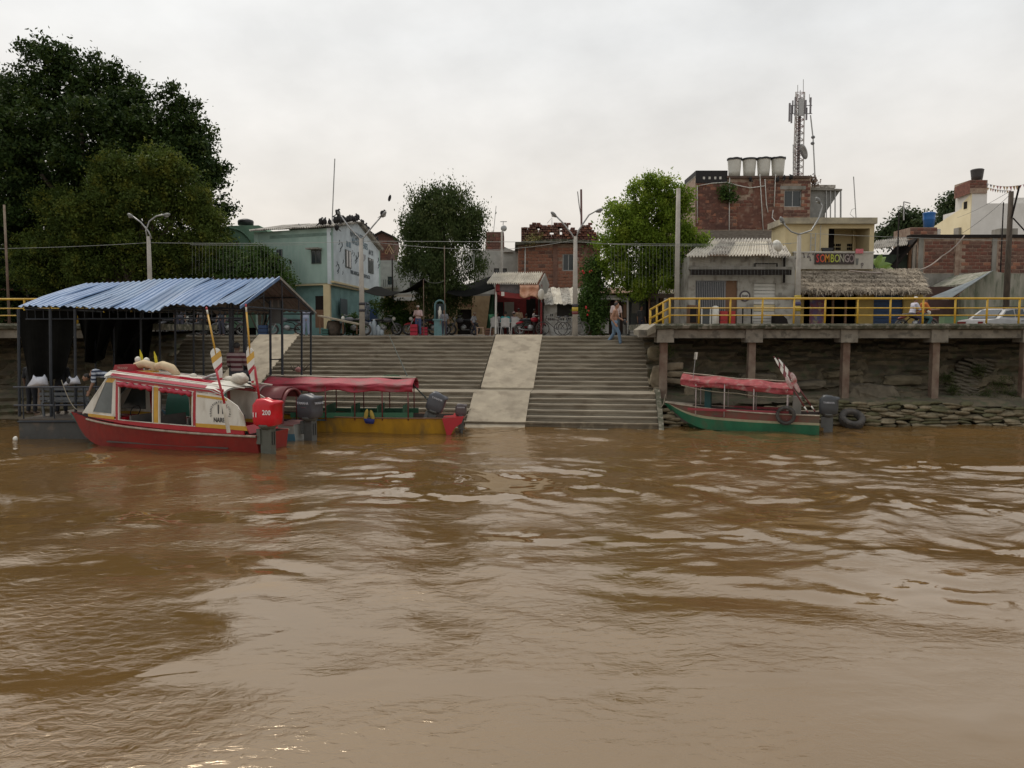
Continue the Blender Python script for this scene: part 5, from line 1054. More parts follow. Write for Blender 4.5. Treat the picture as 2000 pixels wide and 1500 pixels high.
face_quad('side_window', plain('slate_blue', (.07, .1, .11), .6), C0, CR, 665, 584, 678, 618, .03, .03)
face_quad('blue_panel', plain('cobalt_paint', (.03, .11, .30), .7), C0, CR, 712, 603, 737, 652, .03, .03); face_quad('poster', mat('poster_mix', (.25, .30, .36), .7, c2=(.04, .05, .08), sc_=4, c3=(.5, .5, .5), sc3=5), C0, CR, 706, 590, 720, 625, .07, .03)
inkb = plain('faded_blue_ink', (.17, .24, .28), .8); inkd = plain('wall_ink', (.10, .12, .13), .8)
def wtext(s_, u, v, h, m, sx=1):
    p_ = hit(u, v, C0, CR, .012); e_ = (CR - C0).normalized(); text_mesh(s_, h, m, th_, frame(p_, e_, (0, 0, 1)), .004, sx=sx)
wtext('NAVEGANTES', 697, 462, .50, inkd, .95); wtext('MAGDALENENSES', 703, 477, .50, inkb, .9); wtext('VIVIR NAVEGANDO ES UN PLACER', 704, 537, .30, inkd, .95); wtext('AN DI', 724, 494, .42, inkd)
for (u, v) in ((678, 476), (683, 478)): face_quad('painted_block', inkb, C0, CR, u - 2, v - 5, u + 2, v + 6, .012, .008)
for (u, v, s_) in ((661, 478, 1.2), (665, 485, 1.6), (663, 492, 1), (656, 520, 1.2), (658, 530, 1.8), (659, 534, 1), (668, 536, .8), (669, 514, .9), (737, 512, 1.4), (740, 518, 1.6), (738, 524, 1.2), (693, 510, 1.6), (697, 505, 1.8), (694, 514, 1.5), (690, 500, 1), (687, 496, 1)):
    c = hit(u, v, C0, CR, .012); e_ = (CR - C0).normalized(); k = .07 * s_; b = MB()
    b.tube([c, c + e_ * k * 3 + Vector((0, 0, k * 1.5)), c + e_ * k * 2 + Vector((0, 0, k * 3))], .02 * s_, 4); b.build('painted_figure', inkd, th_)
sh_ = [hit(u, v, C0, CR, .015) for u, v in ((707, 496), (714, 498), (714, 506), (710, 511), (707, 506))]; MB().prism(sh_, (-.01, 0, 0)).build('painted_crest', mat('crest_ink', (.14, .15, .16), .8, c2=(.45, .45, .45), sc_=8), th_)
# roof
rid0 = (CL + CB) / 2 + Vector((-.3, 0, zp + .06)); rid1 = (C0 + CR) / 2 + Vector((.25, 0, zp + .06)); ev0 = CL + Vector((-.35, -.3, ze + .05)); ev1 = C0 + Vector((.25, -.35, ze + .05))
corr(th_, ev0, ev1, rid0, rid1, 6, 7, .04, corrm, drop=.01); corr(th_, CB + Vector((-.3, .3, ze + .05)), CR + Vector((.3, .3, ze + .05)), rid0, rid1, 4, 6, .04, corrm)
# vultures
vm_ = plain('vulture_black', (.015, .013, .013), .8); b = MB(); b.ell((0, 0, .22), (.11, .16, .2), 8, 6, Matrix.Rotation(R(-25), 3, 'X')); b.ell((0, -.08, .42), (.045, .06, .05), 6, 5); b.tube([(0, -.04, .3), (0, -.08, .42)], [.06, .035], 6)
b.prism([(-.07, .1, .12), (.07, .1, .12), (.05, .3, -.04), (-.05, .3, -.04)], (0, 0, .03)); b.tube([(-.04, 0, .08), (-.04, 0, -.02)], .012, 4); b.tube([(.04, 0, .08), (.04, 0, -.02)], .012, 4); b.tube([(0, -.13, .42), (0, -.19, .4)], [.02, .006], 4)
vme = b.mesh('vulture', vm_, True); vk = 0; ORD = 'first second third fourth fifth sixth seventh eighth ninth tenth eleventh twelfth thirteenth fourteenth'.split()
def vult(loc, lab, s_=1):
    o = inst('vulture', vme, None, loc, (random.uniform(-.1, .1), random.uniform(-.1, .1), random.uniform(0, 6.3)), (s_, s_, s_ * random.uniform(.8, 1.15))); tag(o, lab, 'bird', 'black vultures perched around the turquoise house'); return o
for k in range(23):
    if k < 14:
        p_ = ev1.lerp(rid1, .15 + .85 * k / 14) + Vector((-.15, 0, .06))
    elif k < 20: p_ = rid1.lerp(CR + Vector((.3, .3, ze + .05)), (k - 13) / 8) + Vector((-.15, 0, .06))
    else: p_ = ev1.lerp(ev0, .02 + .05 * (k - 19)) + (rid1 - ev1) * .05 + Vector((0, 0, .05))
    vult(p_, ['black vulture %s from the eave corner up the front slope of the turquoise gable roof' % ORD[k % 14], 'black vulture %s down the rear slope of the turquoise gable roof' % ORD[k - 14 if k > 13 else 0], 'black vulture %s from the right along the front eave of the turquoise house' % ORD[k - 20 if k > 19 else 0]][0 if k < 14 else 1 if k < 20 else 2], .8)
# olive green building
og = wthing('olive_green_house', 'green house with arched moulding and a black tank on its flat roof', 'house', (PX(485, 43), 43, pz))
pts = [P(u, v, 43) for u, v in ((430, 640), (430, 445), (448, 441), (505, 440), (515, 445), (530, 460), (534, 640))]; MB().prism(pts, (0, 6, 0)).build('wall', mat('green_render', (.19, .32, .22), .9, c2=(.14, .24, .17), sc_=1.2), og)
MB().tube([P(450 + 46 * math.sin(a), 500 - 54 * math.cos(a), 42.95) for a in [R(x) for x in range(0, 95, 8)]], .05, 6).build('arch_moulding', plain('moulding_green', (.12, .2, .14), .9), og)
wf_ = rect(446, 472, 467, 503, 42.9); window(og, wf_, 42.8, darkm, 2, 3)
tk = wthing('flat_black_tank', 'low black water tank on the green house roof', 'water tank', P(480, 441, 44)); MB().lathe(P(480, 440, 44), [(.42, 0), (.44, .2), (.40, .28), (.15, .36)], 20).build('tank', blackm, tk, True)
an = wthing('tall_antenna', 'very tall thin antenna rod behind the turquoise house roof', 'antenna', P(650, 440, 41)); MB().tube([P(648, 450, 41), P(654, 310, 41)], .03, 5).build('rod', galv, an)
an = wthing('leaning_rod', 'short rod leaning on the turquoise house roof', 'antenna', P(592, 448, 41)); MB().tube([P(594, 448, 41), P(583, 437, 41)], .03, 5).build('rod', galv, an)
an = wthing('roof_mast', 'short mast with a crossarm above the far right trees', 'antenna', P(1765, 425, 60)); MB().tube([P(1765, 430, 60), P(1765, 394, 60)], .05, 5).build('mast', galv, an); MB().tube([P(1765, 394, 60), P(1778, 397, 60)], .04, 5).build('crossarm', galv, an)
# ============================================================ LAMP POSTS, POLES, WIRES
def lamp_post(label, u, vtop, Yd, arms, zb=pz, bands=(), r0=.13, lampm=None, vbase=652):
    root = wthing('lamp_post', label, 'lamp post', (PX(u, Yd, vbase), Yd, zb), 'double armed lamp posts along the waterfront'); t_ = P(u, vtop, Yd); b0 = Vector((t_.x, Yd, zb - .05))
    MB().tube([b0, t_], [r0, r0 * .62], 10).build('pole', polec, root, True)
    for (z0, z1, m_) in bands: MB().tube([(t_.x, Yd, z0), (t_.x, Yd, z1)], r0 * 1.04, 10).build('painted_band', m_, root, True)
    for pts in arms:
        pp = [P(a, b, Yd + c) for a, b, c in pts]; MB().tube(pp, .034, 7).build('arm', galv, root, True)
        d = (pp[-1] - pp[-2]).normalized(); c = pp[-1] + d * .08 + Vector((0, 0, -.03))
        h_ = MB().ell(c, (.17, .11, .08), 10, 6, d.to_track_quat('X', 'Z').to_matrix()).build('lamp_head', plain('lamp_shell', (.2, .2, .19), .5), root, True)
        MB().ell(c + Vector((0, 0, -.06)), (.10, .07, .05), 8, 5).build('lamp_glass', plain('lamp_glass_m', (.4, .4, .38), .2), h_, True)
    return root
yb = plain('band_yellow', (.5, .36, .04), .6); kb = plain('band_black', (.04, .035, .04), .6)
lamp_post('concrete lamp post before the turquoise house with vultures on its arms', 705, 466, 33.6, [[(705, 470, 0), (700, 463, 0), (682, 444, 0), (662, 417, 0)], [(705, 470, 0), (712, 462, 0), (728, 442, 0), (747, 420, 0)]], bands=((ZZ(596, 33.6), ZZ(591, 33.6), kb), (ZZ(609, 33.6), ZZ(604, 33.6), kb)))
lamp_post('concrete lamp post beside the red kiosk with a yellow patch on its pole', 1124, 462, 33.2, [[(1124, 470, 0), (1116, 456, 0), (1098, 434, 0), (1084, 420, 0)], [(1124, 470, 0), (1130, 450, 0), (1150, 420, 0), (1160, 414, 0), (1167, 411, 0)]], bands=((ZZ(600, 33.2), ZZ(594, 33.2), kb), (ZZ(608, 33.2), ZZ(600.2, 33.2), yb), (ZZ(614, 33.2), ZZ(608.2, 33.2), maroon)))
lamp_post('lamp post with crossing curved arms rising behind the blue canopy roof', 290, 462, 34.2, [[(296, 466, 0), (290, 452, 0), (275, 434, 0), (258, 422, 0)], [(288, 466, 0), (285, 450, 0), (292, 432, 0), (306, 422, 0), (322, 419, 0)]])
lamp_post('lamp post in front of the thatched bar with one arm sagging low', 1561, 460, 32.2, [[(1561, 458, 0), (1585, 450, 0), (1600, 425, 0), (1606, 402, 0), (1600, 393, 0)], [(1561, 458, 0), (1545, 452, 0), (1533, 440, 0), (1529, 432, 0)]], zb=DZ, bands=((ZZ(583, 32.2), ZZ(577, 32.2), yb), (ZZ(608, 32.2), ZZ(598, 32.2), yb), (ZZ(597, 32.2), ZZ(590, 32.2), plain('band_purple', (.06, .05, .12), .6))))
def pole(label, u, v0, Yd, zb, r_=.12, m_=polec, name='utility_pole', vb=600):
    root = wthing(name, label, 'pole', (PX(u, Yd, vb), Yd, zb)); t_ = P(u, v0, Yd); MB().tube([(t_.x, Yd, zb - .05), t_], [r_, r_ * .75], 10).build('shaft', m_, root, True); return root
pole('plain grey concrete pole rising through the bright green tree', 1325, 368, 33, DZ - .3)
pp_ = pole('dark wooden utility pole at the far right before the brick wall', 1975, 374, 33, DZ - .3, .13, barkm)
MB().tube([P(1976, 425, 32.9), P(1991, 363, 32.9)], .04, 6).build('strut', darkm, pp_); MB().tube([P(1979, 426, 32.9), P(2010, 460, 32.9)], .03, 5).build('hanging_cable', darkm, pp_)
pole('thin dark pole between wall top and utility pole', 1960, 395, 41, pz, .04, darkm)
pole('thin grey pole at the far left edge under the dark tree', 8, 400, 34, pz, .06, MT['stained_post'])
pole('slim pole with lamp in front of the dusky tree', 868, 480, 36, pz, .022, MT['stained_post']); pole('slim pole supporting cables left of the statue niche', 827, 545, 36, pz, .022, MT['stained_post'])
pole('slim dark pole beside the pale rear house', 766, 505, 44, pz, .05, darkm); pole('slim grey pole over the white middle house', 980, 452, 40, pz, .06, polec)
pole('thin steel pole between thatch and green shed', 1756, 415, 41, pz, .045, darkm)
wirem = plain('cable_black', (.10, .10, .10), .6); wirep = plain('pale_cable', (.35, .36, .34), .6)
def wire(label, pts, r_=.009, m_=wirem, sag=0, name='overhead_cable'):
    q = [P(*p) for p in pts]; out_ = []
    for i in range(len(q) - 1):
        for k in range(8): t_ = k / 8; out_.append(q[i].lerp(q[i + 1], t_) - Vector((0, 0, sag * 4 * t_ * (1 - t_))))
    out_.append(q[-1]); o = wthing(name, label, 'cable', q[0]); MB().tube(out_, r_, 5).build('strand', m_, o, True); return o
wire('pair of overhead cables running left from the second lamp post, upper one', [(-40, 486, 34), (290, 474, 34.2), (705, 472, 33.6)], sag=.05, m_=wirep)
wire('overhead cable between the two middle lamp posts, upper one', [(705, 471, 33.6), (1124, 473, 33.2)], m_=wirep); wire('overhead cable between the two middle lamp posts, lower sagging one', [(705, 470, 33.6), (960, 488, 33.4), (1124, 468, 33.2)], sag=.08, m_=wirep)
wire('overhead cable from the kiosk lamp post to the lamp post with a low arm', [(1124, 472, 33.2), (1325, 480, 33), (1561, 474, 32.2)], sag=.05, m_=wirep); wire('overhead cable crossing the cream building to the right', [(1561, 455, 32.2), (1975, 470, 33)], sag=.03, m_=wirep)
wire('thick pale hose hanging from the wall top down to the thatch', [(1660, 529, 33.8), (1795, 527, 38), (1840, 500, 41.5), (1884, 460, 41.8)], r_=.035, m_=plain('hose', (.34, .28, .24), .7), sag=.12)
wire('thin cable over the white tower house', [(1880, 455, 41), (1975, 378, 33)], sag=.1); wire('second thin cable over the white tower house', [(1870, 425, 55), (1975, 372, 33)], sag=.1)
wire('thin cable from small pole to the statue niche tree', [(790, 530, 37), (827, 545, 36), (868, 548, 36)], sag=.15)
def strands(label, u0, u1, v0, vlen, Yd, n):
    root = wthing('icicle_lights', label, 'string lights', P((u0 + u1) / 2, v0, Yd), 'hanging strings of unlit lights'); MB().tube([P(u0, v0, Yd), P((u0 + u1) / 2, v0 + 1, Yd), P(u1, v0, Yd)], .012, 4).build('carrier_cable', wirep, root)
    for k in range(n):
        u = u0 + (u1 - u0) * (k + .5) / n; L_ = vlen * random.uniform(.75, 1.1)
        MB().tube([P(u, v0 + .5, Yd), P(u + random.uniform(-.6, .6), v0 + L_ * .5, Yd), P(u, v0 + L_, Yd)], .0028, 3).build('light_strand', wirep, root)
strands('thin curtain of unlit light strings hanging left of the turquoise house', 372, 600, 478, 66, 33.9, 34)
strands('thin curtain of unlit light strings hanging before the bright tree and white shop', 1190, 1545, 476, 80, 32.8, 52)
# wire figure decorations
def wirefig(label, strokes, Yd, m_, r_=.02):
    root = wthing('wire_figure', label, 'decoration', P(*strokes[0][0], Yd)); 
    for s_ in strokes: MB().tube([P(a, b, Yd) for a, b in s_], r_, 5).build('outline', m_, root, True)
wirefig('white wire outline figure of a pair of kneeling people hung before the dusky tree', [[(894, 526), (893, 495), (909, 488), (926, 497), (925, 526), (914, 526), (913, 522), (918, 516)], [(894, 526), (906, 526), (905, 519), (899, 513)], [(898, 515), (898, 502), (901, 496), (905, 499), (903, 506), (908, 517), (914, 512)], [(922, 516), (923, 505), (919, 496), (915, 500), (918, 508), (912, 518), (907, 517)]], 34.5, wirep, .016)
wirefig('small golden wire star shape hung right of the turquoise house', [[(752, 494), (760, 478), (769, 494), (765, 496), (760, 485), (756, 496), (752, 494)]], 36, plain('gold_wire', (.4, .3, .15), .5), .02)
# bunting
bt_ = wthing('bunting', 'strings of small pale pennants between the white tower house and the right pole', 'bunting', P(1950, 362, 50))
fl = [plain('pennant_%d' % k, c, .8) for k, c in enumerate(((.45, .2, .2), (.5, .5, .5), (.16, .14, .14), (.5, .35, .2)))]
for (ua, va, ub, vb_, sg) in ((1926, 358, 1990, 362, 4), (1928, 366, 1975, 372, 2), (1990, 362, 2060, 340, 3)):
    n_ = 10; pts = [P(ua + (ub - ua) * k / n_, va + (vb_ - va) * k / n_ + sg * 4 * (k / n_) * (1 - k / n_), 50 - 17 * k / n_ * (ub > 1980 and ua < 1960)) for k in range(n_ + 1)]; MB().tube(pts, .008, 3).build('string', wirem, bt_)
    for k in range(n_):
        c = pts[k].lerp(pts[k + 1], .5); MB().prism([c + Vector((-.07, 0, 0)), c + Vector((.07, 0, 0)), c + Vector((random.uniform(-.04, .04), 0, -.2))], (0, .006, 0)).build('pennant', random.choice(fl), bt_)
# vultures on the lamps and in flight
for (u, v, Yd, lab) in ((660, 411, 33.6, 'black vulture perched on the left lamp head of the post before the turquoise house'), (661, 421, 33.6, 'lower black bird clinging below the vulture on the left lamp arm'), (748, 413, 33.6, 'black vulture perched on the right lamp head before the turquoise house'), (658, 440, 38, 'single black vulture standing apart near the left end of the flock'), (1300 + 148, 345, 46.2, 'black bird on the brick parapet left of the first tank'), (1466, 346, 45.8, 'black bird between the second and third white tanks'), (1519, 346, 45.8, 'black bird under the last white tank'), (1532, 343, 45.8, 'black bird on the brick roof edge right of the tanks'), (1545, 342, 45.8, 'black bird nearest the phone mast on the roof edge')):
    tag(inst('vulture', vme, None, P(u, v + 3, Yd) - Vector((0, 0, .2)), (0, 0, random.uniform(0, 6)), (.75, .75, .75)), lab, 'bird', 'black vultures perched singly')
fb = wthing('flying_bird', 'black bird in flight high above the lamp post', 'bird', P(761, 386, 36)); c = P(761, 387, 36); b = MB(); b.ell(c, (.07, .10, .16), 8, 6, Matrix.Rotation(R(15), 3, 'Y')); b.build('body', vm_, fb, True)
for s_, tip in ((1, (761, 377)), (-1, (758, 391))): MB().prism([c + Vector((0, 0, .06)), P(*tip, 36), c + Vector((.03 * s_, 0, -.08))], (0, .02, 0)).build('wing', vm_, fb)

# ============================================================ PEOPLE
def capsules(chains, name, m, parent, vox=.016, smooth=True):
    b = MB()
    for pts, rs in chains:
        for i in range(len(pts) - 1):
            b.tube([pts[i], pts[i + 1]], [rs[i], rs[i + 1]], 10)
        for p_, r_ in zip(pts, rs): b.ell(p_, (r_, r_, r_), 10, 6)
    return b, name
def remesh(b, name, m, parent, vox=.016):
    me = b.mesh(name, m); o = bpy.data.objects.new(name, me); COL.objects.link(o); md = o.modifiers.new('r', 'REMESH'); md.mode = 'VOXEL'; md.voxel_size = vox; md.use_smooth_shade = True
    s_ = o.modifiers.new('s', 'SMOOTH'); s_.iterations = 2; s_.factor = .5
    me2 = bpy.data.meshes.new_from_object(o.evaluated_get(bpy.context.evaluated_depsgraph_get())); bpy.data.objects.remove(o); me2.name = name
    me2.materials.clear(); me2.materials.append(m); me2.polygons.foreach_set('use_smooth', [True] * len(me2.polygons))
    ob = bpy.data.objects.new(name, me2); COL.objects.link(ob); ob.parent = parent; return ob
def chain(b, pts, rs, n=10):
    for i in range(len(pts) - 1): b.tube([pts[i], pts[i + 1]], [rs[i], rs[i + 1]], n)
    for p_, r_ in zip(pts, rs): b.ell(p_, (r_, r_, r_), n, 6)
POSES = {
 'stand': dict(pel=(0, 0, .92), che=(0, 0, 1.28), nk=(0, 0, 1.45), hd=(0, -.02, 1.60), el=((-.25, .02, 1.10), (.25, .02, 1.10)), wr=((-.27, -.05, .86), (.27, -.05, .86)), kn=((-.10, -.01, .49), (.11, -.01, .49)), an=((-.11, .02, .08), (.13, .02, .08))),
 'hold': dict(pel=(0, 0, .92), che=(0, 0, 1.28), nk=(0, 0, 1.45), hd=(0, -.04, 1.60), el=((-.24, -.02, 1.10), (.24, -.02, 1.10)), wr=((-.10, -.26, 1.14), (.10, -.26, 1.12)), kn=((-.10, -.01, .49), (.10, -.01, .49)), an=((-.11, .02, .08), (.11, .02, .08))),
 'walk': dict(pel=(0, 0, .91), che=(0, -.03, 1.28), nk=(0, -.05, 1.45), hd=(0, -.09, 1.60), el=((-.24, .08, 1.10), (.24, -.10, 1.12)), wr=((-.25, -.06, .90), (.24, -.30, 1.02)), kn=((-.09, -.20, .52), (.09, .05, .48)), an=((-.09, -.27, .10), (.09, .30, .12))),
 'sit': dict(pel=(0, 0, .50), che=(0, .03, .86), nk=(0, .01, 1.03), hd=(0, -.03, 1.18), el=((-.24, -.05, .68), (.24, -.05, .68)), wr=((-.14, -.30, .60), (.14, -.30, .60)), kn=((-.13, -.42, .50), (.13, -.42, .50)), an=((-.13, -.40, .08), (.13, -.40, .08))),
 'ride': dict(pel=(0, 0, .80), che=(0, -.08, 1.14), nk=(0, -.12, 1.30), hd=(0, -.16, 1.45), el=((-.25, -.24, .98), (.25, -.24, .98)), wr=((-.24, -.48, 1.0), (.24, -.48, 1.0)), kn=((-.20, -.34, .62), (.20, -.34, .62)), an=((-.20, -.15, .26), (.20, -.15, .26))),
 'bend': dict(pel=(0, .0, .90), che=(0, -.34, 1.02), nk=(0, -.50, .98), hd=(0, -.64, .90), el=((-.24, -.46, .74), (.24, -.46, .74)), wr=((-.18, -.56, .50), (.18, -.56, .50)), kn=((-.11, -.05, .48), (.11, -.05, .48)), an=((-.12, .02, .08), (.12, .02, .08))),
}
def person(label, loc, rz, pose='stand', h=1.68, shirt=(.5, .5, .48), trousers=(.08, .1, .16), hat=None, top=True, skin=skinm, shirtm=None, shorts=False, seed=0, group=None, vox=.017, trm=None):
    root = thing('person', label, 'person', loc, rz, group); q = {k: ([Vector(x) for x in v] if isinstance(v[0], tuple) else Vector(v)) for k, v in POSES[pose].items()}; k_ = h / 1.70; root.scale = (k_, k_, k_)
    pel, che, nk, hd = q['pel'], q['che'], q['nk'], q['hd']; ax = (che - pel).normalized(); fw = Vector((0, -1, 0)); b = MB()
    shd = [che + ax * .10 + Vector((s_ * .185, 0, 0)) for s_ in (-1, 1)]; hip = [pel + Vector((s_ * .095, 0, -.03)) for s_ in (-1, 1)]
    rot = ax.to_track_quat('Z', 'Y').to_matrix()
    b.ell(pel + ax * .02, (.165, .115, .14), 14, 8, rot); b.ell(pel.lerp(che, .5), (.145, .10, .20), 14, 8, rot); b.ell(che, (.175, .115, .19), 14, 8, rot); chain(b, [shd[0], shd[1]], [.065, .065]); chain(b, [che + ax * .12, nk, nk.lerp(hd, .4)], [.075, .055, .052])
    hr = (hd - nk).normalized().to_track_quat('Z', 'Y').to_matrix(); b.ell(hd, (.076, .094, .112), 14, 10, hr); b.ell(hd + Vector((0, -.095, -.015)), (.014, .02, .022), 6, 4); b.ell(hd + Vector((0, -.05, -.085)), (.045, .04, .03), 8, 5)
    for s_ in (-1, 1): b.ell(hd + Vector((s_ * .078, .01, 0)), (.014, .022, .034), 6, 4)
    for i, s_ in enumerate((-1, 1)):
        el, wr, kn, an = q['el'][i], q['wr'][i], q['kn'][i], q['an'][i]
        chain(b, [shd[i], shd[i].lerp(el, .5), el, el.lerp(wr, .45), wr], [.055, .047, .040, .038, .027])
        hdv = (wr - el).normalized(); pm = wr + hdv * .06; pr = hdv.to_track_quat('Z', 'Y').to_matrix(); b.ell(pm, (.022, .042, .055), 10, 6, pr)
        for f in range(4):
            o_ = pm + pr @ Vector((0, (f - 1.5) * .021, .045)); e1 = o_ + hdv * (.035 + .006 * (f in (1, 2))) + fw * .006; e2 = e1 + hdv * .026 + fw * .014; chain(b, [o_, e1, e2], [.011, .010, .009], 6)
        th_b = pm + pr @ Vector((0, .035, -.01)); chain(b, [th_b, th_b + hdv * .03 + pr @ Vector((0, .022, 0)), th_b + hdv * .055 + pr @ Vector((0, .024, 0))], [.013, .012, .010], 6)
        chain(b, [hip[i], hip[i].lerp(kn, .5), kn, kn.lerp(an, .35), an], [.088, .075, .055, .052, .036]); b.ell(an + Vector((0, -.06, -.035)), (.042, .12, .036), 10, 6)
    remesh(b, 'body', skin, root, vox)
    c = MB(); c.ell(pel + ax * .03, (.178, .128, .12), 14, 8, rot)
    for i in (0, 1):
        kn, an = q['kn'][i], q['an'][i]
        if shorts: chain(c, [hip[i], hip[i].lerp(kn, .5), kn.lerp(hip[i], .1)], [.10, .092, .085])
        else: chain(c, [hip[i], hip[i].lerp(kn, .5), kn, kn.lerp(an, .4), an.lerp(kn, .08)], [.10, .088, .070, .066, .062])
    remesh(c, 'trousers', trm or cloth('trouser_%02x%02x%02x' % tuple(int(x * 255) for x in trousers), trousers), root, vox)
    if top:
        c = MB(); c.ell(pel + ax * .08, (.172, .126, .14), 14, 8, rot); c.ell(pel.lerp(che, .5), (.162, .118, .20), 14, 8, rot); c.ell(che, (.190, .130, .185), 14, 8, rot); chain(c, [shd[0], shd[1]], [.078, .078]); c.ell(nk - ax * .05, (.07, .065, .035), 10, 6, rot)
        for i in (0, 1): chain(c, [shd[i], shd[i].lerp(q['el'][i], .55), shd[i].lerp(q['el'][i], .85)], [.073, .066, .064])
        remesh(c, 'shirt', shirtm or cloth('shirt_%02x%02x%02x' % tuple(int(x * 255) for x in shirt), shirt), root, vox)
    hh = MB(); hh.ell(hd + Vector((0, .018, .03)), (.086, .095, .098), 12, 8, hr); ho_ = hh.build('hair', hairm, root, True)
    for s_ in (-1, 1): MB().ell(hd + Vector((s_ * .03, -.090, .012)), (.012, .006, .008), 6, 4).build('eye', plain('eye_dark', (.02, .015, .01), .3), root)
    MB().ell(hd + Vector((0, -.092, -.055)), (.024, .006, .006), 6, 4).build('mouth', plain('lip', (.2, .07, .06), .6), root)
    for i in (0, 1): MB().ell(q['an'][i] + Vector((0, -.06, -.045)), (.050, .135, .036), 10, 6).build('shoe', plain('shoe_brown', (.08, .06, .05), .7), root, True)
    if hat: 
        t_ = MB(); t_.ell(hd + Vector((0, .0, .055)), (.092, .105, .075), 14, 8, hr); t_.obox(hd + Vector((0, -.12, .055)), (.13, .10, .012)); t_.build('cap', plain('cap_%d' % int(hat[0] * 100), hat, .8), root, True)
    return root
def G(u, Yd, z=pz): return Vector((PX(u, Yd, 650), Yd, z))
# bare-chested man stepping down, and the one behind
yy = 31.3; lz = 2.55
man = person('bare chested man in faded jeans walking down the right hand steps', (PX(1200, yy, 650), yy, lz + .015), R(70), 'walk', 1.74, top=False, trm=jeans, skin=plain('sunlit_brown_skin', (.36, .19, .12), .6), vox=.013)
bg_ = MB(); bg_.ell((.24 * 1.02, -.36, .95), (.06, .07, .12), 10, 7); bg_.build('held_bag', blackm, man, True)
person('man in a loose white shirt and dark trousers standing behind the bare chested man', G(1203, 35.4), R(0), 'stand', 1.62, (.68, .55, .52), (.07, .09, .10), vox=.015)
person('person in a white cap, pink shirt and blue jeans holding something on the plaza', G(817, 36.8), R(-15), 'hold', 1.42, (.62, .45, .43), (.07, .10, .2), hat=(.6, .55, .5))
person('short person in a pale grey blouse walking left of the kiosk', G(925, 38), R(60), 'walk', 1.12, (.42, .43, .46), (.06, .06, .08), hat=(.4, .33, .25))
person('man in a beige shirt standing with his back turned inside the red kiosk', G(1013, 38.2), R(170), 'stand', 1.32, (.50, .36, .24), (.20, .15, .13))
person('person in a pale shirt leaning beside the red motorcycle in the kiosk', G(1043, 38.3), R(95), 'hold', 1.28, (.48, .42, .43), (.10, .08, .08))
chm = plain('white_chair_plastic', (.55, .53, .50), .5)
def plastic_chair(label, loc, rz):
    root = thing('plastic_chair', label, 'chair', loc, rz, 'white plastic chairs by the kiosk'); MB().box(-.22, -.22, .40, .22, .20, .43).build('seat', chm, root)
    MB().grid(lambda s, t_: (-.21 + .42 * s, .20 + .08 * t_ + .05 * (2 * s - 1) ** 2 * -1, .44 + .42 * t_ - .05 * (2 * s - 1) ** 2 * t_), 8, 4, thick=(0, .02, 0)).build('backrest', chm, root)
    for x, y in ((-.2, -.2), (.2, -.2), (-.2, .2), (.2, .2)): MB().tube([(x, y, .41), (x * 1.15, y * 1.15, 0)], .022, 6).build('leg', chm, root)
    for s_ in (-1, 1): MB().tube([(s_ * .22, .2, .62), (s_ * .25, -.1, .62), (s_ * .24, -.2, .42)], .02, 6).build('armrest', chm, root)
    return root
chs = plastic_chair('white plastic chair with the grey shirted sitter, leftmost of the row', G(970, 37.2), R(150))
c2_ = copy_tree(chs, G(987, 37.0), R(180), 'white plastic chair seen squarely from behind in the row before the kiosk'); c3_ = copy_tree(chs, G(1004, 37.2), R(200), 'white plastic chair nearest the man in the beige shirt')
person('seated person in a light grey shirt on the leftmost white chair', G(970, 37.2), R(150), 'sit', 1.5, (.42, .38, .38), (.08, .07, .08)); person('seated person in a turquoise top on the middle white chair', G(987, 37.0), R(180), 'sit', 1.5, (.03, .30, .30), (.06, .06, .07))
person('seated person in a pale lilac shirt on the rightmost white chair', G(1004, 37.2), R(215), 'sit', 1.5, (.45, .40, .42), (.2, .17, .17), hat=(.5, .4, .38)); person('seated person in a grey green shirt with red shorts beyond the red motorcycle', G(1028, 38.6), R(180), 'sit', 1.4, (.20, .24, .23), (.40, .03, .04), shorts=True)
st2 = thing('wooden_stool', 'small pale wooden stool left of the seated group', 'stool', G(938, 36.4), 0); MB().box(-.16, -.16, .36, .16, .16, .40).build('seat', plain('pale_wood', (.40, .27, .19), .8), st2)
for x, y in ((-.13, -.13), (.13, -.13), (-.13, .13), (.13, .13)): MB().tube([(x, y, .37), (x * 1.1, y * 1.1, 0)], .025, 6).build('leg', plain('pale_wood', (0, 0, 0)), st2)
strm = mat('dark_stripes', (.03, .035, .05), .9)
def stripes(name, c1, c2, f):
    m_ = bpy.data.materials.new(name); m_.use_nodes = True; t = m_.node_tree; b = t.nodes['Principled BSDF']; b.inputs['Roughness'].default_value = .9; tcn = t.nodes.new('ShaderNodeTexCoord'); w_ = t.nodes.new('ShaderNodeTexWave')
    w_.bands_direction = 'Z'; w_.inputs['Scale'].default_value = f; w_.inputs['Distortion'].default_value = .6; w_.inputs['Detail'].default_value = 1; r_ = t.nodes.new('ShaderNodeValToRGB'); r_.color_ramp.elements[0].color = (*c1, 1); r_.color_ramp.elements[1].color = (*c2, 1)
    r_.color_ramp.elements[0].position = .45; r_.color_ramp.elements[1].position = .55; t.links.new(tcn.outputs['Object'], w_.inputs['Vector']); t.links.new(w_.outputs['Fac'], r_.inputs[0]); t.links.new(r_.outputs[0], b.inputs['Base Color']); return m_
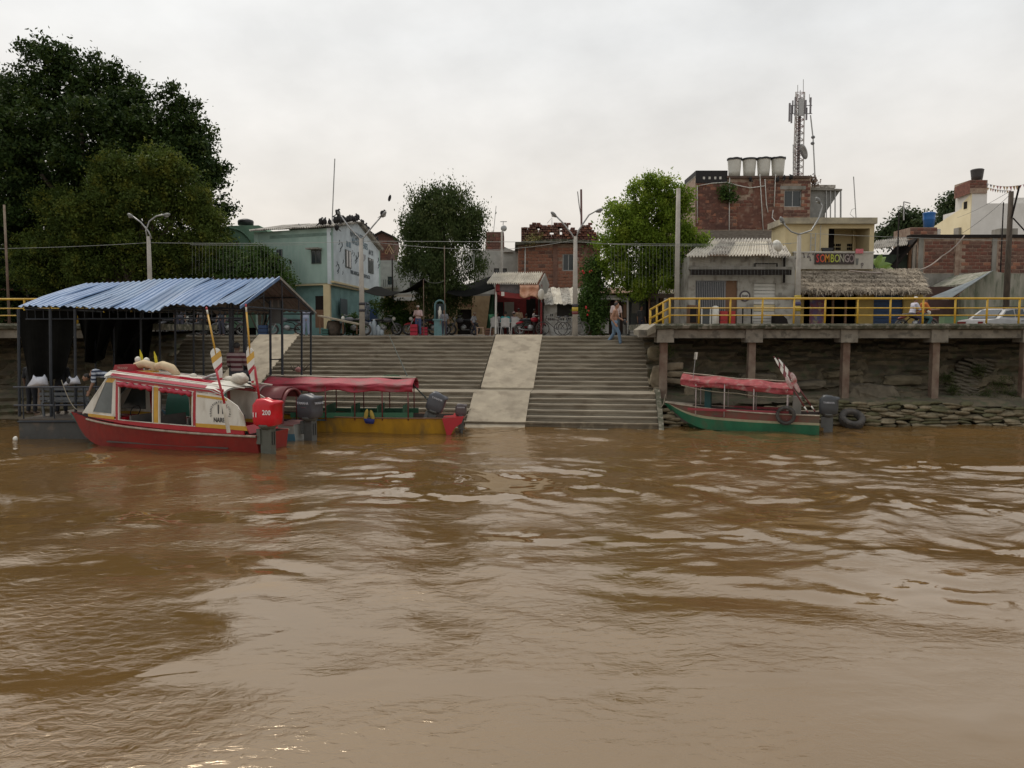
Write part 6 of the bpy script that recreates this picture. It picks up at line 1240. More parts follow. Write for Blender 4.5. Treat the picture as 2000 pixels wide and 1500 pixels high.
# people at the pontoon
person('person in a red and grey striped shirt seated with back to the river', (PX(463, 23.7, 720), 23.7, 1.30), R(175), 'sit', 2.0, trousers=(.05, .05, .06), shirtm=stripes('red_grey_stripe', (.08, .02, .025), (.25, .19, .18), 2.4), vox=.014, skin=plain('dark_brown_skin', (.12, .07, .05), .6))
person('person in a navy and white striped shirt bending behind the red boat cabin', (PX(214, 22.5, 720), 22.5, .98), R(-60), 'bend', 1.62, trousers=(.03, .035, .05), shirtm=stripes('navy_white_stripe', (.03, .04, .07), (.42, .45, .5), 2.6), vox=.014)
person('man in a white vest sitting in shade on the steps left of the ramp', (PX(272, 29.5, 670), 29.5, 1.0 + .25), R(0), 'sit', 1.6, (.35, .33, .32), (.05, .05, .06))
person('person in blue and white standing at the top of the ramp behind the canopy', G(598, 34.8), R(20), 'stand', 1.42, (.38, .42, .55), (.25, .3, .42))
person('dark figure of a person standing in the shade near the market row', G(396, 36), R(0), 'stand', 1.5, (.16, .15, .15), (.05, .05, .05)); 
for k, (u, rz_) in enumerate(((60, 170), (118, 190))):
    person(['dark clothed person at the left end of the pontoon bench with back turned', 'dark clothed person at the right part of the pontoon bench with back turned'][k], (PX(u, 24.1, 720), 24.1, .58), R(rz_), 'stand', 1.72, (.012, .013, .016), (.012, .014, .02), skin=plain('dark_brown_skin', (0, 0, 0)))
# ============================================================ BIKES, CAR
def motorcycle(label, loc, rz, colr=(.05, .05, .05), group='parked motorcycles'):
    root = thing('motorcycle', label, 'motorcycle', loc, rz, group); Rx = Matrix.Rotation(R(90), 3, 'X'); pm_ = plain('moto_paint_%02x%02x%02x' % tuple(int(x * 255) for x in colr), colr, .35)
    for x in (-.62, .64):
        w_ = MB().torus((x, 0, .29), .24, .05, 24, 8, Rx).build('wheel', rubber, root, True); r_ = MB(); r_.torus((x, 0, .29), .185, .015, 20, 5, Rx)
        for k in range(6): a = math.pi * k / 3; r_.tube([(x, 0, .29), (x + .19 * math.cos(a), 0, .29 + .19 * math.sin(a))], .010, 4)
        r_.build('rim', galv, w_)
    f_ = MB(); f_.tube([(-.62, .05, .29), (-.2, .05, .34), (.15, .03, .32), (.42, 0, .78)], .025, 6); f_.tube([(-.62, -.05, .29), (-.3, -.05, .60), (.40, 0, .74)], .025, 6); f_.build('frame', darkm, root, True)
    MB().ell((-.02, 0, .38), (.17, .12, .14), 10, 6).build('engine', galv, root, True); MB().ell((.18, 0, .76), (.24, .13, .12), 12, 7).build('tank', pm_, root, True)
    MB().ell((-.30, 0, .74), (.36, .13, .07), 12, 6).build('seat', blackm, root, True); MB().tube([(.38, .06, .80), (.64, .06, .29)], .022, 6).build('fork', galv, root); MB().tube([(.38, -.06, .80), (.64, -.06, .29)], .022, 6).build('fork', galv, root)
    MB().tube([(.26, -.33, .98), (.40, -.15, .95), (.40, .15, .95), (.26, .33, .98)], .016, 6).build('handlebar', galv, root, True); MB().ell((.50, 0, .82), (.09, .09, .10), 10, 6).build('headlight', whitep, root, True)
    MB().ell((-.60, 0, .62), (.22, .08, .06), 10, 6, Matrix.Rotation(R(-15), 3, 'Y')).build('rear_fender', pm_, root, True); MB().tube([(.0, -.13, .26), (-.5, -.15, .28), (-.75, -.15, .34)], .03, 6).build('exhaust', galv, root, True); MB().ell((.66, 0, .56), (.20, .06, .05), 10, 5, Matrix.Rotation(R(15), 3, 'Y')).build('front_fender', pm_, root, True)
    return root
m1 = motorcycle('red motorcycle parked inside the red kiosk', G(1037, 37.3), R(25), (.42, .02, .035))
motorcycle('red motorcycle behind the person in the white cap', G(822, 38.2), R(200), (.45, .02, .03)); m3 = motorcycle('dark motorcycle with pale panels left of the walking short person', G(905, 38.6), R(160), (.12, .12, .13))
for (u, Yd, rz_, lab) in ((848, 38, 30, 'dark motorcycle leaning near the statue niche'), (345, 37, 15, 'dark motorcycle parked in the shade at the far left of the row'), (380, 37.2, 160, 'dark motorcycle second in the shade row behind the canopy'), (415, 37, 20, 'dark motorcycle third in the shade row behind the canopy'), (447, 36.6, 175, 'dark motorcycle parked closest to the hanging grey panel'), (560, 37, 200, 'dark motorcycle parked under the turquoise house overhang'), (690, 36.3, 170, 'dark motorcycle parked by the middle left lamp post'), (750, 38, 20, 'dark motorcycle parked before the green garden bush')):
    copy_tree(m3, G(u, Yd), R(rz_), lab)
mr = motorcycle('dark red motorcycle carrying two people along the promenade', (PX(1790, 32.2, 620), 32.2, DZ - .32), R(0), (.12, .015, .015), None)
person('rider in a white shirt and helmet at the back of the motorcycle', (PX(1782, 32.2, 620), 32.25, DZ - .33), R(90), 'ride', 1.62, (.62, .60, .68), (.06, .05, .08), hat=(.7, .7, .68)); person('rider in an orange shirt steering the motorcycle on the promenade', (PX(1798, 32.2, 620), 32.15, DZ - .33), R(90), 'ride', 1.62, (.55, .17, .04), (.05, .12, .12))
def bicycle(label, loc, rz, colr):
    root = thing('bicycle', label, 'bicycle', loc, rz, 'bicycles by the white stall'); Rx = Matrix.Rotation(R(90), 3, 'X'); pm_ = plain('bike_paint_%d' % int(colr[0] * 1000), colr, .5)
    for x in (-.52, .52):
        w_ = MB().torus((x, 0, .33), .31, .020, 28, 6, Rx).build('wheel', rubber, root, True); r_ = MB()
        for k in range(12): a = math.pi * k / 6; r_.tube([(x, 0, .33), (x + .30 * math.cos(a), 0, .33 + .30 * math.sin(a))], .003, 3)
        r_.build('spokes', galv, w_)
    f_ = MB(); 
    for a, c in (((-.52, 0, .33), (-.12, 0, .30)), ((-.52, 0, .33), (-.22, 0, .72)), ((-.12, 0, .30), (-.24, 0, .84)), ((-.12, 0, .30), (.36, 0, .70)), ((-.22, 0, .72), (.34, 0, .80)), ((.52, 0, .33), (.32, 0, .92))): f_.tube([a, c], .018, 6)
    f_.build('frame', pm_, root, True); MB().ell((-.26, 0, .88), (.13, .07, .035), 10, 5).build('saddle', blackm, root, True); MB().tube([(.24, -.26, .97), (.34, -.1, .94), (.34, .1, .94), (.24, .26, .97)], .013, 6).build('handlebar', galv, root, True)
    MB().torus((-.12, 0, .30), .08, .012, 16, 4, Rx).build('crank', galv, root); return root
bicycle('dark bicycle leaning on the white stall beside the kiosk', G(1081, 36.2), R(8 + 180), (.06, .04, .035)); bicycle('second bicycle half hidden behind the lamp post base', G(1117, 35.6), R(5), (.09, .09, .09)); 
# statue niche
ni = wthing('statue_niche', 'turquoise arched shrine with a small white statue on a pedestal', 'shrine', G(859, 36.8)); tq = plain('shrine_turquoise', (.14, .26, .27), .7); cx_ = PX(859, 36.8, 600)
zt_ = ZZ(626, 36.8); MB().box(cx_ - .26, 36.6, pz, cx_ + .26, 37.0, zt_ - .0).build('pedestal', tq, ni); MB().box(cx_ - .32, 36.55, zt_, cx_ + .32, 37.05, zt_ + .07).build('ledge', tq, ni)
MB().tube([(cx_ - .24, 36.85, zt_)] + [(cx_ - .24 * math.cos(a), 36.85, zt_ + .72 + .24 * math.sin(a)) for a in [R(x) for x in range(0, 181, 20)]] + [(cx_ + .24, 36.85, zt_)], .045, 8).build('arch', tq, ni, True)
MB().lathe((cx_, 36.82, zt_ + .07), [(.09, 0), (.08, .2), (.10, .38), (.05, .46), (.055, .52), (.04, .58), (.005, .61)], 14).build('statue', whitep, ni, True)
MB().box(cx_ - .20, 36.98, zt_, cx_ + .20, 37.0, zt_ + .8).build('back_panel', plain('niche_dark', (.05, .07, .08), .8), ni)
# barrel and plank table at the left top of the stairs
br = wthing('wicker_drum', 'round brown drum under a plank table at the foot of the turquoise house', 'drum', G(652, 36)); MB().lathe(G(652, 36), [(.26, 0), (.32, .15), (.34, .4), (.30, .62), (.24, .70)], 20).build('drum', mat('drum_brown', (.10, .075, .055), .9, c2=(.05, .04, .03), sc_=6), br, True)
pt = wthing('plank_table', 'sloping pale plank awning table beside the middle left lamp post', 'table', G(660, 35.5)); MB().prism([P(620, 615, 35.6), P(700, 632, 35.2), P(700, 635, 35.2), P(620, 618, 35.6)], (0, .8, 0)).build('table_top', mat('plank_pale', (.33, .28, .2), .85), pt)
for u in (625, 670, 697): MB().tube([P(u, 652, 35.6), P(u, 618 + (u - 620) * .2, 35.6)], .03, 6).build('leg', brownw, pt)
# car
def car(label, loc, rz):
    root = thing('parked_car', label, 'car', loc, rz); pm_ = mat('white_car_paint', (.42, .42, .42), .35, c2=(.34, .34, .34), sc_=2); W = .80
    prof = [(-2.05, .35), (-2.08, .62), (-2.0, .86), (-1.45, .93), (-1.0, 1.30), (-.65, 1.40), (.25, 1.39), (.85, .95), (1.75, .82), (2.0, .60), (2.02, .35)]
    b = MB(); n = len(prof); ins = lambda z: (.0 if z < .95 else .17 * (z - .9) / .5)
    L_ = [(x, -W + ins(z) + (.05 if z < .5 else 0), z) for x, z in prof]; Rr_ = [(x, W - ins(z) - (.05 if z < .5 else 0), z) for x, z in prof]
    b.add(L_ + Rr_, [tuple(range(n))[::-1], tuple(range(n, 2 * n))] + [(i, (i + 1) % n, (i + 1) % n + n, i + n) for i in range(n)]); body = b.build('body', pm_, root)
    for s_ in (-1, 1):
        yo = lambda z: s_ * (W - ins(z) + .006)
        for nm, poly in (('rear_window', [(-1.28, .99), (-1.0, 1.24), (-.62, 1.31), (-.62, .99)]), ('door_window', [(-.54, .99), (-.54, 1.32), (-.1, 1.33), (-.1, .99)]), ('front_window', [(-.03, .99), (-.03, 1.33), (.24, 1.31), (.66, .99)])):
            MB().prism([(x, yo(z), z) for x, z in poly], (0, s_ * .008, 0)).build(nm, glass, root)
        for x in (-1.28, 1.32):
            w_ = MB().torus((x, s_ * (W - .10), .29), .21, .09, 24, 8, Matrix.Rotation(R(90), 3, 'X')).build('wheel', rubber, root, True); MB().tube([(x, s_ * (W - .12), .29), (x, s_ * (W - .01), .29)], .15, 16).build('hubcap', galv, w_)
        MB().box(-2.10, s_ * .55 - .2 * (s_ > 0) - (.0 if s_ > 0 else .0), .66, -2.0, s_ * .55 + .2 * (s_ < 0) + (.18 if s_ > 0 else -.18) * 0 + (.2 if s_ > 0 else 0), .80).build('tail_light', plain('tail_red', (.2, .02, .02), .3), root)
        for x in (-.15, .75): MB().box(x - .16, s_ * (W + .004), .82, x - .02, s_ * (W + .02), .85).build('door_handle', blackm, root)
    MB().prism([(-1.46, -.6, .95), (-1.46, .6, .95), (-1.03, .5, 1.30), (-1.03, -.5, 1.30)], (-.01, 0, .012)).build('rear_windscreen', glass, root); MB().prism([(.88, -.6, .95), (.88, .6, .95), (.30, .5, 1.36), (.30, -.5, 1.36)], (.01, 0, .012)).build('windscreen', glass, root)
    MB().box(-2.12, -.22, .50, -2.09, .22, .62).build('number_plate', plain('plate_yellow', (.45, .33, .06), .5), root); MB().box(-2.14, -.78, .34, -2.0, .78, .48).build('bumper', pm_, root); MB().ell((.42, -.88, .92), (.05, .09, .07), 8, 6).build('mirror', whitep, root, True); MB().box(-.7, -.5, 1.405, .2, .5, 1.45).build('roof_rack', blackm, root); return root
car('white saloon car seen over the deck edge behind the far right railing', (PX(1984, 33.3, 610), 33.6, DZ - .66), R(14))

# clutter at the head of the stairs
def crate_(lab, u, Yd, sz, col, name='crate', cat='crate'):
    r_ = wthing(name, lab, cat, G(u, Yd)); x = PX(u, Yd, 650); m_ = plain('crate_%02x%02x' % (int(col[0] * 255), int(col[1] * 255)), col, .6)
    for k in range(3): z = pz + sz[2] * k / 3; MB().box(x - sz[0] / 2, Yd, z + .01, x + sz[0] / 2, Yd + sz[1], z + sz[2] / 3 - .015).build('slat_band', m_, r_)
    MB().box(x - sz[0] / 2 + .02, Yd + .02, pz, x + sz[0] / 2 - .02, Yd + sz[1] - .02, pz + sz[2] - .02).build('inner_box', darkm, r_); return r_
crate_('bright red plastic crate left of the person in the white cap', 808, 36.6, (.34, .3, .55), (.45, .015, .04)); crate_('red plastic crate on the ground right of the person in the white cap', 829, 36.9, (.28, .3, .42), (.42, .02, .05))
crate_('brown wooden crate at the foot of the kiosk post', 955, 37.2, (.4, .3, .36), (.16, .07, .04)); crate_('green plastic crate beside the drum under the turquoise house', 634, 35.6, (.3, .3, .34), (.04, .12, .10)); crate_('dark blue crate by the grey hanging panel at the top of the ramp', 512, 35.9, (.4, .3, .5), (.02, .05, .12)); crate_('pale crate beside the white framed food stall', 1238, 35.8, (.34, .3, .4), (.32, .3, .26))
jugm = plain('cloudy_plastic', (.42, .48, .52), .3)
for k, (u, h_, lab) in enumerate(((716, .36, 'cloudy plastic jug leftmost in the heap by the blue panel'), (723, .62, 'tall cloudy plastic jug stack in the heap by the blue panel'), (731, .78, 'highest cloudy plastic jug stack against the blue panel'), (739, .5, 'cloudy plastic jug stack right of the highest one'), (745, .3, 'small cloudy plastic jug at the right end of the heap'))):
    r_ = wthing('plastic_jug', lab, 'jug', G(u, 36.9), 'plastic jugs by the blue panel'); MB().lathe(G(u, 36.9), [(.07, 0), (.11, .05), (.11, h_ * .8), (.05, h_ * .93), (.03, h_)], 12).build('jug', jugm, r_, True)
for (u, lab, hh_, sh_c) in ((352, 'dark shirted person leaning in the shade left of the parked motorcycles', 1.5, (.10, .10, .12)), (433, 'person in an orange cap standing behind the parked motorcycles', 1.45, (.06, .07, .09)), (868, 'small person in grey beside the statue niche', 1.2, (.2, .2, .22)), (1252, 'person in dark clothes standing in the grey stall doorway', 1.4, (.06, .06, .06))):
    person(lab, G(u, 36.6 if u > 500 else 35.6), R(u % 60 - 30), 'stand', hh_, sh_c, (.05, .05, .07), hat=(.45, .10, .04) if u == 433 else None, vox=.02)
st_ = wthing('pale_stone', 'small pale stone lying at the top of the left ramp', 'stone', G(577, 33.9)); MB().ell(G(577, 33.6) + Vector((0, 0, .06)), (.10, .08, .07), 10, 7).build('stone', rockm, st_, True)
pi_ = wthing('pile_of_branches', 'small heap of dry branches and cloth on the steps right of the left ramp', 'branches', P(578, 722, 29.5)); b = MB()
for k in range(14): c = P(572 + random.uniform(0, 26), 724, 29.4); b.tube([c, c + Vector((random.uniform(-.3, .3), random.uniform(-.1, .1), random.uniform(.05, .32)))], [.02, .008], 5)
b.build('branches', barkm, pi_, kind='stuff'); MB().ell(P(583, 722, 29.3), (.13, .1, .10), 9, 6).build('pink_rag', cloth('rag_pink', (.35, .16, .15)), pi_)
# ============================================================ BOATS
def hull(root, L, b, z0, z1, zk, bands, mats, rake=.5, full=.42, p=2.1, n=26, floor=.12, fm=None, flare=.82, keel0=.62, name='hull'):
    """stern at x=0, bow towards +x; bands = list of (fraction of side height, material index)"""
    S_ = []
    for i in range(n + 1):
        s = i / n; wv = b * (.93 + .07 * min(1, s / .3)) * (1 if s < full else max(0, 1 - ((s - full) / (1 - full)) ** p)); zs = z0 + (z1 - z0) * s ** 2.2
        k = max(0, (s - keel0) / (1 - keel0)); zb_ = zk + (zs - .06 - zk) * k ** 2.2; S_.append((L * s, wv, zs, zb_))
    hs = [0] + [h_ for h_, _ in bands] + [1]; mis = [bands[0][1] if False else 0] + [m_ for _, m_ in bands]
    B = MB(); row = []
    for x, wv, zs, zb_ in S_:
        ch = min(zb_ + .16, zs - .03); pts = [(0, zb_)] + [((flare + (1 - flare) * h_) * wv, ch + (zs - ch) * h_) for h_ in hs] + [(max(0, wv - .045), zs), (max(0, wv - .06) * .9, min(zs - .02, max(floor, zb_ + .05))), (0, min(zs - .02, max(floor, zb_ + .05)))]
        row.append(pts)
    m = len(row[0])
    for sg in (1, -1):
        vs_ = [(S_[i][0], sg * y, z) for i in range(n + 1) for y, z in row[i]]; base = len(B.v)
        for i in range(n):
            for j in range(m - 1):
                a = i * m + j; f = (a, a + 1, a + m + 1, a + m) if sg < 0 else (a, a + m, a + m + 1, a + 1)
                mi = mis[0] if j == 0 else (mis[j - 1] if 1 <= j <= len(hs) - 1 else (len(mats) - 2 if j == len(hs) else len(mats) - 1))
                B.f.append(tuple(base + q_ for q_ in f)); B.m.append(mi)
        B.v.extend(vs_)
    tr = [(0, y, z) for y, z in row[0][:len(hs) + 1]]; tv = tr + [(0, -y, z) for _, y, z in tr[:0:-1]]; B.add(tv, [tuple(range(len(tv)))], mis[-1]); tv2 = [(.05, y * .96, z) for _, y, z in tv]; B.add(tv2, [tuple(range(len(tv2)))[::-1]], len(mats) - 1)
    o = B.build(name, mats, root)
    gun = [[(x, sg * (wv + .012), zs) for x, wv, zs, _ in S_] for sg in (1, -1)]
    return o, gun, S_
def outboard(root_parent, loc, rz, s_=1, cowl=motorgrey, leg=motorleg, tilt=0, label=None, txt=None, name='outboard_motor', group=None):
    root = thing(name, label, 'outboard motor', loc, rz, group) if root_parent is None else None
    if root is None: root = bpy.data.objects.new(name, None); COL.objects.link(root); root.parent = root_parent; root.location = loc; root.rotation_euler = (0, tilt, rz)
    else: root.rotation_euler = (0, tilt, rz)
    root.scale = (s_, s_, s_); b = MB()
    rings = [(-.31, .22, .18), (-.27, .275, .215), (-.1, .29, .228), (.16, .285, .228), (.25, .272, .218), (.295, .245, .195), (.312, .16, .12)]; n = 20; vs_ = []
    for z, rx_, ry_ in rings:
        for j in range(n):
            a = 2 * math.pi * j / n; ca, sa = math.cos(a), math.sin(a); vs_.append((rx_ * math.copysign(abs(ca) ** .36, ca) - .06 * (z > .2), ry_ * math.copysign(abs(sa) ** .36, sa), z + .9 - .05 * (ca < 0) * (z > .2)))
    k = len(rings); b.add(vs_, [(i * n + j, i * n + (j + 1) % n, (i + 1) * n + (j + 1) % n, (i + 1) * n + j) for i in range(k - 1) for j in range(n)] + [tuple(range(n))[::-1], tuple((k - 1) * n + j for j in range(n))]); cw = b.build('cowl', cowl, root, True)
    MB().lathe((0, 0, .50), [(.13, 0), (.20, .06), (.235, .12)], 16).build('lower_pan', leg, root, True); MB().obox((.0, 0, .22), (.27, .19, .60)).build('midsection', leg, root)
    MB().obox((.17, 0, .34), (.10, .26, .34)).build('clamp_bracket', leg, root); MB().tube([(0, 0, .0), (0, 0, -.42)], [.10, .075], 10).build('leg', leg, root, True); MB().obox((-.05, 0, -.12), (.34, .20, .02)).build('cavitation_plate', leg, root)
    for dy in (-.04, .04): MB().obox((-.12, dy, .30), (.05, .03, .30)).build('vent_rib', blackm, cw)
    if txt:
        for (s1, x, z, h_, m_, side) in txt:
            if side == 'side': M = frame((x, .245, z), (-1, 0, 0), (0, 0, 1))
            elif side == 'side_': M = frame((x, -.245, z), (1, 0, 0), (0, 0, 1))
            else: M = frame((-.31, x, z), (0, -1, 0), (0, 0, 1))
            text_mesh(s1, h_, m_, cw, M, .004, sx=.95)
    return root
def oar(label, p0, p1, blade_n, blade_l, w_=.17, cols=(whitep, yelp, redp), shaft=None, name='oar', group=None, t_handle=yelp, rev=False):
    """p0 handle end, p1 blade end"""
    root = wthing(name, label, 'oar', p0, group); p0, p1 = Vector(p0), Vector(p1); d = (p1 - p0).normalized(); L_ = (p1 - p0).length; bn = Vector(blade_n).normalized(); sdv = d.cross(bn).normalized()
    segs = [(0, .06, cols[2]), (.06, .16, cols[0]), (.16, 1, t_handle)]; ss = L_ - blade_l * .8
    for a, c, m_ in segs: MB().tube([p0 + d * ss * a, p0 + d * ss * c], .024, 8).build('shaft', m_, root, True)
    b = MB(); n = 16; prof = []
    for i in range(n + 1):
        t_ = i / n; wv = w_ / 2 * (.25 + .75 * min(1, (1 - t_) * 1.8)) * (1 if t_ > .15 else math.sqrt(max(.08, 1 - ((.15 - t_) / .16) ** 2))); prof.append((L_ - blade_l + blade_l * t_, wv))
    for i in range(n):
        m_ = 0
        (l0, w0), (l1, w1) = prof[i], prof[i + 1]; A = p0 + d * l0; C = p0 + d * l1
        sk = 0; band = [0, 0, 0, 1, 1, 1, 0, 0, 0, 2, 2, 0, 0, 0, 0, 2][i]
        dg = d * (.07 if 2 < i < 12 else 0); vs_ = [A - sdv * w0 - dg, A + sdv * w0 + dg, C + sdv * w1 + (d * .07 if 1 < i < 11 else d * 0), C - sdv * w1 - (d * .07 if 1 < i < 11 else d * 0)]; b.add(vs_ + [v_ + bn * .018 for v_ in vs_], [(3, 2, 1, 0), (4, 5, 6, 7), (0, 4, 7, 3), (1, 2, 6, 5)], band)
    b.build('blade', list(cols) if band is not None else cols[0], root); return root

# ---------------- red cabin launch
RZ = R(162.4); RO = Vector((-6.37, 20.3, 0)); RM = Matrix.Translation(RO) @ Matrix.Rotation(RZ, 4, 'Z')
red = thing('cabin_launch', 'red and white covered passenger launch with big red outboard and open side windows', 'boat', RO, RZ)
inner = plain('boat_inside', (.09, .07, .06), .8)
_, gun, S_ = hull(red, 6.85, .78, .50, .83, -.22, [(.05, 0), (.12, 0)], [redhull, redhull, tealp, redp, inner], full=.52, p=2.3, keel0=.74)
for g_ in gun:
    MB().tube([Vector(p_) + Vector((0, 0, -.03)) for p_ in g_[:-4]], .030, 6).build('rub_rail', woodrail, red, True)
b = MB(); b.prism([(6.84, -.02, .78), (6.90, -.02, .78), (6.2, -.02, .02), (5.75, -.02, -.22), (5.45, -.02, -.22), (6.15, -.02, .12)], (0, .04, 0)); b.build('stem', tealp, red)
Wc = lambda x: .74 if x < 3.6 else .74 - .30 * ((x - 3.6) / 2.3) ** 1.7     # cabin half width
zt_ = lambda x: 1.46 + .085 * x; zs_ = lambda x: .66 + .030 * x
def side_poly(name, m, poly, sg, th=.035, out_=0, parent=red):
    N_ = []
    for i in range(len(poly)):
        a, c = poly[i], poly[(i + 1) % len(poly)]
        for k in range(4): N_.append((a[0] + (c[0] - a[0]) * k / 4, a[1] + (c[1] - a[1]) * k / 4))
    pts = [Vector((x, sg * (Wc(x) + out_ - .06 * max(0, (z - .9))), z)) for x, z in N_]
    b_ = MB(); n_ = len(pts); q_ = pts + [p_ - Vector((0, sg * th, 0)) for p_ in pts]
    b_.add(q_, [tuple(range(n_)), tuple(range(2 * n_ - 1, n_ - 1, -1))] + [(i, (i + 1) % n_, (i + 1) % n_ + n_, i + n_) for i in range(n_)]); return b_.build(name, m, parent)
def strip(name, m, xa, xb, fa, fb, sg, out_=0, th=.04, n_=8):
    b_ = MB()
    for k in range(n_):
        x0, x1 = xa + (xb - xa) * k / n_, xa + (xb - xa) * (k + 1) / n_; q_ = []
        for x, f in ((x0, fa), (x1, fa), (x1, fb), (x0, fb)): z = f(x); q_.append(Vector((x, sg * (Wc(x) + out_ - .06 * max(0, z - .9)), z)))
        b_.add(q_ + [p_ - Vector((0, sg * th, 0)) for p_ in q_], [(0, 1, 2, 3), (7, 6, 5, 4), (0, 4, 5, 1), (3, 2, 6, 7), (1, 5, 6, 2), (0, 3, 7, 4)])
    return b_.build(name, m, red)
lo = lambda x: .50 + .36 * (x / 6.55) ** 2.2 + .005
for sg in (1, -1):
    strip('sill_strip', redp, .35, 5.6, lo, lambda x: zs_(x) - .06, sg); strip('sill_trim', yelp, 4.62, 5.72, lambda x: zs_(x) - .055, lambda x: zs_(x) + .03, sg, .004); strip('sill_trim', whitep, 1.85, 4.6, lambda x: zs_(x) - .055, lambda x: zs_(x) - .035, sg, .004)
    strip('header_strip', redp, 1.0, 4.75, lambda x: zt_(x) - .05, lambda x: zt_(x) + .12, sg, .0)
    strip('window_header', whitep, 1.9, 4.6, lambda x: zt_(x) - .05, lambda x: zt_(x) - .024, sg, .006)
    # bow window panel, white with a dark pane
    pane = [(5.50, zs_(5.35) + .10), (4.72, zs_(4.72) + .10), (4.68, zt_(4.7) - .10), (4.98, zt_(4.98) - .12)]
    outer = [(5.95, zs_(5.7) + .03), (4.56, zs_(4.56) + .03), (4.56, zt_(4.56) + .02), (4.86, zt_(4.86) + .02)]
    for k in range(4):
        a, b_, c, d_ = outer[k], outer[(k + 1) % 4], pane[(k + 1) % 4], pane[k]; side_poly('window_surround', whitep if k != 2 else yelp, [a, b_, c, d_], sg)
    side_poly('bow_pane', mat('tinted_pane', (.06, .075, .075), .12, c2=(.1, .12, .12), sc_=2), pane, sg, .012, -.01)
    # posts
    for xa, xb, m_ in ((4.56, 4.47, redp), (3.20, 3.06, yelp), (1.92, 1.84, redp)): side_poly('window_post', m_, [(xa, zs_(xa) - .06), (xb, zs_(xb) - .06), (xb, zt_(xb)), (xa, zt_(xa))], sg, .05, .004)
    for xa in (3.235, 3.03, 4.44, 1.95): side_poly('post_trim', whitep, [(xa + .018, zs_(xa) - .05), (xa - .018, zs_(xa) - .05), (xa - .018, zt_(xa) - .03), (xa + .018, zt_(xa) - .03)], sg, .05, .008)
    # rolled side curtains
    for xa, xb in ((3.26, 4.42), (1.97, 3.0)):
        pts = [(xa + (xb - xa) * k / 14, sg * (Wc(3) + .01 - .04), zt_(xa + (xb - xa) * k / 14) - .10 - .02 * math.sin(k * 2.1)) for k in range(15)]; MB().tube(pts, [.065 + .015 * math.sin(k * 1.7) for k in range(15)], 8).build('rolled_curtain', mat('wine_vinyl', (.42, .015, .045), .22, c2=(.33, .01, .03), sc_=4), red, True)
    # rear white quarter with curved trailing edge
    q_ = [(1.84, zs_(1.84) + .03), (.30, zs_(.3) + .05), (.36, 1.0), (.55, 1.25), (.85, 1.42), (1.1, zt_(1.1) - .0), (1.84, zt_(1.84) - .0)]; side_poly('quarter_panel', whitep, q_, sg)
    side_poly('quarter_band', yelp, [(1.84, zs_(1.84) - .055), (.25, zs_(.25) - .055), (.30, zs_(.3) + .06), (1.84, zs_(1.84) + .04)], sg, .04, .006); side_poly('quarter_stripe', yelp, [(1.80, zt_(1.8) - .16), (.86, zt_(.86) - .16), (.90, zt_(.9) - .10), (1.80, zt_(1.8) - .10)], sg, .01, .008)
for (s1, x, z, h_) in (('11', 1.06, 1.13, .34), ('NARE', 1.10, .86, .17)):
    text_mesh(s1, h_, textk, red, frame((x, Wc(1) + .004 - .06 * max(0, z - .9), z), (-1, 0, 0), (0, 0, 1)), .003, sx=.8)
for k, ch in enumerate('TRANSPORTE FLUVIAL'):
    a = R(200 - k * 220 / 17); c = Vector((1.06 - .31 * math.cos(a) * -1 * -1, Wc(1) + .003 - .01, 1.05 + .27 * math.sin(a)))
    xr = Vector((-math.sin(a) , 0, 0)); e_ = Vector((-math.sin(a), 0, -math.cos(a))) if False else None
    px_, pz_ = -math.cos(a), math.sin(a); xd = Vector((-math.sin(a) * 1, 0, -math.cos(a) * 1)) ; upv = Vector((px_ * -1 * -1 * 1, 0, pz_))
    scr_up = Vector((-math.cos(a), 0, math.sin(a)))       # outward on the boat side (local x runs to the left on screen)
    c = Vector((1.06 - .30 * math.cos(a), Wc(1) - .004, 1.06 + .27 * math.sin(a))); right = Vector((-math.sin(a), 0, -math.cos(a)))
    # screen-right is -x: text-right = outward rotated clockwise as seen from outside
    out_v = (c - Vector((1.06, Wc(1) - .004, 1.06))).normalized(); right = Vector((0, 1, 0)).cross(out_v) * 1.0
    right = out_v.cross(Vector((0, 1, 0)))
    if ch != ' ': text_mesh(ch, .075, textk, red, frame(c + Vector((0, .008, 0)), right, out_v), .002)
# windscreen and roof
MB().prism([(5.95, -.36, .86), (5.95, .36, .86), (4.90, .52, 1.86), (4.90, -.52, 1.86)], (.02, 0, .02)).build('windscreen', MT['tinted_pane'], red)
for y in (-.5, 0, .5): MB().beam((6.0, y * .75, .84), (4.93, y * 1.05, 1.89), .05, .04).build('windscreen_post', whitep, red)
def roof_fn(s, t_):
    x = .98 + 4.02 * s; y = (2 * t_ - 1); c = zt_(x) + .10 + .15 * (1 - y ** 4) - .05 * max(0, s - .93) / .07 - .10 * max(0, .06 - s) / .06; return (x, y * (Wc(x) - .01) * (1 if s < .95 else .97), c)
b = MB(); b.grid(roof_fn, 30, 16); nq = 16
for i in range(30):
    for j in range(16):
        t_ = (j + .5) / 16; b.m[i * 16 + j] = 1 if (abs(t_ - .5) < .1 or (.87 < t_ < .94) or i < 4 or (i > 8 and abs(t_ - .36) < .07)) else 0  # lengthwise white streaks are painted gloss highlights; white end caps are real paint
        if i > 27: b.m[i * 16 + j] = 1
b.grid(lambda s, t_: Vector(roof_fn(s, t_)) - Vector((0, 0, .04)), 10, 8, 1); b.build('roof', [mat('red_gloss_roof', (.36, .010, .03), .15, c2=(.30, .01, .025), sc_=3), whitep], red)
for y in (-.60, .60): MB().tube([(x, y, zt_(x) + .215) for x in (.4, 1.5, 2.6, 3.7, 4.75)], .018, 6).build('roof_rail', whitep, red, True)
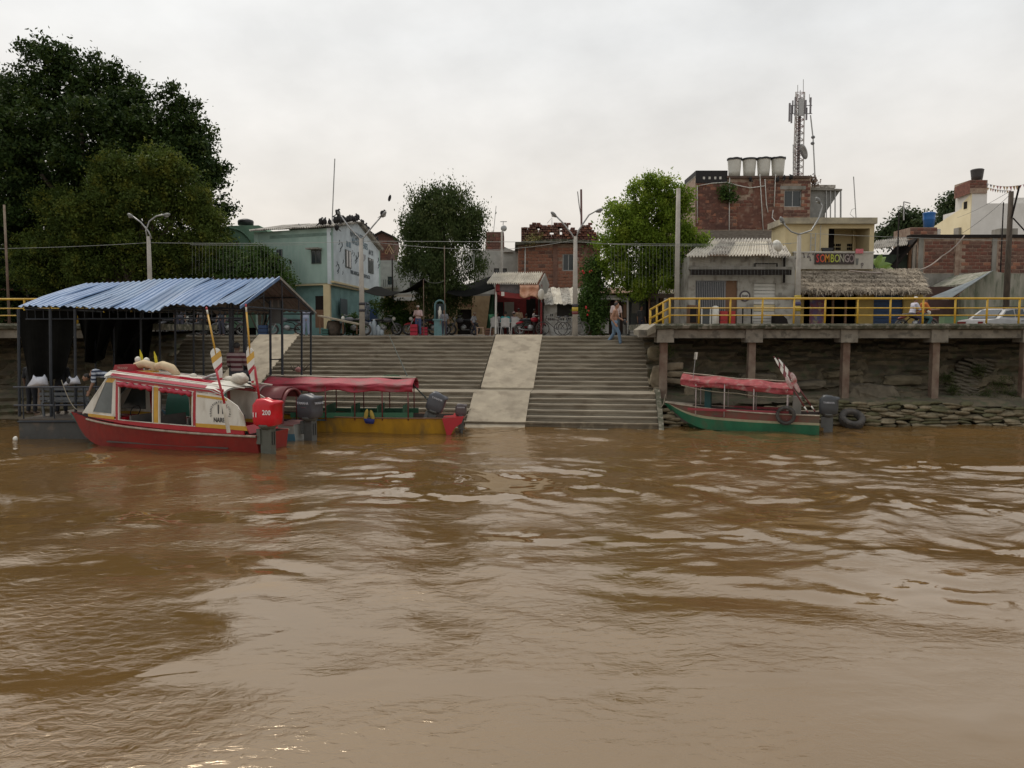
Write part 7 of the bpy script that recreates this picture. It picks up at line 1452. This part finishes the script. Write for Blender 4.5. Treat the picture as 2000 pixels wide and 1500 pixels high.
MB().grid(lambda s, t_: (.25 + .5 * (1 - s) ** 2 * 0 + .12 * s, -.62 + 1.24 * t_, .52 + .2 * s), 2, 2, thick=(.03, 0, 0)).build('transom_top', redp, red)
side_poly('far_quarter_vent', redp, [(.62, 1.18), (.52, 1.05), (.60, 1.0), (.72, 1.14)], -1, .06, .01)
MB().box(.9, -.68, .10, 4.9, .68, .14).build('floor', inner, red)
for x in (1.3, 2.2, 3.3, 4.1): s0 = MB().box(x, -.6, .35, x + .4, .6, .42).build('seat', brownw, red); MB().box(x + .0, -.6, .42, x + .05, .6, .86).build('seat_back', mat('grey_seat', (.12, .11, .1), .7), red)
MB().box(4.35, .0, .30, 4.75, .55, .80).build('console', redp, red); MB().torus((4.25, .28, .95), .17, .015, 20, 5, Matrix.Rotation(R(70), 3, 'Y')).build('steering_wheel', darkm, red); MB().box(1.86, -.72, .55, 1.9, .72, .9).build('bulkhead', inner, red)
outboard(red, (-.24, .54, .08), 0, 1.14, mat('red_cowl', (.62, .008, .02), .3, c2=(.5, .006, .016), sc_=3), plain('olive_grey_leg', (.10, .105, .085), .5), txt=[('11', .17, .84, .15, textw, 'side'), ('200', -.14, .90, .155, textw, 'side')])
# things on the roof of the launch
def RL(x, y, z): return RM @ Vector((x, y, z))
def on_roof(name, lab, cat, x, y, builder, group=None, dz=0):
    r_ = thing(name, lab, cat, RL(x, y, zt_(x) + .20 + dz), RZ, group); builder(r_); return r_
lifem = mat('cream_foam', (.62, .50, .32), .8, c2=(.5, .38, .24), sc_=5)
def foam(r_, rot=0): 
    b_ = MB(); b_.tube([(-.36, 0, .05), (-.30, 0, .20), (0, 0, .26), (.28, 0, .19), (.36, 0, .05)], [.07, .10, .11, .10, .07], 12); b_.build('foam_roll', lifem, r_, True); MB().box(-.38, -.14, .0, .38, .14, .06).build('base_board', yelp, r_)
on_roof('foam_roll', 'cream foam roll arched on the launch roof, left one of the pair', 'foam roll', 4.15, .0, foam, 'cream foam rolls on the launch roof')
def foam2(r_): b_ = MB(); b_.tube([(.30, 0, .24), (.10, 0, .28), (-.20, 0, .20), (-.40, 0, .02)], [.10, .12, .12, .09], 12); b_.build('foam_roll', lifem, r_, True)
on_roof('foam_roll', 'cream foam roll slumping down to the right on the launch roof', 'foam roll', 3.42, .0, foam2, 'cream foam rolls on the launch roof')
def rbox(r_): 
    MB().prism([(-.36, -.2, 0), (.36, -.2, 0), (.28, -.2, .18), (-.26, -.2, .20)], (0, .4, 0)).build('red_case', mat('dark_red_case', (.30, .02, .025), .5), r_); text_mesh('TRANSP', .10, plain('case_print', (.5, .3, .25), .7), r_, frame((0, .205, .09), (-1, 0, 0), (0, 0, 1)), .002)
on_roof('red_case', 'low dark red case with faint lettering at the front of the launch roof', 'case', 4.62, .1, rbox)
for k, (x, nm) in enumerate(((5.0 - .35, 'white helmet on the launch roof, leftmost'), (4.35, 'white helmet between the two yellow flags on the launch roof'))):
    on_roof('helmet', nm, 'helmet', x, -.3, lambda r_: (MB().ell((0, 0, .30), (.09, .09, .10), 12, 8).build('shell', whitep, r_, True), MB().tube([(0, 0, 0), (0, 0, .22)], .05, 8).build('stand', brownw, r_, True)), 'white helmets on the launch roof')
for k, x in enumerate((4.55, 4.05)):
    on_roof('yellow_flag', ['yellow leaf shaped marker, left one above the launch roof', 'yellow leaf shaped marker, right one above the launch roof'][k], 'marker', x, -.35, lambda r_: (MB().prism([(.03, 0, .25), (-.05, 0, .27), (-.02, 0, .45), (.06, 0, .60), (.06, 0, .42)], (0, .02, 0)).build('blade', plain('bright_yellow', (.62, .52, .02), .5), r_), MB().tube([(0, 0, 0), (0, 0, .27)], .015, 5).build('stick', brownw, r_)), 'yellow markers on the launch roof')
def tray(r_): MB().torus((0, 0, .10), .26, .035, 24, 8, Matrix.Rotation(R(22), 3, 'Y')).build('rim', galv, r_, True); MB().lathe((0, 0, .02), [(.20, 0), (.26, .06), (.27, .07)], 20).build('bowl', galv, r_, True)
on_roof('metal_basin', 'dented silvery metal basin lying on the launch roof', 'basin', 1.95, -.1, tray)
sackm = mat('pale_plastic_sack', (.58, .54, .46), .6, c2=(.42, .38, .32), sc_=6, bump=.6, bsc=8)
def sack(sz): 
    def f_(r_):
        b_ = MB(); b_.ell((0, 0, sz * .5), (sz, sz * .7, sz * .6), 16, 10); b_.v = [tuple(Vector(p_) * (1 + .18 * noise.noise(Vector(p_) * 9))) for p_ in b_.v]; b_.build('sack', sackm, r_, True)
    return f_
on_roof('sack', 'pale plastic sack on the launch roof behind the oar, larger one', 'sack', 1.1, -.15, sack(.26), 'pale sacks on the launch roof'); on_roof('sack', 'small cream sack next to the metal basin on the launch roof', 'sack', 1.5, -.2, sack(.15), 'pale sacks on the launch roof'); on_roof('sack', 'flat whitish sack in the middle of the launch roof', 'sack', 2.6, -.1, sack(.12), 'pale sacks on the launch roof')
# oars standing upright at the stern quarter
oar('tall oar with striped blade standing at the near side of the launch', P(403, 600, 20.2), P(432, 742, 19.6), (.15, -1, 0), .88, .26, t_handle=yelp, group='striped oars of the launch')
MB_b = MB(); r_ = wthing('red_pole', 'red boat pole leaning up the side of the white launch quarter', 'pole', P(440, 800, 19.3)); MB().tube([P(422, 722, 19.5), P(441, 798, 19.35)], .032, 8).build('pole', redp, r_, True); MB().prism([P(433, 790, 19.3), P(440, 788, 19.3), P(450, 845, 19.35), P(443, 846, 19.35)], (0, .03, 0)).build('white_foot', whitep, r_)
oar('second striped oar standing behind the red outboard with red tip', P(480, 594, 20.6), P(494, 748, 20.1), (-.2, -1, 0), .95, .22, t_handle=yelp, group='striped oars of the launch')
r_ = wthing('red_pole', 'red boat pole standing directly behind the red outboard', 'pole', P(512, 790, 20.4)); MB().tube([P(497, 716, 20.5), P(508, 788, 20.4)], .035, 8).build('pole', redp, r_, True)

# ---------------- blue hulled boat with maroon dome cabin
BO = Vector((-6.12, 22.42, 0)); bl_ = thing('dome_cabin_boat', 'light blue boat with maroon arched cabin and green panel half hidden by the red launch', 'boat', BO, R(168))
hull(bl_, 4.7, .66, .50, .80, -.2, [(.45, 1), (.5, 2)], [skyp, skyp, plain('grey_white_paint', (.36, .38, .36), .5), maroon, inner], full=.5)
def arch(r_, x0, x1, h0, W_, m_, name, th=.05, a0=0, a1=180):
    b_ = MB(); n_ = 20; vs_ = []
    for x in (x0, x1):
        for k in range(n_ + 1):
            a = R(a0 + (a1 - a0) * k / n_); ca, sa = math.cos(a), math.sin(a); 
            for rr in (1, 1 - th): vs_.append((x, W_ * rr * math.copysign(abs(ca) ** .8, ca), .52 + h0 * rr * abs(sa) ** .8))
    m = 2 * (n_ + 1); fs = []
    for k in range(n_): a = 2 * k; fs += [(a, a + 2, a + m + 2, a + m), (a + 1, a + m + 1, a + m + 3, a + 3), (a, a + 1, a + 3, a + 2), (a + m, a + m + 2, a + m + 3, a + m + 1)]
    b_.add(vs_, fs); return b_.build(name, m_, r_, True)
arch(bl_, .30, .42, .98, .64, maroon, 'rear_hoop'); arch(bl_, 1.15, 4.1, 1.05, .66, plain('dark_green_panel', (.02, .13, .085), .5), 'cabin_shell', a0=0, a1=180); arch(bl_, .42, 1.15, 1.03, .655, maroon, 'cabin_band', a0=40, a1=140); arch(bl_, 1.15, 1.22, 1.07, .67, mat('hoop_grey_red', (.28, .17, .15), .5), 'trim_hoop'); arch(bl_, 1.22, 4.15, 1.075, .672, maroon, 'roof_shell', a0=48, a1=132)
MB().box(.0, -.62, .46, .7, .62, .50).build('aft_deck', mat('worn_maroon', (.26, .12, .11), .6), bl_); MB().box(1.2, -.5, .15, 1.24, .5, 1.3).build('bulkhead', inner, bl_)
tm_ = plain('motor_print', (.55, .56, .6), .6)
outboard(bl_, (-.36, .30, .02), R(-15), 1.12, txt=[('YAMAHA', .02, .98, .095, tm_, 'side'), ('_____', .0, .90, .06, plain('print_red', (.35, .1, .12), .6), 'side'), ('YAMAHA', 0, .98, .085, tm_, 'rear')])

# ---------------- open boats with tarpaulin canopies
def canopy(root, xa, xb, W_, za, zb_, m_, posts, postm, sagf=.05, drop=.22, seed=1, edge=None):
    def f_(s, t_):
        x = xa + (xb - xa) * s; y = 2 * t_ - 1; z = za + (zb_ - za) * s + .16 * (1 - y * y) - sagf * (1 - math.cos(2 * math.pi * s * (len(posts) - 1))) * .3; return Vector((x, y * W_, z + .012 * math.sin(17 * s + 5 * t_)))
    MB().grid(f_, 40, 12, thick=(0, 0, -.012)).build('canopy', m_, root, True)
    for sg in (1, -1):
        def g2(s, t_):
            p_ = f_(s, 1 if sg > 0 else 0); nn = noise.noise(Vector((s * 9, t_ * 2.5, seed + sg))); return p_ + Vector((0, sg * (.03 * math.sin(26 * s + 3 * t_) * t_ + .05 * nn), -drop * t_ * (1 + .35 * noise.noise(Vector((s * 5, 0, seed))))))
        MB().grid(g2, 60, 6, thick=(0, -.01 * sg, 0)).build('canopy_flap', m_, root, True)
    MB().tube([f_(s, .5) + Vector((0, 0, .02)) for s in (0, .25, .5, .75, 1)], .022, 6).build('ridge_batten', edge or woodrail, root, True)
    for x in posts:
        s = (x - xa) / (xb - xa)
        for sg in (1, -1):
            t_ = f_(s, 1 if sg > 0 else 0); MB().tube([(x, sg * (W_ - .03), .42), (x, sg * (W_ - .03), t_.z)], .020, 6).build('canopy_post', postm, root, True)
# yellow
YO = Vector((-1.86, 24.35, 0)); yl = thing('yellow_passenger_boat', 'long yellow open boat under a faded red canopy moored at the steps', 'boat', YO, R(180))
_, gun, _ = hull(yl, 6.0, .74, .48, .62, -.2, [(.5, 0), (.8, 0)], [yelhull, yelhull, yelhull, brownw, inner], full=.45)
b = MB(); b.prism([(.30, 0, .485), (-.36, 0, .53), (-.30, 0, .34), (-.08, 0, .18), (.10, 0, -.15), (.12, 0, -.2)], (0, .756, 0)); b.build('red_stern', redp, yl); MB().box(-.34, -.70, .40, .02, -.02, .50).build('stern_deck', redp, yl)
for g_ in gun: MB().tube(g_, .022, 6).build('gunwale', brownw, yl, True)
ycan = canopy(yl, 1.2, 5.8, .76, 1.52, 1.58, tarpred, (1.35, 2.15, 3.0, 3.9, 4.8), maroon, edge=plain('white_batten', (.6, .58, .45), .6))
for sg in (-1, 1): MB().box(1.2, sg * .70 - .015, .50, 5.0, sg * .70 + .015, .66).build('green_side_board', plain('board_green', (.03, .12, .06), .6), yl)
for x in (1.5, 2.3, 3.1, 3.9, 4.7): MB().box(x, -.64, .40, x + .32, .64, .44).build('bench', plain('bench_blue', (.05, .12, .16), .6), yl); MB().box(x, -.64, .46, x + .03, .64, .86).build('bench_back', plain('bench_green', (.03, .10, .05), .7), yl)
outboard(yl, (.80, .42, .14), 0, .98, tilt=R(-20), txt=[('YAMAHA', .0, 1.02, .09, tm_, 'side')])
sm = outboard(yl, (-.26, .35, .16), 0, .62, mat('small_grey_cowl', (.10, .08, .08), .5), motorleg, txt=[('YAMAHA', .0, 1.02, .10, tm_, 'side')])
lj = thing('life_jacket', 'yellow and blue life jacket hung over the gunwale of the yellow boat', 'life jacket', YO + Vector((-2.55, -.80, .45))); b = MB(); b.ell((-.09, 0, .14), (.065, .05, .20), 10, 8, Matrix.Rotation(R(12), 3, 'Y')); b.build('vest', plain('mustard_vest', (.38, .27, .05), .8), lj, True); MB().ell((.10, 0, .12), (.065, .05, .19), 10, 8, Matrix.Rotation(R(-14), 3, 'Y')).build('vest_panel', plain('mustard_vest', (0, 0, 0)), lj, True); MB().prism([(-.16, -.05, .04), (.18, -.05, .02), (.14, -.05, -.13), (-.10, -.05, -.11)], (0, .08, 0)).build('blue_skirt', plain('navy_vest', (.02, .03, .16), .8), lj, True)
cp = wthing('boat_pole', 'long thin dark pole leaning from the yellow boat canopy up the steps', 'pole', P(800, 745, 25)); MB().tube([P(855, 800, 24.4), P(800, 745, 25.2), P(760, 655, 27.5)], [.03, .022, .012], 6).build('pole', plain('bamboo_dark', (.05, .06, .05), .8), cp, True)
ob_ = wthing('green_bundle', 'dark green bundle of nets on the yellow boat canopy', 'bundle', P(765, 738, 24.6)); b = MB(); b.ell(P(765, 737, 24.6), (.34, .25, .09), 16, 8); b.v = [tuple(Vector(p_) + Vector((0, 0, .05)) * noise.noise(Vector(p_) * 9)) for p_ in b.v]; b.build('net', mat('green_net', (.05, .08, .03), .9, c2=(.02, .04, .02), sc_=9, bump=.8), ob_, True)
# green
GO = Vector((9.68, 24.05, 0)); gh_ = math.atan2(1.7, -4.35); gr = thing('green_passenger_boat', 'green wooden boat with worn pink canopy moored below the promenade', 'boat', GO, gh_)
_, gun, gs = hull(gr, 4.85, .66, .58, .78, -.2, [(.50, 2), (.62, 3)], [greenhull, greenhull, plain('cream_stripe', (.42, .40, .26), .6), mat('faded_red_topside', (.24, .06, .05), .7, c2=(.13, .11, .08), sc_=2), inner], full=.34, p=2.0, keel0=.66, flare=.76)
for g_ in gun: MB().tube(g_, .024, 6).build('gunwale', woodrail, gr, True)
for sg in (1, -1): MB().box(.9, sg * .60 - .012, .60, 4.0, sg * .60 + .012, .68).build('red_wash_board', plain('worn_wash_board', (.30, .04, .05), .6), gr)
MB().prism([(3.9, -.36, .72), (3.9, .36, .72), (4.8, .02, .80), (4.8, -.02, .80)], (0, 0, .02)).build('foredeck', woodrail, gr)
canopy(gr, .78, 4.25, .62, 1.38, 1.60, tarppink, (.95, 1.95, 2.85, 3.75), mat('white_red_post', (.5, .42, .40), .6), drop=.17, seed=5)
for x in (1.3, 2.1, 2.9): MB().box(x, -.56, .42, x + .28, .56, .46).build('bench', maroon, gr)
MB().box(3.35, -.3, .55, 3.55, -.02, 1.28).build('teal_locker', plain('locker_teal', (.02, .09, .09), .6), gr); MB().box(.55, -.3, .55, .80, .1, 1.10).build('engine_box', greyw, gr)
outboard(gr, (-.26, .05, .0), 0, .98, mat('dark_cowl_2', (.06, .065, .07), .4), motorleg, txt=[('YAMAHA', .0, .98, .085, tm_, 'side')])
fl_ = wthing('white_flag', 'small white rag flag on a thin stick at the bow of the green boat', 'flag', P(1353, 740, 25)); MB().tube([P(1353, 745, 25), P(1359, 690, 25)], .010, 5).build('stick', galv, fl_); MB().grid(lambda s, t_: P(1357 + 6 * s - 2 * t_, 688 + 14 * t_, 25) + Vector((0, .04 * math.sin(6 * s), 0)), 5, 5, thick=(0, .006, 0)).build('rag', whitep, fl_)
tp = Vector((.98, .72, .56)); tyre('', tp, (R(88), 0, R(0)), .29, 'fender_tyre', parent=gr)
oar('red and white oar leaning over the stern of the green boat, nearer one', P(1578, 806, 23.5), P(1511, 696, 24.2), (.2, -1, .1), .9, .12, (whitep, maroon, maroon), t_handle=maroon, group='oars leaning at the green boat stern')
oar('red and white oar leaning over the stern of the green boat, farther one', P(1592, 804, 23.8), P(1519, 699, 24.5), (.2, -1, .1), .9, .12, (whitep, maroon, maroon), t_handle=maroon, group='oars leaning at the green boat stern')
r_ = wthing('white_paddle_blade', 'broad white paddle blades strapped to the oars at the green boat stern', 'paddles', P(1550, 745, 23.8))
for (u, v, w_, h_) in ((1550, 738, 10, 22), (1541, 748, 9, 26), (1556, 756, 9, 24)): MB().ell(P(u, v, 23.75), (w_ * .0078, .02, h_ * .0085), 12, 6, Matrix.Rotation(R(-28), 3, 'Y')).build('paddle_blade', mat('paddle_pinkwhite', (.55, .46, .44), .6, c2=(.3, .06, .05), sc_=5), r_, True)

for (lab, pts, sg) in (('mooring rope from the green boat bow up to the bank', [(1292, 794, 25.3), (1300, 770, 26.3)], .1), ('mooring rope from the yellow boat stern to the steps', [(872, 812, 24.5), (930, 790, 26.6)], .12), ('slack rope hanging from the pontoon rail to the launch bow', [(120, 742, 22.7), (150, 800, 21.9)], .15), ('rope looped along the near side of the green boat canopy', [(1330, 752, 24.9), (1440, 768, 24.3), (1545, 775, 23.7)], .06)):
    wire(lab, pts, .012, plain('old_rope', (.30, .26, .19), .9), sg, 'mooring_rope')['category'] = 'rope'
# ============================================================ PONTOON AND BLUE CANOPY
pon = wthing('floating_pontoon', 'dark steel floating pontoon with rails under the blue canopy', 'pontoon', (-12.5, 24, 0))
hullp = mat('pontoon_grey', (.075, .075, .07), .7, c2=(.04, .04, .038), sc_=1.5, fac=.5, c3=(.12, .10, .08), sc3=3)
pa = [Vector((-14.6, 22.6, -.3)), Vector((-10.95, 22.75, -.3)), Vector((-10.9, 24.1, -.3)), Vector((-8.1, 24.0, -.3)), Vector((-8.0, 26.2, -.3)), Vector((-14.6, 26.9, -.3))]
MB().prism(pa, (0, 0, .84)).build('float_box', hullp, pon); MB().prism([Vector((p_.x, p_.y, .545)) for p_ in pa], (0, 0, .04)).build('deck_plate', mat('deck_wood', (.12, .10, .08), .85), pon)
MB().tube([(-14.62, 22.58, .50), (-10.95, 22.72, .50)], .03, 6).build('rub_bar', steel, pon)
for z in (1.52, .98): MB().tube([(-14.75, 22.66, z), (-11.2, 22.82, z)], .028, 6).build('rail', mat('worn_rail_steel', (.08, .085, .10), .5, .3), pon, True)
for x in (-14.5, -13.6, -12.7, -11.8): MB().tube([(x, 22.68 + .03 * (x + 14.5), .56), (x, 22.68, 1.52)], .022, 6).build('rail_post', steel, pon)
can = wthing('blue_canopy', 'blue corrugated roof on slender steel posts over the landing', 'canopy', (-11, 25, 3.9))
E0 = Vector((-15.0, 23.35, 3.88)); E1 = Vector((-7.95, 22.45, 3.90)); Rg0 = Vector((-14.3, 26.0, 4.80)); Rg1 = Vector((-7.62, 25.2, 4.93)); F0 = Vector((-14.7, 28.6, 3.85)); F1 = Vector((-7.15, 27.95, 3.84))
corr(can, E0, E1, Rg0, Rg1, 9, 4, .026, [bluesheet, bluesheet, mat('blue_sheet_faded', (.15, .235, .37), .55, .1, c2=(.10, .17, .28), sc_=1.4, stretch=(3, .5, 1), c3=(.13, .19, .30), sc3=1.2)], wob=.07, drop=.035)
corr(can, F0, F1, Rg0, Rg1, 9, 4, .028, mat('blue_sheet_underside', (.16, .13, .12), .7, c2=(.11, .09, .08), sc_=2), wob=.03, drop=.01)
MB().prism([E1 + Vector((.03, 0, .02)), E1 + Vector((.03, 0, -.07)), Rg1 + Vector((.03, 0, -.07)), Rg1 + Vector((.03, 0, .03))], (.03, 0, 0)).build('verge_board', bluesheet, can)
MB().prism([F1 + Vector((.03, 0, .02)), F1 + Vector((.03, 0, -.05)), Rg1 + Vector((.03, 0, -.05)), Rg1 + Vector((.03, 0, .03))], (.03, 0, 0)).build('verge_board', greyw, can)
for k in range(7):
    f = k / 6; a = E0.lerp(E1, f) + Vector((.02, .35, .02)); c = Rg0.lerp(Rg1, f) + Vector((0, 0, -.10)); d_ = F0.lerp(F1, f) + Vector((0, -.1, -.06)); b = MB()
    b.tube([a, c], .026, 5); b.tube([c, d_], .026, 5); zt2 = a.z - .02; b.tube([(a.x, a.y, zt2), (d_.x, d_.y, zt2 - .03)], .030, 5)
    for g2 in (.25, .5, .75):
        p_ = Vector((a.x, a.y, zt2)).lerp(Vector((d_.x, d_.y, zt2)), g2); tz = (a.lerp(c, g2 * 2) if g2 <= .5 else c.lerp(d_, g2 * 2 - 1)).z; b.tube([p_, (p_.x, p_.y, tz)], .020, 5)
    b.tube([Vector((a.x, a.y, zt2)), Vector((a.x, a.y, zt2)).lerp(Vector((d_.x, d_.y, zt2)), .25) + Vector((0, 0, .40))], .016, 4); b.build('roof_truss', steel, can, kind='stuff')
for (A, B, z_) in ((E0, E1, -.05), (F0, F1, -.05), (E0.lerp(Rg0, .5), E1.lerp(Rg1, .5), -.06), (F0.lerp(Rg0, .5), F1.lerp(Rg1, .5), -.06), (E0, E1, -.34)): MB().tube([A + Vector((.05, .35 if A is E0 else 0, z_)), B + Vector((-.02, .35 if A is E0 else 0, z_))], .025, 5).build('purlin', steel, can)
for k in range(26):
    p_ = E0.lerp(E1, (k + .3) / 26) + Vector((.02, .35, 0)); MB().tube([p_ + Vector((0, 0, -.34)), p_ + Vector((0, 0, -.05))], .012, 4).build('lattice_bar', steel, can)
for (u, Yd, r_, zb_) in ((36, 23.3, .045, .58), (98, 23.2, .045, .58), (146, 23.2, .04, .58), (186, 25.5, .03, .58), (222, 25.5, .03, .58), (275, 24.8, .035, .58), (312, 25.4, .035, .58), (342, 24.6, .035, .58), (378, 25.4, .035, .58), (397, 24.6, .035, .58), (450, 23.95, .06, .58), (455, 25.4, .04, .58), (476, 25.4, .035, .58), (479, 24.05, .05, .58), (528, 25.8, .045, .58), (551, 25.4, .045, .58), (589, 27.2, .04, 1.0), (607, 27.8, .04, 1.0)):
    t_ = 3.84 if Yd < 24.2 or Yd > 27 else 3.84 + .35 * min(1, (Yd - 24) / 1.5); MB().tube([(PX(u, Yd, 760), Yd, zb_), (PX(u, Yd, 600), Yd, t_)], r_, 6).build('post', steel, can)
MB().tube([P(528, 702, 25.7), P(551, 702, 25.4)], .02, 5).build('rung', steel, can); MB().tube([P(528, 748, 25.7), P(551, 748, 25.4)], .02, 5).build('rung', steel, can)
gp = wthing('hanging_grey_panel', 'grey board panel hung under the right gable of the blue canopy', 'panel', P(540, 600, 27)); wrect(gp, 'panel', 525, 576, 550, 632, 27, .04, mat('board_grey', (.16, .17, .165), .8))
for u in (530, 542): wrect(gp, 'panel_slot', u, 580, u + 3, 600, 26.985, .012, greyw)
# black cloths hanging under the canopy
def hang(lab, pts, amp=.12, n=(18, 16)):
    r_ = wthing('hanging_black_cloth', lab, 'cloth', P(*pts[0]), 'black cloths hanging under the canopy'); A, B, C, D = (P(*p_) for p_ in pts)
    MB().grid(lambda s, t_: A.lerp(B, s).lerp(D.lerp(C, s), t_) + Vector((0, amp * math.sin(15 * s + 2 * t_) * (.4 + t_), -.25 * math.sin(math.pi * s) * t_)), *n, thick=(0, .01, 0)).build('cloth', tarpm, r_)
hang('black cloth draped wide beneath the canopy above the bench', ((30, 606, 23.75), (152, 608, 23.6), (132, 722, 23.7), (52, 738, 23.8)), .07)
hang('black netting bunched in the middle of the canopy', ((150, 608, 25.4), (232, 612, 25.2), (205, 690, 25.3), (165, 700, 25.5)), .15)
hang('black cloth swept to the right under the canopy', ((205, 608, 26.2), (340, 612, 26), (262, 650, 26.2), (222, 720, 26.3)), .12)
hang('black cloth hanging dark behind the steps railing', ((222, 620, 26.8), (300, 616, 26.8), (290, 720, 26.9), (228, 735, 27)), .1)
# benches on the pontoon: slatted back
def bench(label, x, y, rz, L_=1.6):
    root = thing('slatted_bench', label, 'bench', (x, y, .585), rz, 'slatted benches on the pontoon')
    for k, z in enumerate((.50, .64, .80)): MB().box(-L_ / 2, -.02, z, L_ / 2, .015, z + .09).build('back_slat', benchm, root)
    for k in range(3): MB().box(-L_ / 2, .06 + .13 * k, .42, L_ / 2, .16 + .13 * k, .45).build('seat_slat', benchm, root)
    for sx1 in (-1, 1):
        for yy_ in (0, .42): MB().obox((sx1 * (L_ / 2 - .12) + sx1 * .03, yy_, .21), (.06, .05, .46), Matrix.Rotation(R(6 * sx1), 3, 'Y')).build('leg', benchm, root)
        MB().box(sx1 * (L_ / 2 - .12) - .03, -.045, .42, sx1 * (L_ / 2 - .12) + .03, -.022, .92).build('back_post', benchm, root)
    return root
b1 = bench('grey slatted bench at the left end of the pontoon', -13.95 + .35, 23.25, 0, 1.5)
copy_tree(b1, (-11.9, 23.3, .585), 0, 'grey slatted bench nearest the bow of the red launch')
bagw = mat('white_plastic_bag', (.62, .63, .68), .5, c2=(.5, .51, .56), sc_=8, bump=.5, bsc=9)
for k, (u0, u1, v0, v1, lab) in enumerate(((52, 95, 731, 757, 'white plastic bag with two peaks draped over the left bench back'), (122, 158, 733, 754, 'white plastic bag with black mark hung on the right bench back'))):
    r_ = wthing('plastic_bag', lab, 'bag', P((u0 + u1) / 2, v1, 23.1), 'white bags on the pontoon benches'); A = [(u0, v1 - 2), (u0 + 3, v1), (u0 + (u1 - u0) * .5, v1 - 3), (u1, v1 - 4), (u1 - 3, v0 + 8), (u1 - 8, v0), (u1 - 12, v0 + 5), (u0 + 18, v0 + 5), (u0 + 13, v0 + 1), (u0 + 11, v0 + 8)]
    b = MB(); nA = len(A); ce = P((u0 + u1) / 2, (v0 + v1) / 2 + 2, 22.98); vs_ = [P(a, c, 23.12) for a, c in A] + [ce.lerp(P(a, c, 23.02), .6) for a, c in A] + [ce] + [P(a, c, 23.16) for a, c in A]
    b.add(vs_, [(i, (i + 1) % nA, nA + (i + 1) % nA, nA + i) for i in range(nA)] + [(nA + i, nA + (i + 1) % nA, 2 * nA) for i in range(nA)] + [((i + 1) % nA, i, 2 * nA + 1 + i, 2 * nA + 1 + (i + 1) % nA) for i in range(nA)] + [tuple(range(3 * nA, 2 * nA, -1))]); b.build('bag', bagw, r_, True)
    if k: MB().ell(P(134, 744, 23.0), (.07, .02, .09), 8, 5).build('black_mark', blackm, r_)
fo = wthing('floating_bottle', 'crumpled white litter floating at the left corner of the pontoon', 'litter', P(30, 858, 22.2)); b = MB(); b.ell(P(30, 859, 22.3) + Vector((0, 0, .02)), (.07, .06, .08), 10, 7); b.v = [tuple(Vector(p_) + Vector((0, 0, .03)) * noise.noise(Vector(p_) * 20)) for p_ in b.v]; b.build('litter', whitep, fo, True)
